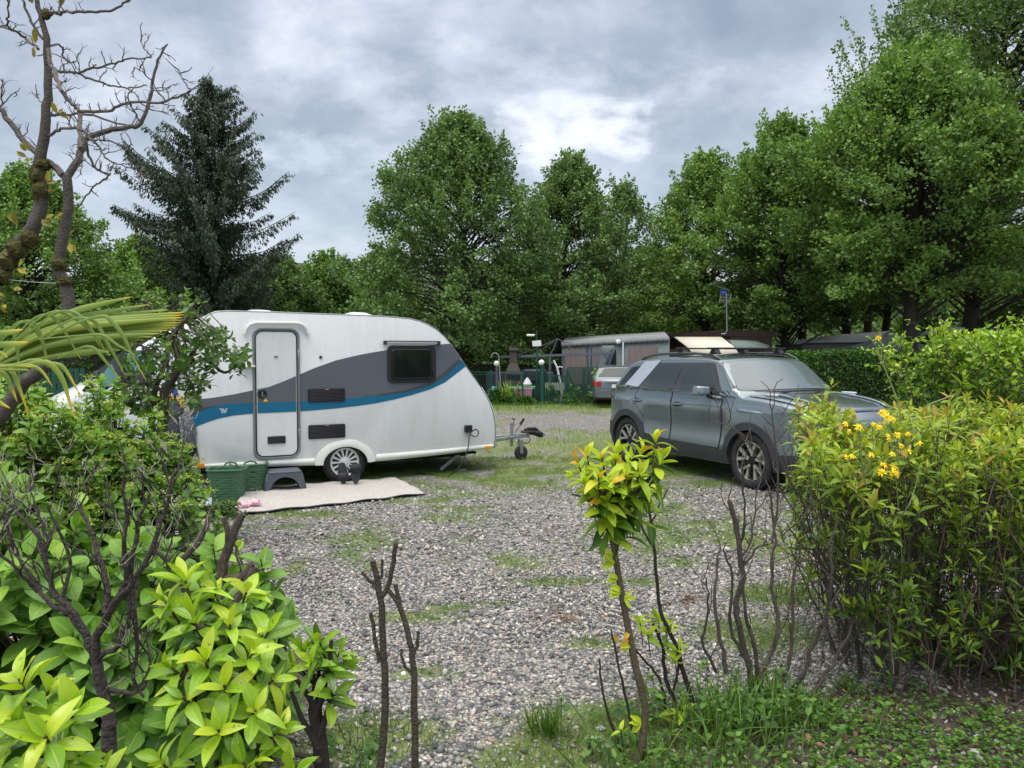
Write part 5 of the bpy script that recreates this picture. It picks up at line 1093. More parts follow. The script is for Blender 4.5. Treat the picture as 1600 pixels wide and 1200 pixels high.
b = MB().add([at(1530, 513, 31), at(1545, 509, 31), at(1575, 519, 30), at(1530, 519, 30)], [(0, 1, 2, 3)]); b.build('sheet', M_['greymetal'], t3, world=True, solid=0.04)
MB().add([at(1531, 520, 30.3), at(1574, 520, 30.3), Vector((X(1574, 30.3), 30.3, 0)), Vector((X(1531, 30.3), 30.3, 0))], [(0, 1, 2, 3)]).build('wall', M_['brown'], t3, world=True, solid=0.04)
# green slatted fence on the far left
gf = thing('green_fence', 'dark teal metal fence at the far left behind the palm fronds', 'fence', (X(40, 17), 17, 0))
b = MB(); x0, x1 = X(-60, 17), X(130, 17); k = 0; x = x0
while x < x1: b.box((x, 17, 0.72), (0.10, 0.02, 1.35)); x += 0.13
b.build('slat_panel', M_['greenmetal'], gf, world=True)
for px in (2, 50, 100): MB().box((X(px, 17), 16.97, 0.78), (0.07, 0.06, 1.55)).build('fence_post', M_['greenmetal'], gf, world=True)
# ============================================================ plants
LM = {}
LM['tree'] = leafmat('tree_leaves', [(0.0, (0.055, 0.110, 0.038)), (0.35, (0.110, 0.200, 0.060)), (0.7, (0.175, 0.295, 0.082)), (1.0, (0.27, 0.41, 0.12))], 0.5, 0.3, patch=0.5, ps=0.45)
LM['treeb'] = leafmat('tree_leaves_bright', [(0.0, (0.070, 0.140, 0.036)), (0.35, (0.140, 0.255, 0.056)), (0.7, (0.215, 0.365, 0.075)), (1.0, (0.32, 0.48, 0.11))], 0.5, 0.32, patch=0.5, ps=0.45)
LM['spruce'] = leafmat('spruce_needles', [(0.0, (0.022, 0.040, 0.024)), (0.5, (0.036, 0.072, 0.036)), (0.8, (0.062, 0.098, 0.042)), (1.0, (0.085, 0.08, 0.045))], 0.6, 0.12, patch=0.4, ps=0.5)
LM['hedge'] = leafmat('hedge_leaves', [(0.0, (0.03, 0.08, 0.014)), (0.6, (0.075, 0.18, 0.026)), (1.0, (0.15, 0.30, 0.04))], 0.45, 0.25, patch=0.4, ps=0.8)
LM['lime'] = leafmat('lime_laurel', [(0.0, (0.025, 0.084, 0.013)), (0.25, (0.067, 0.190, 0.018)), (0.5, (0.224, 0.448, 0.022)), (0.8, (0.403, 0.627, 0.028)), (1.0, (0.538, 0.672, 0.034))], 0.24, 0.34, vein=0.6, spec=0.6)
LM['limeyellow'] = leafmat('yellow_green_laurel', [(0.0, (0.044, 0.132, 0.013)), (0.25, (0.132, 0.297, 0.017)), (0.5, (0.396, 0.594, 0.022)), (0.92, (0.616, 0.726, 0.033)), (1.0, (0.825, 0.462, 0.022))], 0.33, 0.36, vein=0.4)
LM['dull'] = leafmat('broad_green', [(0.0, (0.045, 0.12, 0.03)), (0.4, (0.12, 0.28, 0.045)), (0.75, (0.21, 0.43, 0.05)), (1.0, (0.38, 0.57, 0.06))], 0.42, 0.32, vein=0.5)
LM['hydr'] = leafmat('hydrangea_green', [(0.0, (0.07, 0.19, 0.035)), (0.4, (0.16, 0.34, 0.05)), (0.75, (0.25, 0.47, 0.06)), (1.0, (0.42, 0.60, 0.08))], 0.45, 0.3, vein=0.3)
LM['corymb'] = leafmat('pale_flower_heads', [(0.0, (0.22, 0.36, 0.04)), (1.0, (0.50, 0.58, 0.12))], 0.6, 0.3)
LM['wei'] = leafmat('shrub_green', [(0.0, (0.06, 0.14, 0.02)), (0.35, (0.15, 0.28, 0.03)), (0.65, (0.33, 0.48, 0.035)), (0.93, (0.50, 0.60, 0.045)), (1.0, (0.48, 0.32, 0.07))], 0.42, 0.34, vein=0.35)
LM['privet'] = leafmat('privet_green', [(0.0, (0.052, 0.143, 0.019)), (0.4, (0.143, 0.299, 0.033)), (0.8, (0.351, 0.533, 0.046)), (1.0, (0.546, 0.702, 0.078))], 0.42, 0.34)
LM['apple'] = leafmat('apple_leaves', [(0.0, (0.05, 0.12, 0.025)), (0.45, (0.12, 0.24, 0.035)), (0.8, (0.24, 0.39, 0.05)), (1.0, (0.40, 0.50, 0.07))], 0.42, 0.3)
LM['palm'] = leafmat('palm_frond', [(0.0, (0.10, 0.18, 0.045)), (0.5, (0.20, 0.30, 0.06)), (0.85, (0.40, 0.45, 0.06)), (1.0, (0.68, 0.50, 0.04))], 0.38, 0.25)
LM['yellowing'] = leafmat('yellowing_leaves', [(0.0, (0.12, 0.13, 0.02)), (1.0, (0.42, 0.33, 0.04))], 0.5, 0.3)
LM['weed'] = leafmat('weed_green', [(0.0, (0.03, 0.09, 0.014)), (0.5, (0.075, 0.19, 0.025)), (1.0, (0.17, 0.33, 0.035))], 0.5, 0.3)
LM['grass'] = leafmat('grass_blades', [(0.0, (0.055, 0.13, 0.02)), (0.6, (0.12, 0.23, 0.03)), (0.85, (0.22, 0.31, 0.05)), (1.0, (0.36, 0.31, 0.13))], 0.5, 0.3)
LM['litter'] = leafmat('dry_leaves', [(0.0, (0.06, 0.03, 0.018)), (0.5, (0.16, 0.09, 0.055)), (1.0, (0.33, 0.20, 0.12))], 0.8, 0.1)
TREES = 'broadleaf trees around the site'
def broadleaf(label, l, r, top, Y, seed, leaf, trunk_px=None, base_z=1.3, ncl=330, nlf=95, size=0.13, wide=0.30, trunkr=0.17, zsq=0.9, group=TREES, spiky=1.0, nbr=0.4):
    rng = np.random.default_rng(seed); l, r = (l+r)/2-(r-l)*0.56, (l+r)/2+(r-l)*0.56; cxp = (l+r)/2; tp = trunk_px if trunk_px else cxp
    Ht = at(cxp, top, Y).z; Rr = (r-l)/2/FPX*Y; cx = X(cxp, Y); tx_ = X(tp, Y)
    t = thing('tree', label, 'tree', (tx_, Y, 0), 0, group)
    L = Leaves(T_FAR); H0 = base_z
    b = MB(); tr_pts = []
    for i in range(12):
        u = i/11; tr_pts.append((tx_+(cx-tx_)*u**1.3+0.10*math.sin(u*7+seed), Y+0.10*math.cos(u*6+seed), Ht*0.93*u))
    b.tube(tr_pts, [trunkr*1.35]+[trunkr*(1-u)**0.8+0.012 for u in [i/11 for i in range(1, 12)]], 9)
    tarr = np.array(tr_pts); ph = rng.uniform(0, 6.28, 6)
    for k in range(ncl):
        t_ = rng.uniform(0, 1)**0.92; phi = rng.uniform(0, 2*PI)
        tt_ = (t_-wide)/(1-wide) if t_ > wide else (wide-t_)/wide
        prof = (1-min(0.999, tt_)**1.35)**0.82 if t_ > wide else 0.55+0.45*(1-tt_**2)
        prof = max(prof, 0.03)
        lump = 1+0.19*math.sin(3*phi+ph[0]+4*t_)+0.16*math.sin(5*phi+ph[1]-7*t_)+0.14*math.sin(13*t_+ph[2]+2*phi)
        rho = Rr*prof*lump*(0.30+0.66*rng.uniform()**0.55)
        z = H0+(Ht-H0)*0.95*t_
        c = np.array([cx+rho*math.cos(phi), Y+rho*math.sin(phi)*zsq, z])
        out_ = np.array([math.cos(phi), math.sin(phi), 0.0])
        d = out_*(0.95-0.55*t_)+np.array([0, 0, 0.20+1.1*t_*spiky])+rng.normal(0, 0.22, 3); d /= np.linalg.norm(d)
        Lg = rng.uniform(0.5, 1.15)*(0.55+0.10*Rr); n = int(nlf*rng.uniform(0.6, 1.3))
        s = rng.uniform(0, 1, n)**0.9; wv = 0.24*(1.0-0.6*s)*(0.5+0.17*Rr)
        P = c+d*(s*Lg)[:, None]+rng.normal(0, 1, (n, 3))*wv[:, None]*np.array([1, 1, 0.6])
        P[:, 2] = np.maximum(P[:, 2], 0.25)
        D = d*0.5+rng.normal(0, 0.7, (n, 3)); Nn = rng.normal(0, 0.55, (n, 3))+np.array([0, 0, 0.8])+out_*0.35
        base = rng.uniform(0.22, 0.62)+((seed*7) % 5-2)*0.05
        L.add(P, D, Nn, size*rng.uniform(0.65, 1.3, n), np.clip(base+rng.normal(0, 0.17, n), 0, 1))
        if rng.uniform() < nbr:
            hz_ = max(0.12, (z-0.25*rho-0.6)/(Ht*0.93)); q = np.array([np.interp(hz_*Ht*0.93, tarr[:, 2], tarr[:, i]) for i in range(3)])
            mid = (q+c)/2+np.array([0, 0, 0.18*rho])+rng.normal(0, 0.12, 3)
            b.tube([q, (q+mid)/2+rng.normal(0, 0.05, 3), mid, c, c+d*Lg*0.8], [0.05, 0.042, 0.034, 0.02, 0.006], 4)
    for k in range(int(ncl*0.28)):
        phi = rng.uniform(0, 2*PI); t_ = wide+(1-wide)*rng.uniform(0.1, 1)**0.6; rho = Rr*(1-min(0.999, (t_-wide)/(1-wide))**1.35)**0.82*0.95
        c = np.array([cx+rho*math.cos(phi), Y+rho*math.sin(phi)*zsq, H0+(Ht-H0)*0.95*t_-0.2]); d = np.array([math.cos(phi)*0.35, math.sin(phi)*0.35, 1.0])+rng.normal(0, 0.15, 3); d /= np.linalg.norm(d); Lg = rng.uniform(0.7, 1.8)*(0.5+0.10*Rr)*spiky
        n = 70; s = rng.uniform(0, 1, n); P = c+d*(s*Lg)[:, None]+rng.normal(0, 1, (n, 3))*(0.13*(1.1-0.8*s))[:, None]; L.add(P, d*0.6+rng.normal(0, 0.6, (n, 3)), rng.normal(0, 0.6, (n, 3))+np.array([0, 0, 0.6]), size*rng.uniform(0.6, 1.1, n), np.clip(rng.uniform(0.35, 0.7)+rng.normal(0, 0.15, n), 0, 1)); b.tube([c-d*0.3, c+d*Lg*0.8], [0.014, 0.005], 3)
    b.build('trunk', M_['barkdark'], t, world=True); L.build('crown', LM[leaf], t, rng)
    return t
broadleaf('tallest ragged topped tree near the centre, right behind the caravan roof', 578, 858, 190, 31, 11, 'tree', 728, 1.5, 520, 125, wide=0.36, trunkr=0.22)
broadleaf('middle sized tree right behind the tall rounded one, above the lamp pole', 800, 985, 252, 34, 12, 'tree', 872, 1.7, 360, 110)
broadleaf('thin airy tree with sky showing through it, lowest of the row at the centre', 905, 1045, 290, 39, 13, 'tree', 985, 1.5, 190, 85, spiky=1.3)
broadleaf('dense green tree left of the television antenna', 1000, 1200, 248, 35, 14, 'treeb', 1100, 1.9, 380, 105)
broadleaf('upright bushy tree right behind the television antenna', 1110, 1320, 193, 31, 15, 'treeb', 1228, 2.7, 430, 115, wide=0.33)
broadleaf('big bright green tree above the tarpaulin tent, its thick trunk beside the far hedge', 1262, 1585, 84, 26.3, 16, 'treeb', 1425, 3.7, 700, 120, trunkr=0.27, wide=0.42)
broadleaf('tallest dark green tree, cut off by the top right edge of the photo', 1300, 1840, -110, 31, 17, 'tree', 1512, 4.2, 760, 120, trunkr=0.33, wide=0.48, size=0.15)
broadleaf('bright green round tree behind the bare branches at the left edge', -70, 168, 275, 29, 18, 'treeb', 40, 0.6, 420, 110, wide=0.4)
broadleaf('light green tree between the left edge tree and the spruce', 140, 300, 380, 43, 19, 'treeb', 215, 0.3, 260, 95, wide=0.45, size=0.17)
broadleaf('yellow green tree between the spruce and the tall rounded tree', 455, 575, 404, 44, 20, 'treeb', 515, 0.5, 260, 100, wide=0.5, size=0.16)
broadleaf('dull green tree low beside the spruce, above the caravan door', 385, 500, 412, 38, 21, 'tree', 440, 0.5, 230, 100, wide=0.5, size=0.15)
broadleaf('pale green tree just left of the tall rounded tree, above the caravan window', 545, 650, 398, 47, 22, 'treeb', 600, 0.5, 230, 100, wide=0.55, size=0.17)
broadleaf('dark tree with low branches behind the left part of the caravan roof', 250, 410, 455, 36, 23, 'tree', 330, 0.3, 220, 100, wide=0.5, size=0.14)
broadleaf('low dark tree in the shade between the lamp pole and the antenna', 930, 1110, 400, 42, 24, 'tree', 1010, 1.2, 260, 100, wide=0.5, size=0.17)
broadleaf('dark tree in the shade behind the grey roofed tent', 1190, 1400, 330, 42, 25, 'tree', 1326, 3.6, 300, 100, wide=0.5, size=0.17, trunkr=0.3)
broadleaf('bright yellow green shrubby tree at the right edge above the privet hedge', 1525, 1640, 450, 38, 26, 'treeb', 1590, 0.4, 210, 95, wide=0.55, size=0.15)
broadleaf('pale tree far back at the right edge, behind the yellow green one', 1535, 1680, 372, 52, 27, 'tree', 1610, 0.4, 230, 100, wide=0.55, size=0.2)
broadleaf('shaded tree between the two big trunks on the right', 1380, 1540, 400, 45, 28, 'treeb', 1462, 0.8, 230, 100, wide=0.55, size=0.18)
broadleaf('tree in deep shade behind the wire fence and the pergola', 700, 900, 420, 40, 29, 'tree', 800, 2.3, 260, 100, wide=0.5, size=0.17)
b = MB(); t = None
for i, (px, Y, lab) in enumerate(((1255, 33, 'slim dark trunk behind the mobile home, left of the grey tent'), (1356, 36, 'dark leaning trunk above the middle of the grey tent roof'), (1383, 37, 'dark trunk above the peak of the green tarpaulin tent'))):
    broadleaf(lab, px-75, px+75, 360-20*i, Y+3, 40+i, 'tree', px, 4.2, 150, 85, wide=0.5, trunkr=0.27)
# ------------------------------------------------------------ spruce
def spruce():
    rng = np.random.default_rng(77); Y = 32.0; k = Y/FPX; cx = X(337, Y)
    t = thing('spruce', 'tall dark spruce with drooping branches behind the caravan', 'spruce', (cx, Y, 0))
    ys = [118, 150, 180, 215, 250, 300, 350, 390, 420, 460, 520, 600]; wl = [4, 28, 42, 62, 92, 125, 140, 118, 100, 88, 80, 70]; wr = [4, 30, 50, 66, 72, 100, 128, 125, 120, 105, 80, 70]
    Ht = at(337, 118, Y).z; b = MB(); b.tube([(cx+0.1*math.sin(i*0.8), Y, Ht*i/12) for i in range(13)], [0.24*(1-i/12.5)+0.01 for i in range(13)], 9)
    b.build('trunk', M_['barkdark'], t, world=True)
    L = Leaves([diamond_t(0.30, 0.08), diamond_t(0.36, -0.06)]); b = MB(); z = 0.9
    while z < Ht-0.15:
        py = 553-(z-CAMH)/k; nb = 8 if z < Ht*0.75 else 6
        for q in range(nb):
            phi = rng.uniform(0, 2*PI); side = wl if math.cos(phi) < 0 else wr
            Ln = np.interp(py, ys, side)*k*rng.uniform(0.5, 1.18)*(0.9 if abs(math.cos(phi)) < 0.5 else 1.0)
            if 330 < py < 400 and math.cos(phi) > 0.3 and rng.uniform() < 0.35: continue
            if z < 3.5 and rng.uniform() < 0.3: continue
            up = 0.25 if z > Ht*0.6 else 0.05+0.10*math.cos(phi); z0 = z+rng.uniform(-0.15, 0.15); pts = []
            for i in range(8):
                u = i/7; pts.append((cx+math.cos(phi)*Ln*u, Y+math.sin(phi)*Ln*u, z0+Ln*(up*u-0.42*u*(1-u)*1.0+0.12*u*u)+0.03*math.sin(i*2+q)))
            b.tube(pts, [0.035*min(1, Ln/2)+0.006]+[0.03*(1-i/8)*min(1, Ln/2)+0.005 for i in range(1, 8)], 4)
            pa = np.array(pts); ns = int(Ln/0.085)+3
            for i in range(ns):
                u = (i+0.5)/ns
                if u < 0.12: continue
                c = np.array([np.interp(u*7, range(8), pa[:, a]) for a in range(3)])
                drop = rng.uniform(0.15, 0.85)*(0.4+0.6*math.sin(PI*min(1, u+0.15)))*(1 if z < Ht*0.72 else 0.45)
                n = int(7+drop*20); s = rng.uniform(0, 1, n); lat = rng.normal(0, 0.10, (n, 3)); lat[:, 2] = 0
                P = c+lat*(1-0.5*s)[:, None]+np.array([0, 0, -1.0])*(s*drop)[:, None]
                D = np.array([math.cos(phi)*0.5, math.sin(phi)*0.5, -0.9])+rng.normal(0, 0.35, (n, 3))
                L.add(P, D, rng.normal(0, 1, (n, 3)), rng.uniform(0.11, 0.22, n), np.clip(rng.uniform(0.1, 0.8)+rng.normal(0, 0.15, n), 0, 1))
        z += 0.30 if z < Ht*0.8 else 0.2
    b.build('branches', M_['barkdark'], t, world=True); L.build('crown', LM['spruce'], t, rng)
spruce()
# ------------------------------------------------------------ far-off wood closing the view and the hill
rng = np.random.default_rng(5); L = Leaves(T_FAR); hp = []
for px in range(-300, 2000, 22):
    Y = 62+rng.uniform(-5, 8); tp_ = 468+14*math.sin(px*0.013)+rng.uniform(-10, 14)
    if px < 620: tp_ -= 45
    zt = at(px, tp_, Y).z
    for q in range(7):
        n = 90; c = np.array([X(px, Y)+rng.uniform(-1, 1), Y+rng.uniform(-2, 2), zt*(q+0.7)/7.2])
        P = c+rng.normal(0, 1, (n, 3))*np.array([0.9, 0.9, 0.55]); L.add(P, rng.normal(0, 1, (n, 3)), rng.normal(0, 0.6, (n, 3))+np.array([0, -0.2, 0.8]), rng.uniform(0.25, 0.5, n), np.clip(rng.uniform(0.1, 0.7)+rng.normal(0, 0.12, n), 0, 1))
tag(L.build('far_wood', LM['tree'], None, rng), 'distant wood closing off the view behind the camp site trees', 'wood', kind='stuff')
L = Leaves(T_FAR); rows = []
for q in range(60):
    px = 120+110*rng.uniform(); 
for px, py in ((170, 385), (188, 378), (205, 380), (150, 392), (222, 388), (545, 408), (560, 412), (575, 407)):
    Y = 120; c = np.array(at(px, py, Y)); n = 260; s = rng.uniform(0, 1, n)
    P = c+np.stack([rng.normal(0, 1, n)*(0.4+1.6*s), rng.normal(0, 1, n)*1.2, -8*s], axis=1); L.add(P, rng.normal(0, 1, (n, 3)), rng.normal(0, 1, (n, 3)), rng.uniform(0.5, 0.9, n), rng.uniform(0, 0.5, n))
tag(L.build('far_pines', LM['spruce'], None, rng), 'dark pines on the distant hill between the left trees', 'wood', kind='stuff')
rows = [[(x, 122+30*v+3*math.sin(x*0.05), (14+7*math.exp(-((x+55)/40)**2)+3*math.sin(x*0.04+1))*math.sin(PI/2*min(1, v*1.5))-1.0*(v == 0)) for x in range(-200, 201, 10)] for v in (0, 0.2, 0.4, 0.66, 1.0, 1.6)]
o = MB().sheet(rows).build('hills', mat('wooded_hill', (0.035, 0.06, 0.025), 0.95, 0, 0.4, 0.5, bump=1.0, bs=0.6), None); tag(o, kind='structure')
# ------------------------------------------------------------ hedges
def hedge(name, label, cat, p0, p1, th, h, seed, leaf, size, dens, temps, core=True, hvar=0.05, stems=None, group=None, jag=0.0):
    rng = np.random.default_rng(seed); p0 = np.array(p0, float); p1 = np.array(p1, float); d = p1-p0; Ln = np.linalg.norm(d); d /= Ln; nn = np.array([d[1], -d[0]])
    t = thing(name, label, cat, ((p0[0]+p1[0])/2, (p0[1]+p1[1])/2, 0), 0, group); L = Leaves(temps)
    A = Ln*h*2+Ln*th+th*h*2; n = int(A*dens)
    u = rng.uniform(0, 1, n); f = rng.uniform(0, 1, n); ww = np.array([Ln*h, Ln*h*0.35, Ln*th, th*h, th*h]); ww = ww/ww.sum(); pick = rng.choice(5, n, p=ww)
    a = rng.uniform(0, Ln, n); w = rng.uniform(-th/2, th/2, n); z = rng.uniform(0.0, h, n)
    nd = np.zeros((n, 3))
    w = np.where(pick == 0, th/2, w); w = np.where(pick == 1, -th/2, w); z = np.where(pick == 2, h, z); a = np.where(pick == 3, 0, a); a = np.where(pick == 4, Ln, a)
    nd[:, 0] = np.where(pick == 0, nn[0], 0)-np.where(pick == 1, nn[0], 0)-np.where(pick == 3, d[0], 0)+np.where(pick == 4, d[0], 0)
    nd[:, 1] = np.where(pick == 0, nn[1], 0)-np.where(pick == 1, nn[1], 0)-np.where(pick == 3, d[1], 0)+np.where(pick == 4, d[1], 0)
    nd[:, 2] = np.where(pick == 2, 1, 0)
    bump_ = hvar*(np.sin(a*1.7+z*2.1)+np.sin(a*4.1-z*3.3)*0.6+np.sin(a*9.0+z*7)*0.4)
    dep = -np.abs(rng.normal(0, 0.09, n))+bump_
    P = np.stack([p0[0]+d[0]*a+nn[0]*w, p0[1]+d[1]*a+nn[1]*w, z], axis=1)+nd*dep[:, None]+rng.normal(0, 0.02, (n, 3))
    if jag: P[:, 2] += np.where(pick == 2, np.abs(rng.normal(0, jag, n)), 0)
    P[:, 2] = np.maximum(P[:, 2], 0.03)
    D = rng.normal(0, 0.7, (n, 3))+nd*0.5+np.array([0, 0, 0.35]); Nn = nd+rng.normal(0, 0.5, (n, 3))+np.array([0, 0, 0.3])
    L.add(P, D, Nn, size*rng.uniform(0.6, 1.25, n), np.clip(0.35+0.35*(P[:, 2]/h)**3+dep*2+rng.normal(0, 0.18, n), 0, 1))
    if core:
        c = (p0+p1)/2; b = MB(); b.box((0, 0, (h-0.25)/2), (Ln-0.3, th-0.34, h-0.25), 0, Matrix.Translation((c[0], c[1], 0)) @ Matrix.Rotation(math.atan2(d[1], d[0]), 4, 'Z')); b.build('branches', M_['barkdark'], t, world=True)
    L.build('foliage', LM[leaf], t, rng); return t
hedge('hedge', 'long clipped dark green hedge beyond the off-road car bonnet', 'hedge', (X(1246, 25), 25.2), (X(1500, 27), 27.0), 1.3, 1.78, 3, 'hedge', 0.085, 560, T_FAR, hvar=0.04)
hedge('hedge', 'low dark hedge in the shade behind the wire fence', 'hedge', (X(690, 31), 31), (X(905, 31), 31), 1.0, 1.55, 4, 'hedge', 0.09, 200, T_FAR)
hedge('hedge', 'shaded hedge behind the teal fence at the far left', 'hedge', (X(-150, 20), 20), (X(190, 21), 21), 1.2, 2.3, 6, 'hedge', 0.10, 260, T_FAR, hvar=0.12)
bt = MB(); rng = np.random.default_rng(8)
# privet hedge on the right: stems, twigs and small leaves
def privet():
    rng = np.random.default_rng(31); p0 = np.array([X(1478, 6.6), 6.6]); p1 = np.array([4.9, 4.6]); d = p1-p0; Ln = np.linalg.norm(d); d /= Ln; nn = np.array([d[1], -d[0]])
    t = thing('privet_hedge', 'light green leggy privet hedge with visible stems at the right edge', 'hedge', ((p0[0]+p1[0])/2, (p0[1]+p1[1])/2, 0))
    L = Leaves(T_MID); b = MB(); h = 1.86
    for k in range(64):
        a = Ln*(k+rng.uniform(0, 1))/64; w = rng.uniform(-0.28, 0.28); q = np.array([*(p0+d*a+nn*w), 0]); pts = [q.copy()]; dr = np.array([rng.normal(0, 0.18), rng.normal(0, 0.18), 1.0])
        for i in range(9):
            dr = dr+rng.normal(0, 0.16, 3); dr[2] = max(dr[2], 0.55); q = q+dr/np.linalg.norm(dr)*h/8.6; pts.append(q.copy())
        r0 = rng.uniform(0.008, 0.02); b.tube(pts, [r0*(1-0.085*i) for i in range(10)], 5)
        pa = np.array(pts)
        for j in range(50):
            u = rng.uniform(0.26, 1.0)**0.8*9; c = np.array([np.interp(u, range(10), pa[:, i]) for i in range(3)])
            dd_ = rng.normal(0, 1, 3); dd_[2] = abs(dd_[2])*0.6+0.35; dd_ /= np.linalg.norm(dd_); e = c+dd_*rng.uniform(0.08, 0.30)
            rel = (e[:2]-p0)@nn
            b.tube([c, (c+e)/2+rng.normal(0, 0.012, 3), e], [0.004, 0.003, 0.002], 3)
            n = 9; s = rng.uniform(0.1, 1.05, n); P = c+(e-c)*s[:, None]+rng.normal(0, 0.012, (n, 3)); D = dd_*0.6+rng.normal(0, 0.75, (n, 3))
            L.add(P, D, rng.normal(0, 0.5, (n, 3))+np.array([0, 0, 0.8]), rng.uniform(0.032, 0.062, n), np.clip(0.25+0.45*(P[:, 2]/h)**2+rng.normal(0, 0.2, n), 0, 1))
    for j in range(480):   # fresh shoots on the top
        a = rng.uniform(0, Ln); w = rng.uniform(-0.35, 0.35); c = np.array([*(p0+d*a+nn*w), h-0.12+rng.uniform(-0.1, 0.05)]); ax = np.array([rng.normal(0, 0.25), rng.normal(0, 0.25), 1]); ax /= np.linalg.norm(ax); e = c+ax*rng.uniform(0.07, 0.17)
        b.tube([c, e], [0.0035, 0.002], 3); rosette(L, e, ax, 12, 0.055, rng, 0.85, 0.12, 20, 75, span=0.15)
    b.build('stems', M_['twig'], t, world=True); L.build('foliage', LM['privet'], t, rng)
privet()
# ------------------------------------------------------------ rounded bushes of broad leaves
def mound(name, label, cat, c, rad, ntip, size, n, leaf, temps, seed, rv=0.5, stemm='stem', zmin=0.12, heads=None, front=True, t1=92, sag=0.25, topbias=0.25, wob=0.10, mat_top=0.0):
    rng = np.random.default_rng(seed); c = np.array(c, float); rad = np.array(rad, float); t = thing(name, label, cat, (c[0], c[1], 0)); L = Leaves(temps); b = MB(); HL = Leaves([diamond_t(0.9, 0.1)])
    k = 0; heads_n = 0
    while k < ntip:
        v = rng.normal(0, 1, 3); v /= np.linalg.norm(v); v[2] = abs(v[2])
        if front and v[1] > 0.35: continue
        rr_ = (1 if rng.uniform() < 0.7 else 0.78)*(1+wob*math.sin(4*math.atan2(v[1], v[0])+seed)+wob*math.sin(7*v[2]+3*v[0]*2+seed))*(1-0.22*rng.uniform()**2)
        p = c+v*rad*rr_
        if p[2] < zmin: continue
        k += 1; ax = v*np.array([0.8, 0.8, 0.4])+np.array([0, 0, 0.65])+rng.normal(0, 0.2, 3); ax /= np.linalg.norm(ax)
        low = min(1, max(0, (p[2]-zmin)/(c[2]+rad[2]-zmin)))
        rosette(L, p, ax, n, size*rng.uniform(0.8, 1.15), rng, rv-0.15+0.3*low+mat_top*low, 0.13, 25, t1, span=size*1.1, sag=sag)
        base = np.array([c[0]+(p[0]-c[0])*0.25+rng.normal(0, 0.05), c[1]+(p[1]-c[1])*0.25+rng.normal(0, 0.05), 0.02]); mid = (base*0.45+p*0.55)+np.array([0, 0, 0.1])-v*0.12
        b.tube([base, mid, p-ax*0.12*min(1, rad[2]), p], [0.010, 0.007, 0.004, 0.003], 4)
        if heads and low > 0.3 and rng.uniform() < heads:
            m_ = 46; q = p+ax*0.05; off = rng.normal(0, 1, (m_, 3))*np.array([0.032, 0.032, 0.006]); HL.add(q+off, rng.normal(0, 1, (m_, 3)), np.array([0, 0, 1])+rng.normal(0, 0.3, (m_, 3)), rng.uniform(0.012, 0.022, m_), rng.uniform(0, 1, m_)); heads_n += 1
    b.build('stems', M_[stemm], t, world=True); L.build('foliage', LM[leaf], t, rng)
    if heads_n: HL.build('flower_heads', LM['corymb'], t, rng)
    return t
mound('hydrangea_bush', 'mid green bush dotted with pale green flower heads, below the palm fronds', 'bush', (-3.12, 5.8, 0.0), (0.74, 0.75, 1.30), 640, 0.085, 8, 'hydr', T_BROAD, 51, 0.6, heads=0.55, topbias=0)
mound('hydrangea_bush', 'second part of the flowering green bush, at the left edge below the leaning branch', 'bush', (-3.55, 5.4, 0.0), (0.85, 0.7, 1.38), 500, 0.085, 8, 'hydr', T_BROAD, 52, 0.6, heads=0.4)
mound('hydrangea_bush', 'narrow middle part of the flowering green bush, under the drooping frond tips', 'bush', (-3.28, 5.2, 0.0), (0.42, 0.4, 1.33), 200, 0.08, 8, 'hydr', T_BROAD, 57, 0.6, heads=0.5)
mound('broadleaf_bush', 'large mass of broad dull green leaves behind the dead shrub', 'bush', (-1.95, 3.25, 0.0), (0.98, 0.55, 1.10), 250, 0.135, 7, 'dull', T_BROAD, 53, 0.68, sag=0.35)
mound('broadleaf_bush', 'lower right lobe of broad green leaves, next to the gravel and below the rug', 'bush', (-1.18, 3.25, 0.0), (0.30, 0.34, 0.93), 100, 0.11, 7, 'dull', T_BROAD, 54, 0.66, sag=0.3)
mound('grass_clump', 'low green weeds left of the rug corner', 'plant', (gnd(330, 812).x, gnd(330, 812).y+0.2, 0.0), (0.35, 0.25, 0.16), 60, 0.05, 7, 'weed', T_MID, 55, 0.35, zmin=0.02)
# laurels in the foreground
def laurel(name, label, base, tips, leaf, size, n, seed, stemr=0.009, stemm='stem', rv=0.7, under=True, temps=T_LAUREL, t1=80, fork=None):
    rng = np.random.default_rng(seed); t = thing(name, label, 'shrub', (base[0], base[1], 0)); L = Leaves(temps); b = MB(); fk = Vector(fork) if fork is not None else None
    for p, ax in tips:
        p = Vector(p); ax = Vector(ax).normalized(); q0 = Vector((base[0]+rng.normal(0, 0.02), base[1]+rng.normal(0, 0.02), 0)) if fk is None else fk
        m1 = q0.lerp(p, 0.5)+Vector((rng.normal(0, 0.03), rng.normal(0, 0.03), 0.04)); b.tube([q0, m1, p-ax*0.10, p], [stemr, stemr*0.75, stemr*0.5, stemr*0.35], 6)
        rosette(L, p, ax, n, size*rng.uniform(0.85, 1.12), rng, rv, 0.18, 12, t1, span=size*0.55, sag=0.18)
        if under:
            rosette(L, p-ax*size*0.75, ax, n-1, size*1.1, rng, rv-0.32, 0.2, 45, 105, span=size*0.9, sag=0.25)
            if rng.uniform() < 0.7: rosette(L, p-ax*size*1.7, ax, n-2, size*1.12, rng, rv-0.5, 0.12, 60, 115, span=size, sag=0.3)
    return t, L, b, rng
def tipsat(lst, dy=0.0):
    out = []
    for e in lst:
        px, py, Y = e[:3]; p = at(px, py, Y+dy); out.append((p, (e[3], e[4], e[5]) if len(e) > 3 else (((px*7) % 5-2)*0.12, -0.25, 1.0)))
    return out
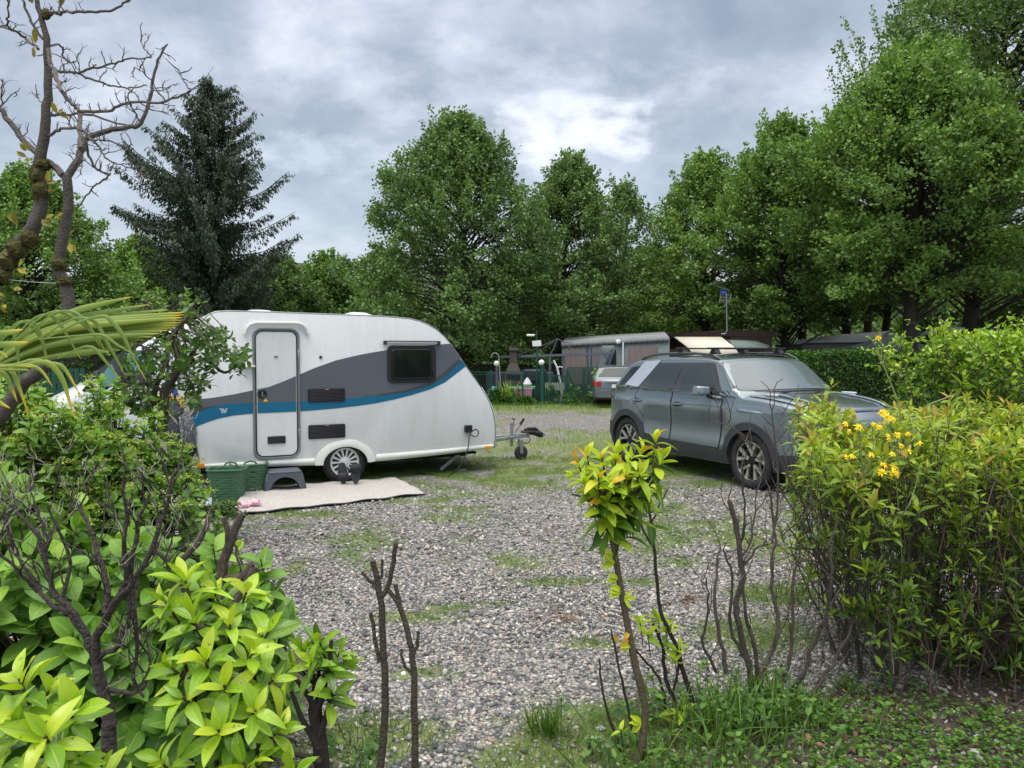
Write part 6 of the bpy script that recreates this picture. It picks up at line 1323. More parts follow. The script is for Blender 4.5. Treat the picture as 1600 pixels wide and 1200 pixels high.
tl = [(290, 905, 2.02, -0.1, -0.2, 1), (335, 925, 2.08), (385, 925, 2.12, 0.4, -0.2, 1), (255, 935, 2.0, -0.5, -0.2, 1), (300, 960, 1.95), (360, 975, 2.0, 0.2, -0.3, 1), (420, 985, 2.05, 0.5, -0.2, 0.9), (395, 1020, 1.95, 0.5, -0.4, 0.8), (320, 1030, 1.88, 0, -0.5, 0.9), (265, 1040, 1.9, -0.6, -0.4, 0.9),
      (350, 1070, 1.85, 0.1, -0.6, 0.8), (430, 1060, 1.95, 0.7, -0.3, 0.7), (285, 1090, 1.83, -0.3, -0.6, 0.7), (400, 1110, 1.85, 0.5, -0.6, 0.6), (340, 1140, 1.8, 0, -0.7, 0.7), (440, 1140, 1.9, 0.7, -0.3, 0.6), (380, 1190, 1.8), (250, 1190, 1.82, -0.4, -0.4, 0.8), (455, 1200, 1.88), (350, 1250, 1.75), (270, 1260, 1.8), (430, 1260, 1.8)]
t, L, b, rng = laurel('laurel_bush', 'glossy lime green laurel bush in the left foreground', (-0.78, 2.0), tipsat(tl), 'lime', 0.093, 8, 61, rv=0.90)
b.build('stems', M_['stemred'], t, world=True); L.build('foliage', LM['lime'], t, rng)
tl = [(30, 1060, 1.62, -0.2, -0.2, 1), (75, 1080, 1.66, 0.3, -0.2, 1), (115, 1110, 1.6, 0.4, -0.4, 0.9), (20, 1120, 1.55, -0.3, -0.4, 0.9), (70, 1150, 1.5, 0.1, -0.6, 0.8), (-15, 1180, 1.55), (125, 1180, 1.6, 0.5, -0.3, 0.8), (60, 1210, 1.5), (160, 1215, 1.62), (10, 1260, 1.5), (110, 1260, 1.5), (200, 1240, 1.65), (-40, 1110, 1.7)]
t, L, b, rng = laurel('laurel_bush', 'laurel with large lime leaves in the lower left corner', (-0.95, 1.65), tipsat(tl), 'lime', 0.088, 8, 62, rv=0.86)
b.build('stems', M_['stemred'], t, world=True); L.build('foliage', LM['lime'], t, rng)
# small sprouting laurel stump
tl = [(470, 1010, 2.9, -0.3, 0, 1), (500, 1005, 2.9), (530, 1020, 2.92, 0.4, 0, 1), (485, 1035, 2.85, -0.3, -0.5, 0.8), (515, 1045, 2.85, 0.2, -0.6, 0.8), (545, 1040, 2.95, 0.7, 0, 0.6), (455, 1040, 2.95, -0.7, 0, 0.6), (525, 1085, 2.87, 0.6, -0.2, 0.4)]
t, L, b, rng = laurel('laurel_stump', 'dark laurel stump with a crown of fresh leaves, left of the bare stubs', (gnd(505, 1225).x, 2.95), tipsat(tl), 'lime', 0.105, 8, 63, rv=0.72, under=False, fork=at(497, 1075, 2.9))
bs_ = [at(505, 1225, 2.95), at(500, 1160, 2.9), at(492, 1110, 2.9), at(497, 1070, 2.9)]; bs_[0].z = 0
b.tube(bs_, [0.034, 0.03, 0.028, 0.022], 8)
for pts in (((495, 1110), (480, 1085), (462, 1060)), ((493, 1120), (505, 1085), (512, 1050), (518, 1000)), ((500, 1150), (512, 1110), (520, 1075)), ((498, 1170), (470, 1120), (455, 1080)), ((502, 1190), (470, 1180), (450, 1175))):
    b.tube([at(x, y, 2.88) for x, y in pts], [0.014, 0.008], 6)
b.build('stems', M_['barkdark'], t, world=True); L.build('foliage', LM['lime'], t, rng)
# the yellow green laurel standard in the middle
tl = [(902, 722, 3.12, -0.4, 0, 1), (918, 712, 3.18, -0.1, 0, 1), (940, 715, 3.1), (963, 708, 3.14, 0.1, 0.1, 1), (985, 715, 3.05, 0.1, -0.2, 1), (1003, 705, 3.18, 0.2, 0, 1), (1025, 686, 3.12, 0.15, 0, 1), (1032, 715, 3.1, 0.5, 0, 1), (912, 750, 3.05, -0.6, -0.2, 0.9), (935, 745, 3.0, -0.1, -0.4, 0.9), (955, 755, 2.98, 0, -0.6, 0.8),
      (978, 742, 3.0, 0.1, -0.5, 0.9), (1000, 738, 3.02, 0.2, -0.4, 0.9), (1020, 752, 3.1, 0.6, -0.1, 0.8), (920, 775, 3.1, -0.6, -0.1, 0.7), (945, 785, 3.02, -0.1, -0.5, 0.6), (975, 775, 3.05, 0.2, -0.4, 0.7), (1008, 772, 3.15, 0.5, 0, 0.8), (930, 735, 3.25), (970, 730, 3.28), (1000, 745, 3.28)]
t, L, b, rng = laurel('laurel_sapling', 'slender laurel sapling with a yellow green leaf crown in the middle foreground', (gnd(1000, 1196).x, 3.1), tipsat(tl), 'limeyellow', 0.092, 7, 64, rv=0.86, fork=at(952, 815, 3.1), stemr=0.010, under=True)
g0 = gnd(992, 1196); st_p = [Vector((g0.x, g0.y, 0))]+[at(x, y, 3.1) for x, y in ((1003, 1170), (1009, 1107), (992, 1037), (974, 943), (962, 873), (954, 827), (944, 795))]
b.tube(st_p, [0.022, 0.018, 0.016, 0.0155, 0.0145, 0.013, 0.012, 0.009], 9)
b.tube([at(x, y, 3.1) for x, y in ((945, 800), (925, 785), (905, 775), (893, 772))], [0.008, 0.004], 6)
for px, py, dx, s in ((965, 845, 0.4, 0.075), (958, 868, -0.8, 0.05), (961, 880, -0.9, 0.06), (966, 905, -0.9, 0.05), (971, 925, -0.9, 0.06), (975, 935, 0.5, 0.05), (986, 1010, -0.7, 0.05), (1002, 1130, -0.5, 0.06), (896, 742, -0.6, 0.04)):
    p = at(px, py, 3.09); k = 3 if s < 0.07 else 1
    for q in range(k): L.add(np.array(p), np.array([dx+rng.normal(0, 0.2), -0.2, -0.35+0.45*q]), np.array([0.1, -0.8, 0.6]), s, 0.75+0.05*q)
for px, py in ((968, 1010), (974, 1000), (965, 1003)): L.add(np.array(at(px, py, 3.08)), np.array([rng.normal(0, 0.5), -0.2, 0.5]), np.array([0.1, -0.9, 0.3]), 0.05, 1.0)
b.build('stems', M_['stem'], t, world=True); L.build('foliage', LM['limeyellow'], t, rng)
# ------------------------------------------------------------ bare and dead branches
def grow(b, p, d, L_, r, depth, rng, up=0.15, nseg=5, wob=0.22, kids=(2, 4), tips=None, m=0, mt=0, shrink=0.6):
    p = np.array(p, float); d = np.array(d, float); d /= np.linalg.norm(d); pts = [p.copy()]; dirs = [d.copy()]
    for i in range(nseg):
        d = d+rng.normal(0, wob, 3)+np.array([0, 0, up*0.3]); d /= np.linalg.norm(d); p = p+d*L_/nseg; pts.append(p.copy()); dirs.append(d.copy())
    b.tube(pts, [r*(1-0.55*i/nseg) for i in range(nseg+1)], 6 if r > 0.006 else 4, mt if depth == 0 else m)
    if depth > 0:
        for k in range(rng.integers(kids[0], kids[1]+1)):
            i = int(rng.integers(max(1, nseg//3), nseg+1)); q = pts[i]; e = dirs[i]+rng.normal(0, 0.55, 3); e[2] += up
            grow(b, q, e, L_*shrink*rng.uniform(0.7, 1.2), max(0.0016, r*(1-0.55*i/nseg)*0.62), depth-1, rng, up, max(3, nseg-1), wob, kids, tips, m, mt, shrink)
    elif tips is not None: tips.append((pts[-1], d))
def traced(b, pts, Y, r0, r1, rng, m=0, wob=0.0, yo=0.0, n=7):
    """pts: pixel polyline with optional per-point depth; returns dense 3D points"""
    P = []
    for i, e in enumerate(pts):
        yy = Y+(e[2] if len(e) > 2 else 0)+yo; P.append(np.array(at(e[0], e[1], yy)))
    Q = []
    for i in range(len(P)-1):
        a = P[max(i-1, 0)]; p = P[i]; c = P[i+1]; d = P[min(i+2, len(P)-1)]
        for k in range(4):
            t = k/4; Q.append(0.5*((2*p)+(-a+c)*t+(2*a-5*p+4*c-d)*t*t+(-a+3*p-3*c+d)*t**3)+rng.normal(0, wob, 3))
    Q.append(P[-1]); K = len(Q); b.tube([tuple(q) for q in Q], [r0+(r1-r0)*i/(K-1) for i in range(K)], n, m)
    return Q
# dead twiggy shrub at the left
rng = np.random.default_rng(90); t = thing('dead_shrub', 'dead bare shrub with bleached twig ends in front of the broad leaves', 'shrub', (at(170, 1200, 2.4).x, 2.4, 0)); b = MB()
q0 = at(170, 1130, 2.4); b.tube([(q0.x, q0.y, 0), (q0.x, q0.y, q0.z*0.5), tuple(q0)], [0.034, 0.028, 0.022], 9)
DB = [([(172, 1135), (160, 1080), (150, 1030), (138, 995)], 0.028, 0.020), ([(138, 995), (110, 960), (80, 945), (50, 905), (22, 860), (8, 800)], 0.014, 0.005), ([(150, 1035), (155, 985), (175, 950), (200, 915), (235, 865), (255, 800), (278, 735)], 0.019, 0.007),
      ([(135, 992), (110, 950), (85, 930), (72, 880), (70, 830), (55, 790)], 0.015, 0.006), ([(165, 960), (165, 905), (150, 850), (130, 800), (110, 780)], 0.015, 0.006), ([(200, 915), (195, 860), (198, 800), (190, 745)], 0.012, 0.005), ([(180, 945), (205, 880), (215, 820), (235, 770)], 0.013, 0.005),
      ([(138, 1000), (120, 975), (100, 930), (110, 880), (95, 830), (75, 790)], 0.012, 0.005), ([(150, 1030), (185, 1010), (200, 960), (205, 900)], 0.012, 0.008), ([(205, 905), (215, 1000), (208, 1060), (225, 1090)], 0.010, 0.006), ([(172, 1080), (215, 1080), (235, 1050), (228, 1000)], 0.012, 0.004), ([(60, 925), (35, 900), (5, 870), (-20, 850)], 0.010, 0.004), ([(240, 860), (262, 880), (270, 920)], 0.010, 0.005), ([(70, 880), (60, 840), (25, 800), (20, 780)], 0.010, 0.004)]
for i, (pts, r0, r1) in enumerate(DB):
    pts = [(x, y, 0.10*math.sin(i*2.1)*min(1, j/3)) for j, (x, y) in enumerate(pts)]; Q = traced(b, pts, 2.4, r0*0.78, r1*0.7, rng, 0, 0.003)
    for k in range(len(Q)//3, len(Q), 2):
        fr_ = k/len(Q)
        if rng.uniform() < 0.75 and i not in (0,):
            grow(b, Q[k], np.array([rng.normal(0, 0.45), rng.normal(0, 0.35), 0.9]), rng.uniform(0.09, 0.19), 0.0036, 1 if fr_ < 0.5 else 2, rng, 0.35, 5, 0.25, (2, 4), None, 0, 1 if fr_ > 0.5 else 0)
b.build('branches', [mat('dead_bark', (0.055, 0.045, 0.040), 0.9, 0, 0.5, 20, bump=0.9, bs=60), M_['twigpale']], t, world=True)
t = thing('cut_branches', 'thick pruned dark branch stubs rising beside the laurel, below the rug corner', 'shrub', (at(355, 1200, 2.6).x, 2.6, 0)); b = MB()
for pts, r0, r1 in (([(345, 905), (352, 870), (365, 835), (380, 803)], 0.020, 0.013), ([(357, 870), (356, 840), (350, 808)], 0.011, 0.009), ([(280, 880), (300, 860), (320, 830), (328, 806)], 0.013, 0.008), ([(345, 905), (380, 900), (396, 880)], 0.017, 0.012), ([(350, 1000), (352, 950), (345, 905)], 0.024, 0.02), ([(396, 885), (375, 930), (350, 970)], 0.016, 0.014), ([(280, 880), (300, 960), (340, 1010)], 0.012, 0.015), ([(365, 850), (372, 875), (382, 905)], 0.005, 0.003)):
    traced(b, pts, 2.6, r0, r1, rng, 0, 0.002)
p = at(350, 1000, 2.6); b.tube([tuple(p), (p.x, 2.6, 0)], 0.025, 7); b.build('branches', M_['bark'], t, world=True)
t = thing('pruned_stems', 'two bare pruned stems standing in the gravel foreground, left of the sapling', 'shrub', (at(600, 1200, 2.8).x, 2.8, 0)); b = MB(); Yp = 2.8
for pts, r0, r1 in (([(593, 1250), (594, 1200), (602, 1112), (600, 1025), (593, 927), (583, 876)], 0.017, 0.011), ([(590, 920), (578, 908), (565, 895)], 0.008, 0.006), ([(592, 935), (604, 922), (613, 885), (618, 848)], 0.010, 0.009), ([(593, 1035), (586, 997), (579, 958)], 0.008, 0.007), ([(596, 905), (597, 874)], 0.006, 0.005),
                    ([(651, 1250), (649, 1200), (648, 1130), (646, 1053), (641, 1004), (625, 948), (604, 920)], 0.0155, 0.009), ([(625, 942), (618, 913)], 0.009, 0.008), ([(645, 1025), (652, 1008), (653, 986)], 0.008, 0.006), ([(645, 1056), (630, 1036), (627, 1014)], 0.006, 0.005), ([(649, 1130), (656, 1126)], 0.012, 0.009)):
    traced(b, pts, Yp, r0, r1, rng, 0, 0.0015)
for px in (593, 651): p = at(px, 1250, Yp); b.tube([tuple(p), (p.x, Yp, 0)], 0.018, 7)
b.build('branches', mat('olive_bark', (0.060, 0.052, 0.034), 0.85, 0, 0.45, 30, bump=0.8, bs=90), t, world=True)
# thin bare stems with sparse leaves right of the sapling
t = thing('sparse_shrub', 'thin dark stems with a few yellow green leaves right of the sapling', 'shrub', (at(1060, 1110, 3.5).x, 3.6, 0)); b = MB(); L = Leaves(T_LAUREL); Yp = 3.5
for pts, r0, r1 in (([(1088, 1125), (1068, 1050), (1048, 990), (1032, 953), (1023, 870), (1014, 800), (1013, 765)], 0.013, 0.005), ([(1021, 855), (1005, 830), (998, 790)], 0.006, 0.004), ([(1018, 815), (1030, 790), (1043, 765)], 0.005, 0.003), ([(1062, 1110), (1040, 1060), (1035, 1010), (1020, 975)], 0.012, 0.006), ([(1040, 1110), (1030, 1060), (1005, 1030), (990, 1010)], 0.008, 0.004), ([(1050, 1090), (1060, 1040), (1055, 1000)], 0.007, 0.004),
                    ([(975, 1185), (955, 1130), (942, 1080), (936, 1030)], 0.007, 0.004), ([(990, 1150), (975, 1080), (962, 1020), (955, 985)], 0.007, 0.004)):
    traced(b, pts, Yp if pts[0][0] > 1000 else 3.2, r0, r1, rng, 0, 0.002)
p = at(1088, 1125, Yp); 
for px, py, Y_, s, nn_ in ((1000, 972, 3.45, 0.075, 6), (1028, 968, 3.5, 0.075, 7), (1040, 985, 3.5, 0.07, 6), (1012, 990, 3.45, 0.07, 6), (1063, 1012, 3.45, 0.085, 6), (1055, 1032, 3.45, 0.08, 5), (985, 1000, 3.45, 0.06, 4), (1066, 1108, 3.4, 0.09, 5), (1052, 1125, 3.4, 0.08, 4), (970, 1140, 3.1, 0.05, 5), (1048, 975, 3.55, 0.06, 5)):
    q = np.array(at(px, py, Y_)); rosette(L, q, np.array([rng.normal(0, 0.3), -0.2, 1]), nn_, s, rng, 0.72, 0.12, 20, 80, span=0.03)
    b.tube([tuple(q), tuple(q+np.array([0.02, 0.03, -0.12]))], 0.003, 4)
b.build('stems', M_['barkdark'], t, world=True); L.build('foliage', LM['limeyellow'], t, rng)
# mostly bare twiggy shrub in the centre right
t = thing('bare_shrub', 'bare dark twiggy shrub growing out of grass, left of the flowering bush', 'shrub', (at(1180, 1100, 3.6).x, 3.6, 0)); b = MB(); rng = np.random.default_rng(92); Yp = 3.6
for i, (pts, r0, r1) in enumerate((([(1176, 1110), (1170, 1040), (1150, 960), (1158, 900), (1152, 830), (1139, 782)], 0.016, 0.012), ([(1135, 1050), (1122, 980), (1118, 900), (1125, 850)], 0.012, 0.004), ([(1165, 1030), (1140, 980), (1145, 900), (1130, 860)], 0.010, 0.004), ([(1190, 1100), (1180, 1020), (1165, 960), (1160, 900)], 0.012, 0.006), ([(1180, 1110), (1195, 1040), (1215, 980), (1205, 900), (1210, 830), (1203, 770)], 0.014, 0.005),
                       ([(1200, 1110), (1225, 1060), (1240, 990), (1238, 920), (1250, 860)], 0.012, 0.005), ([(1200, 1120), (1240, 1080), (1268, 1020), (1290, 960), (1300, 900), (1295, 850)], 0.014, 0.005), ([(1210, 1120), (1260, 1090), (1300, 1040), (1330, 980), (1345, 900)], 0.013, 0.005), ([(1152, 880), (1170, 850), (1178, 800), (1190, 740), (1185, 715)], 0.006, 0.002), ([(1158, 850), (1165, 800), (1160, 740), (1170, 700)], 0.006, 0.002),
                       ([(1205, 850), (1215, 780), (1212, 710), (1206, 640), (1203, 622)], 0.006, 0.002), ([(1209, 680), (1220, 650), (1215, 640)], 0.003, 0.002), ([(1120, 1050), (1100, 1000), (1108, 940), (1100, 900)], 0.008, 0.003), ([(1150, 900), (1180, 860), (1200, 850)], 0.006, 0.004), ([(1182, 700), (1150, 670), (1125, 660), (1108, 655)], 0.003, 0.0015), ([(1185, 720), (1165, 690), (1140, 672)], 0.003, 0.0015))):
    pts = [(x, y, 0.22*math.sin(i*1.9)*min(1, j/4)) for j, (x, y) in enumerate(pts)]; Q = traced(b, pts, Yp, r0, r1, rng, 0, 0.004)
    for k in range(2, len(Q), 2):
        if rng.uniform() < 0.75: grow(b, Q[k], np.array([rng.normal(0, 0.4), rng.normal(0, 0.4), 0.8]), rng.uniform(0.08, 0.20), 0.0032, 1 if k < 0.55*len(Q) else 0, rng, 0.3, 5, 0.25, (1, 3))
b.build('branches', M_['twig'], t, world=True)
# ------------------------------------------------------------ flowering bush on the right
def rightbush():
    rng = np.random.default_rng(101); base = np.array([2.05, 4.05, 0]); t = thing('flowering_bush', 'large loose leafy bush in the right foreground, fresh green on top and woody below', 'bush', (2.05, 4.05, 0)); L = Leaves(T_LANCE); b = MB()
    def height(x): return np.interp(x, [1.3, 1.45, 1.9, 2.4, 2.8, 3.4], [1.28, 1.40, 1.42, 1.42, 1.46, 1.52])
    k = 0
    while k < 1800:
        x = rng.uniform(1.38, 3.5); y = rng.uniform(3.55, 5.0); h = height(x)-0.09+0.08*math.sin(6.1*x+2*y)+0.07*math.sin(13*x-5*y)+rng.uniform(0, 0.09)*(rng.uniform() < 0.15)
        edge = min(1, (x-1.38)/0.22); z = h-abs(rng.normal(0, 0.30)) if rng.uniform() < 0.26 else rng.uniform(0.15, h)
        if x < (0.368+0.02*math.sin(7*z)+(0.03 if z < 0.7 else 0))*y: continue
        if z < 0.72 and rng.uniform() < (0.62 if x < 1.75 else 0.06): continue
        if z < 0.35 and rng.uniform() < 0.35: continue
        if x < 1.65 and z < 1.05 and rng.uniform() < 0.55: continue
        # bush body narrows toward its base
        lim = 0.55+0.55*z/h
        if abs(y-4.2)/0.85 > lim+0.1: continue
        if x < 2.0-0.72*min(1, 0.35+z): continue
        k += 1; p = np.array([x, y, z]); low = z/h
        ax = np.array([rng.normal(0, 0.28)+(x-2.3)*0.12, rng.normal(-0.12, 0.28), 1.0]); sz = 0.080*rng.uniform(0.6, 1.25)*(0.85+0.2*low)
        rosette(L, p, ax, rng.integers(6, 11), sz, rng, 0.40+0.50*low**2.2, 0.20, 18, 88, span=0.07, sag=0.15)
        ax = ax/np.linalg.norm(ax); b.tube([p, p-ax*0.10, p-ax*0.24+rng.normal(0, 0.03, 3), p-ax*0.38+rng.normal(0, 0.05, 3)+np.array([(2.1-x)*0.06, 0, 0])], [0.0012, 0.0018, 0.0024, 0.0028], 4, 1 if rng.uniform() < 0.4 else 0)
    for k in range(26):
        x = rng.uniform(1.35, 3.4); y = rng.uniform(3.7, 4.8); z = height(x)*rng.uniform(0.55, 0.95); s = np.array([2.1+(x-2.1)*0.35+rng.normal(0, 0.08), 4.1+(y-4.2)*0.3, 0.0]); pts = []
        for i in range(8):
            u = i/7; q = s*(1-u)+np.array([x, y, z])*u; q[0] += -0.18*math.sin(PI*u)*(2.1-x)*-0.4; q += rng.normal(0, 0.018, 3)*(0 < i < 7); q[2] = max(0, q[2]+0.05*math.sin(PI*u)); pts.append(q)
        r0 = rng.uniform(0.005, 0.014); b.tube(pts, [r0*(1-0.1*i) for i in range(8)], 6, 0)
        if rng.uniform() < 0.8: grow(b, pts[4], pts[5]-pts[4]+rng.normal(0, 0.05, 3), 0.45, 0.004, 1, rng, 0.2, 5, 0.2, (2, 4), m=0)
    # arching dead grey twigs on the left flank of the bush
    for k in range(12): grow(b, np.array([1.65+rng.uniform(0, 0.5), 3.85+rng.uniform(0, 0.3), rng.uniform(0.0, 0.2)]), np.array([-0.35+rng.normal(0, 0.2), rng.normal(0, 0.2), 1]), rng.uniform(0.6, 1.0), 0.007, 2, rng, 0.12, 7, 0.12, (1, 3))
    for k in range(7): grow(b, np.array([2.25, 4.05, 0.02]), np.array([0.8+rng.normal(0, 0.3), rng.normal(-0.1, 0.3), 0.5+rng.uniform(0, 0.5)]), 0.7, 0.012, 1, rng, 0.15, 6, 0.12, (1, 3))
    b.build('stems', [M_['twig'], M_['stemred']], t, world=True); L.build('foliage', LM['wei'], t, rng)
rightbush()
# ragwort-like yellow flowers growing through the bush
t = thing('yellow_flowers', 'wild plant with small yellow flowers growing through the bush, pale thin stems', 'flower', (2.05, 3.9, 0)); b = MB(); rng = np.random.default_rng(7); Yf = 3.56
FL = [(1322, 662), (1327, 674), (1342, 667), (1366, 663), (1374, 667), (1386, 650), (1395, 655), (1389, 682), (1402, 679), (1419, 678), (1437, 692), (1408, 696), (1419, 705), (1395, 709), (1362, 710), (1332, 712), (1323, 714), (1381, 725), (1397, 729), (1378, 737), (1396, 738), (1403, 742), (1378, 644)]
root = Vector((2.02, 3.95, 0.0))
for i, (px, py) in enumerate(FL):
    c = at(px, py, Yf+rng.uniform(-0.05, 0.05)); ax = Vector((rng.normal(0, 0.4), -0.6, 0.6+rng.normal(0, 0.3))).normalized(); fb = MB(); a0 = ax.orthogonal().normalized(); b0 = ax.cross(a0)
    R0 = 0.019*rng.uniform(0.7, 1.25); rows = []
    for k in range(8):
        an = 2*PI*k/8+rng.normal(0, 0.15); d = a0*math.cos(an)+b0*math.sin(an); w = a0*math.cos(an+PI/2)+b0*math.sin(an+PI/2); L_ = R0*rng.uniform(0.8, 1.2)
        fb.add([c, c+d*L_*0.6+w*R0*0.24, c+d*L_*1.15-ax*R0*0.35, c+d*L_*0.6-w*R0*0.24], [(0, 1, 2, 3)])
    fb.lathe([(0, 0.004), (R0*0.35, 0.002), (R0*0.3, -0.006), (0, -0.008)], 8, 0, Matrix.Translation(c))
    fb.build('flower', M_['flower'], t, world=True, smooth=False)
    hub = at(1400 if px > 1385 else 1350, 745, Yf+0.05); m1 = c.lerp(hub, 0.5)+Vector((0.02, 0, 0.015)); b.tube([c-ax*0.006, c-ax*0.02+Vector((0, 0, -0.01)), m1, hub], [0.0015, 0.0015, 0.002, 0.0028], 4)
for px in (1350, 1400): h_ = at(px, 745, Yf+0.05); b.tube([h_, h_.lerp(root, 0.5)+Vector((0.05, 0, 0)), root], [0.003, 0.004, 0.005], 5)
traced(b, [(1437, 735), (1420, 790), (1395, 815), (1385, 820)], Yf, 0.003, 0.002, rng)
b.build('stems', M_['stemlight'], t, world=True)
t = thing('tall_flower', 'single yellow flower on a tall thin stem above the bush, before the far hedge', 'flower', (2.1, 4.0, 0)); b = MB()
Q = traced(b, [(1408, 660), (1402, 625), (1388, 590), (1377, 560), (1368, 549), (1364, 546)], 4.0, 0.004, 0.002, rng); b.tube([tuple(Q[0]), (Q[0][0], 4.02, 0.6), (2.1, 4.0, 0)], 0.005, 5)
for pts in ([(1384, 580), (1374, 560), (1373, 535), (1372, 530)], [(1380, 565), (1384, 550), (1386, 543)], [(1378, 562), (1377, 545)]): traced(b, pts, 4.0, 0.002, 0.0012, rng)
b.build('stem', M_['stemlight'], t, world=True)
c = at(1372, 527, 4.0); fb = MB()
for k in range(8):
    an = 2*PI*k/8; d = Vector((math.cos(an), -0.3, math.sin(an)*0.6)).normalized(); w = Vector((-math.sin(an), 0, math.cos(an)*0.6)); fb.add([c, c+d*0.012+w*0.005, c+d*0.022, c+d*0.012-w*0.005], [(0, 1, 2, 3)])
fb.lathe([(0, 0.006), (0.008, 0), (0, -0.01)], 8, 0, Matrix.Translation(c)); fb.build('flower', M_['flower'], t, world=True, smooth=False)
for px, py in ((1386, 542), (1364, 545), (1377, 544)): MB().lathe([(0, 0.007), (0.006, 0), (0.003, -0.008), (0, -0.009)], 8, 0, Matrix.Translation(tuple(at(px, py, 4.0)))).build('bud', M_['stemlight'], t, world=True)
t = thing('bent_weed', 'pale bent weed stem with buds rising from the bush before the privet hedge', 'weed', (2.35, 4.2, 0)); b = MB()
Q = traced(b, [(1438, 665), (1442, 645), (1452, 632), (1470, 625), (1490, 617)], 4.2, 0.004, 0.003, rng); b.tube([tuple(Q[0]), (2.3, 4.2, 0.5), (2.35, 4.2, 0)], 0.005, 5); traced(b, [(1445, 640), (1450, 632), (1447, 626)], 4.2, 0.003, 0.002, rng); b.build('stem', M_['stemlight'], t, world=True)
# ------------------------------------------------------------ apple tree in front of the caravan's rear
def apple():
    rng = np.random.default_rng(111); Y = 6.6; t = thing('apple_tree', 'small leafy apple tree before the rear end of the caravan', 'tree', (at(258, 700, Y).x, Y, 0)); b = MB(); L = Leaves(T_MID+T_BROAD)
    limbs = [([(256, 760), (255, 700), (255, 655), (258, 612), (270, 590), (284, 575)], 0.05, 0.035), ([(240, 690), (237, 655), (245, 600), (262, 560), (258, 520), (245, 495)], 0.03, 0.012), ([(284, 575), (276, 545), (268, 530), (285, 505), (298, 490), (305, 470)], 0.028, 0.01), ([(284, 575), (300, 568), (320, 563), (348, 582), (365, 574), (382, 560)], 0.022, 0.008), ([(262, 560), (230, 545), (205, 530), (195, 515)], 0.016, 0.006),
             ([(268, 530), (250, 500), (232, 480), (222, 470)], 0.014, 0.005), ([(284, 575), (310, 540), (335, 530), (352, 515)], 0.016, 0.005), ([(258, 612), (230, 600), (205, 598), (190, 590)], 0.014, 0.005), ([(284, 575), (300, 600), (305, 625)], 0.012, 0.005)]
    ends = []
    for i, (pts, r0, r1) in enumerate(limbs):
        pts = [(x, y, 0.35*math.sin(i*2.3)*min(1, j/3)) for j, (x, y) in enumerate(pts)]; Q = traced(b, pts, Y, r0, r1, rng, 0, 0.004)
        if i: ends += Q[len(Q)//3:]
    p = at(256, 760, Y); b.tube([(p.x, Y, 0), tuple(p)], [0.06, 0.05], 8); p = at(240, 690, Y); b.tube([(p.x+0.06, Y, 0), tuple(p)], [0.04, 0.03], 7)
    clumps = [(300, 465, 14, 20), (285, 485, 18, 16), (247, 455, 10, 8), (250, 475, 14, 12), (225, 485, 14, 14), (200, 480, 14, 10), (215, 505, 18, 12), (180, 490, 10, 6), (325, 535, 26, 18), (350, 545, 24, 16), (375, 550, 14, 12), (330, 560, 26, 16), (300, 540, 22, 18), (345, 520, 10, 10), (365, 565, 14, 10), (270, 560, 24, 20), (240, 560, 28, 18), (215, 575, 26, 16), (200, 560, 20, 14), (245, 590, 26, 16), (285, 600, 16, 14), (300, 620, 12, 10), (230, 620, 22, 16), (215, 605, 20, 10), (265, 520, 22, 16), (240, 530, 20, 14), (310, 590, 12, 8), (290, 570, 18, 14), (250, 640, 16, 12), (315, 510, 16, 10), (210, 635, 18, 10), (195, 615, 12, 8), (280, 520, 16, 14)]
    E_ = np.array(ends)
    for px, py, wx_, wy_ in clumps:
        for k in range(9):
            q = np.array(at(px+rng.normal(0, wx_*0.55), py+rng.normal(0, wy_*0.55), Y+rng.normal(0, 0.22))); j = int(np.argmin(((E_-q)**2).sum(1))); e = E_[j]; mid = (q+e)/2+np.array([0, 0, -0.02]); b.tube([e, mid, q], [0.005, 0.004, 0.0025], 4)
            ax = (q-e)+np.array([0, -0.05, 0.22]); rosette(L, q, ax, rng.integers(5, 9), 0.066, rng, 0.50 if py < 500 else 0.38, 0.17, 25, 105, span=0.09, sag=0.3)
    b.build('branches', M_['bark'], t, world=True); L.build('foliage', LM['apple'], t, rng)
apple()
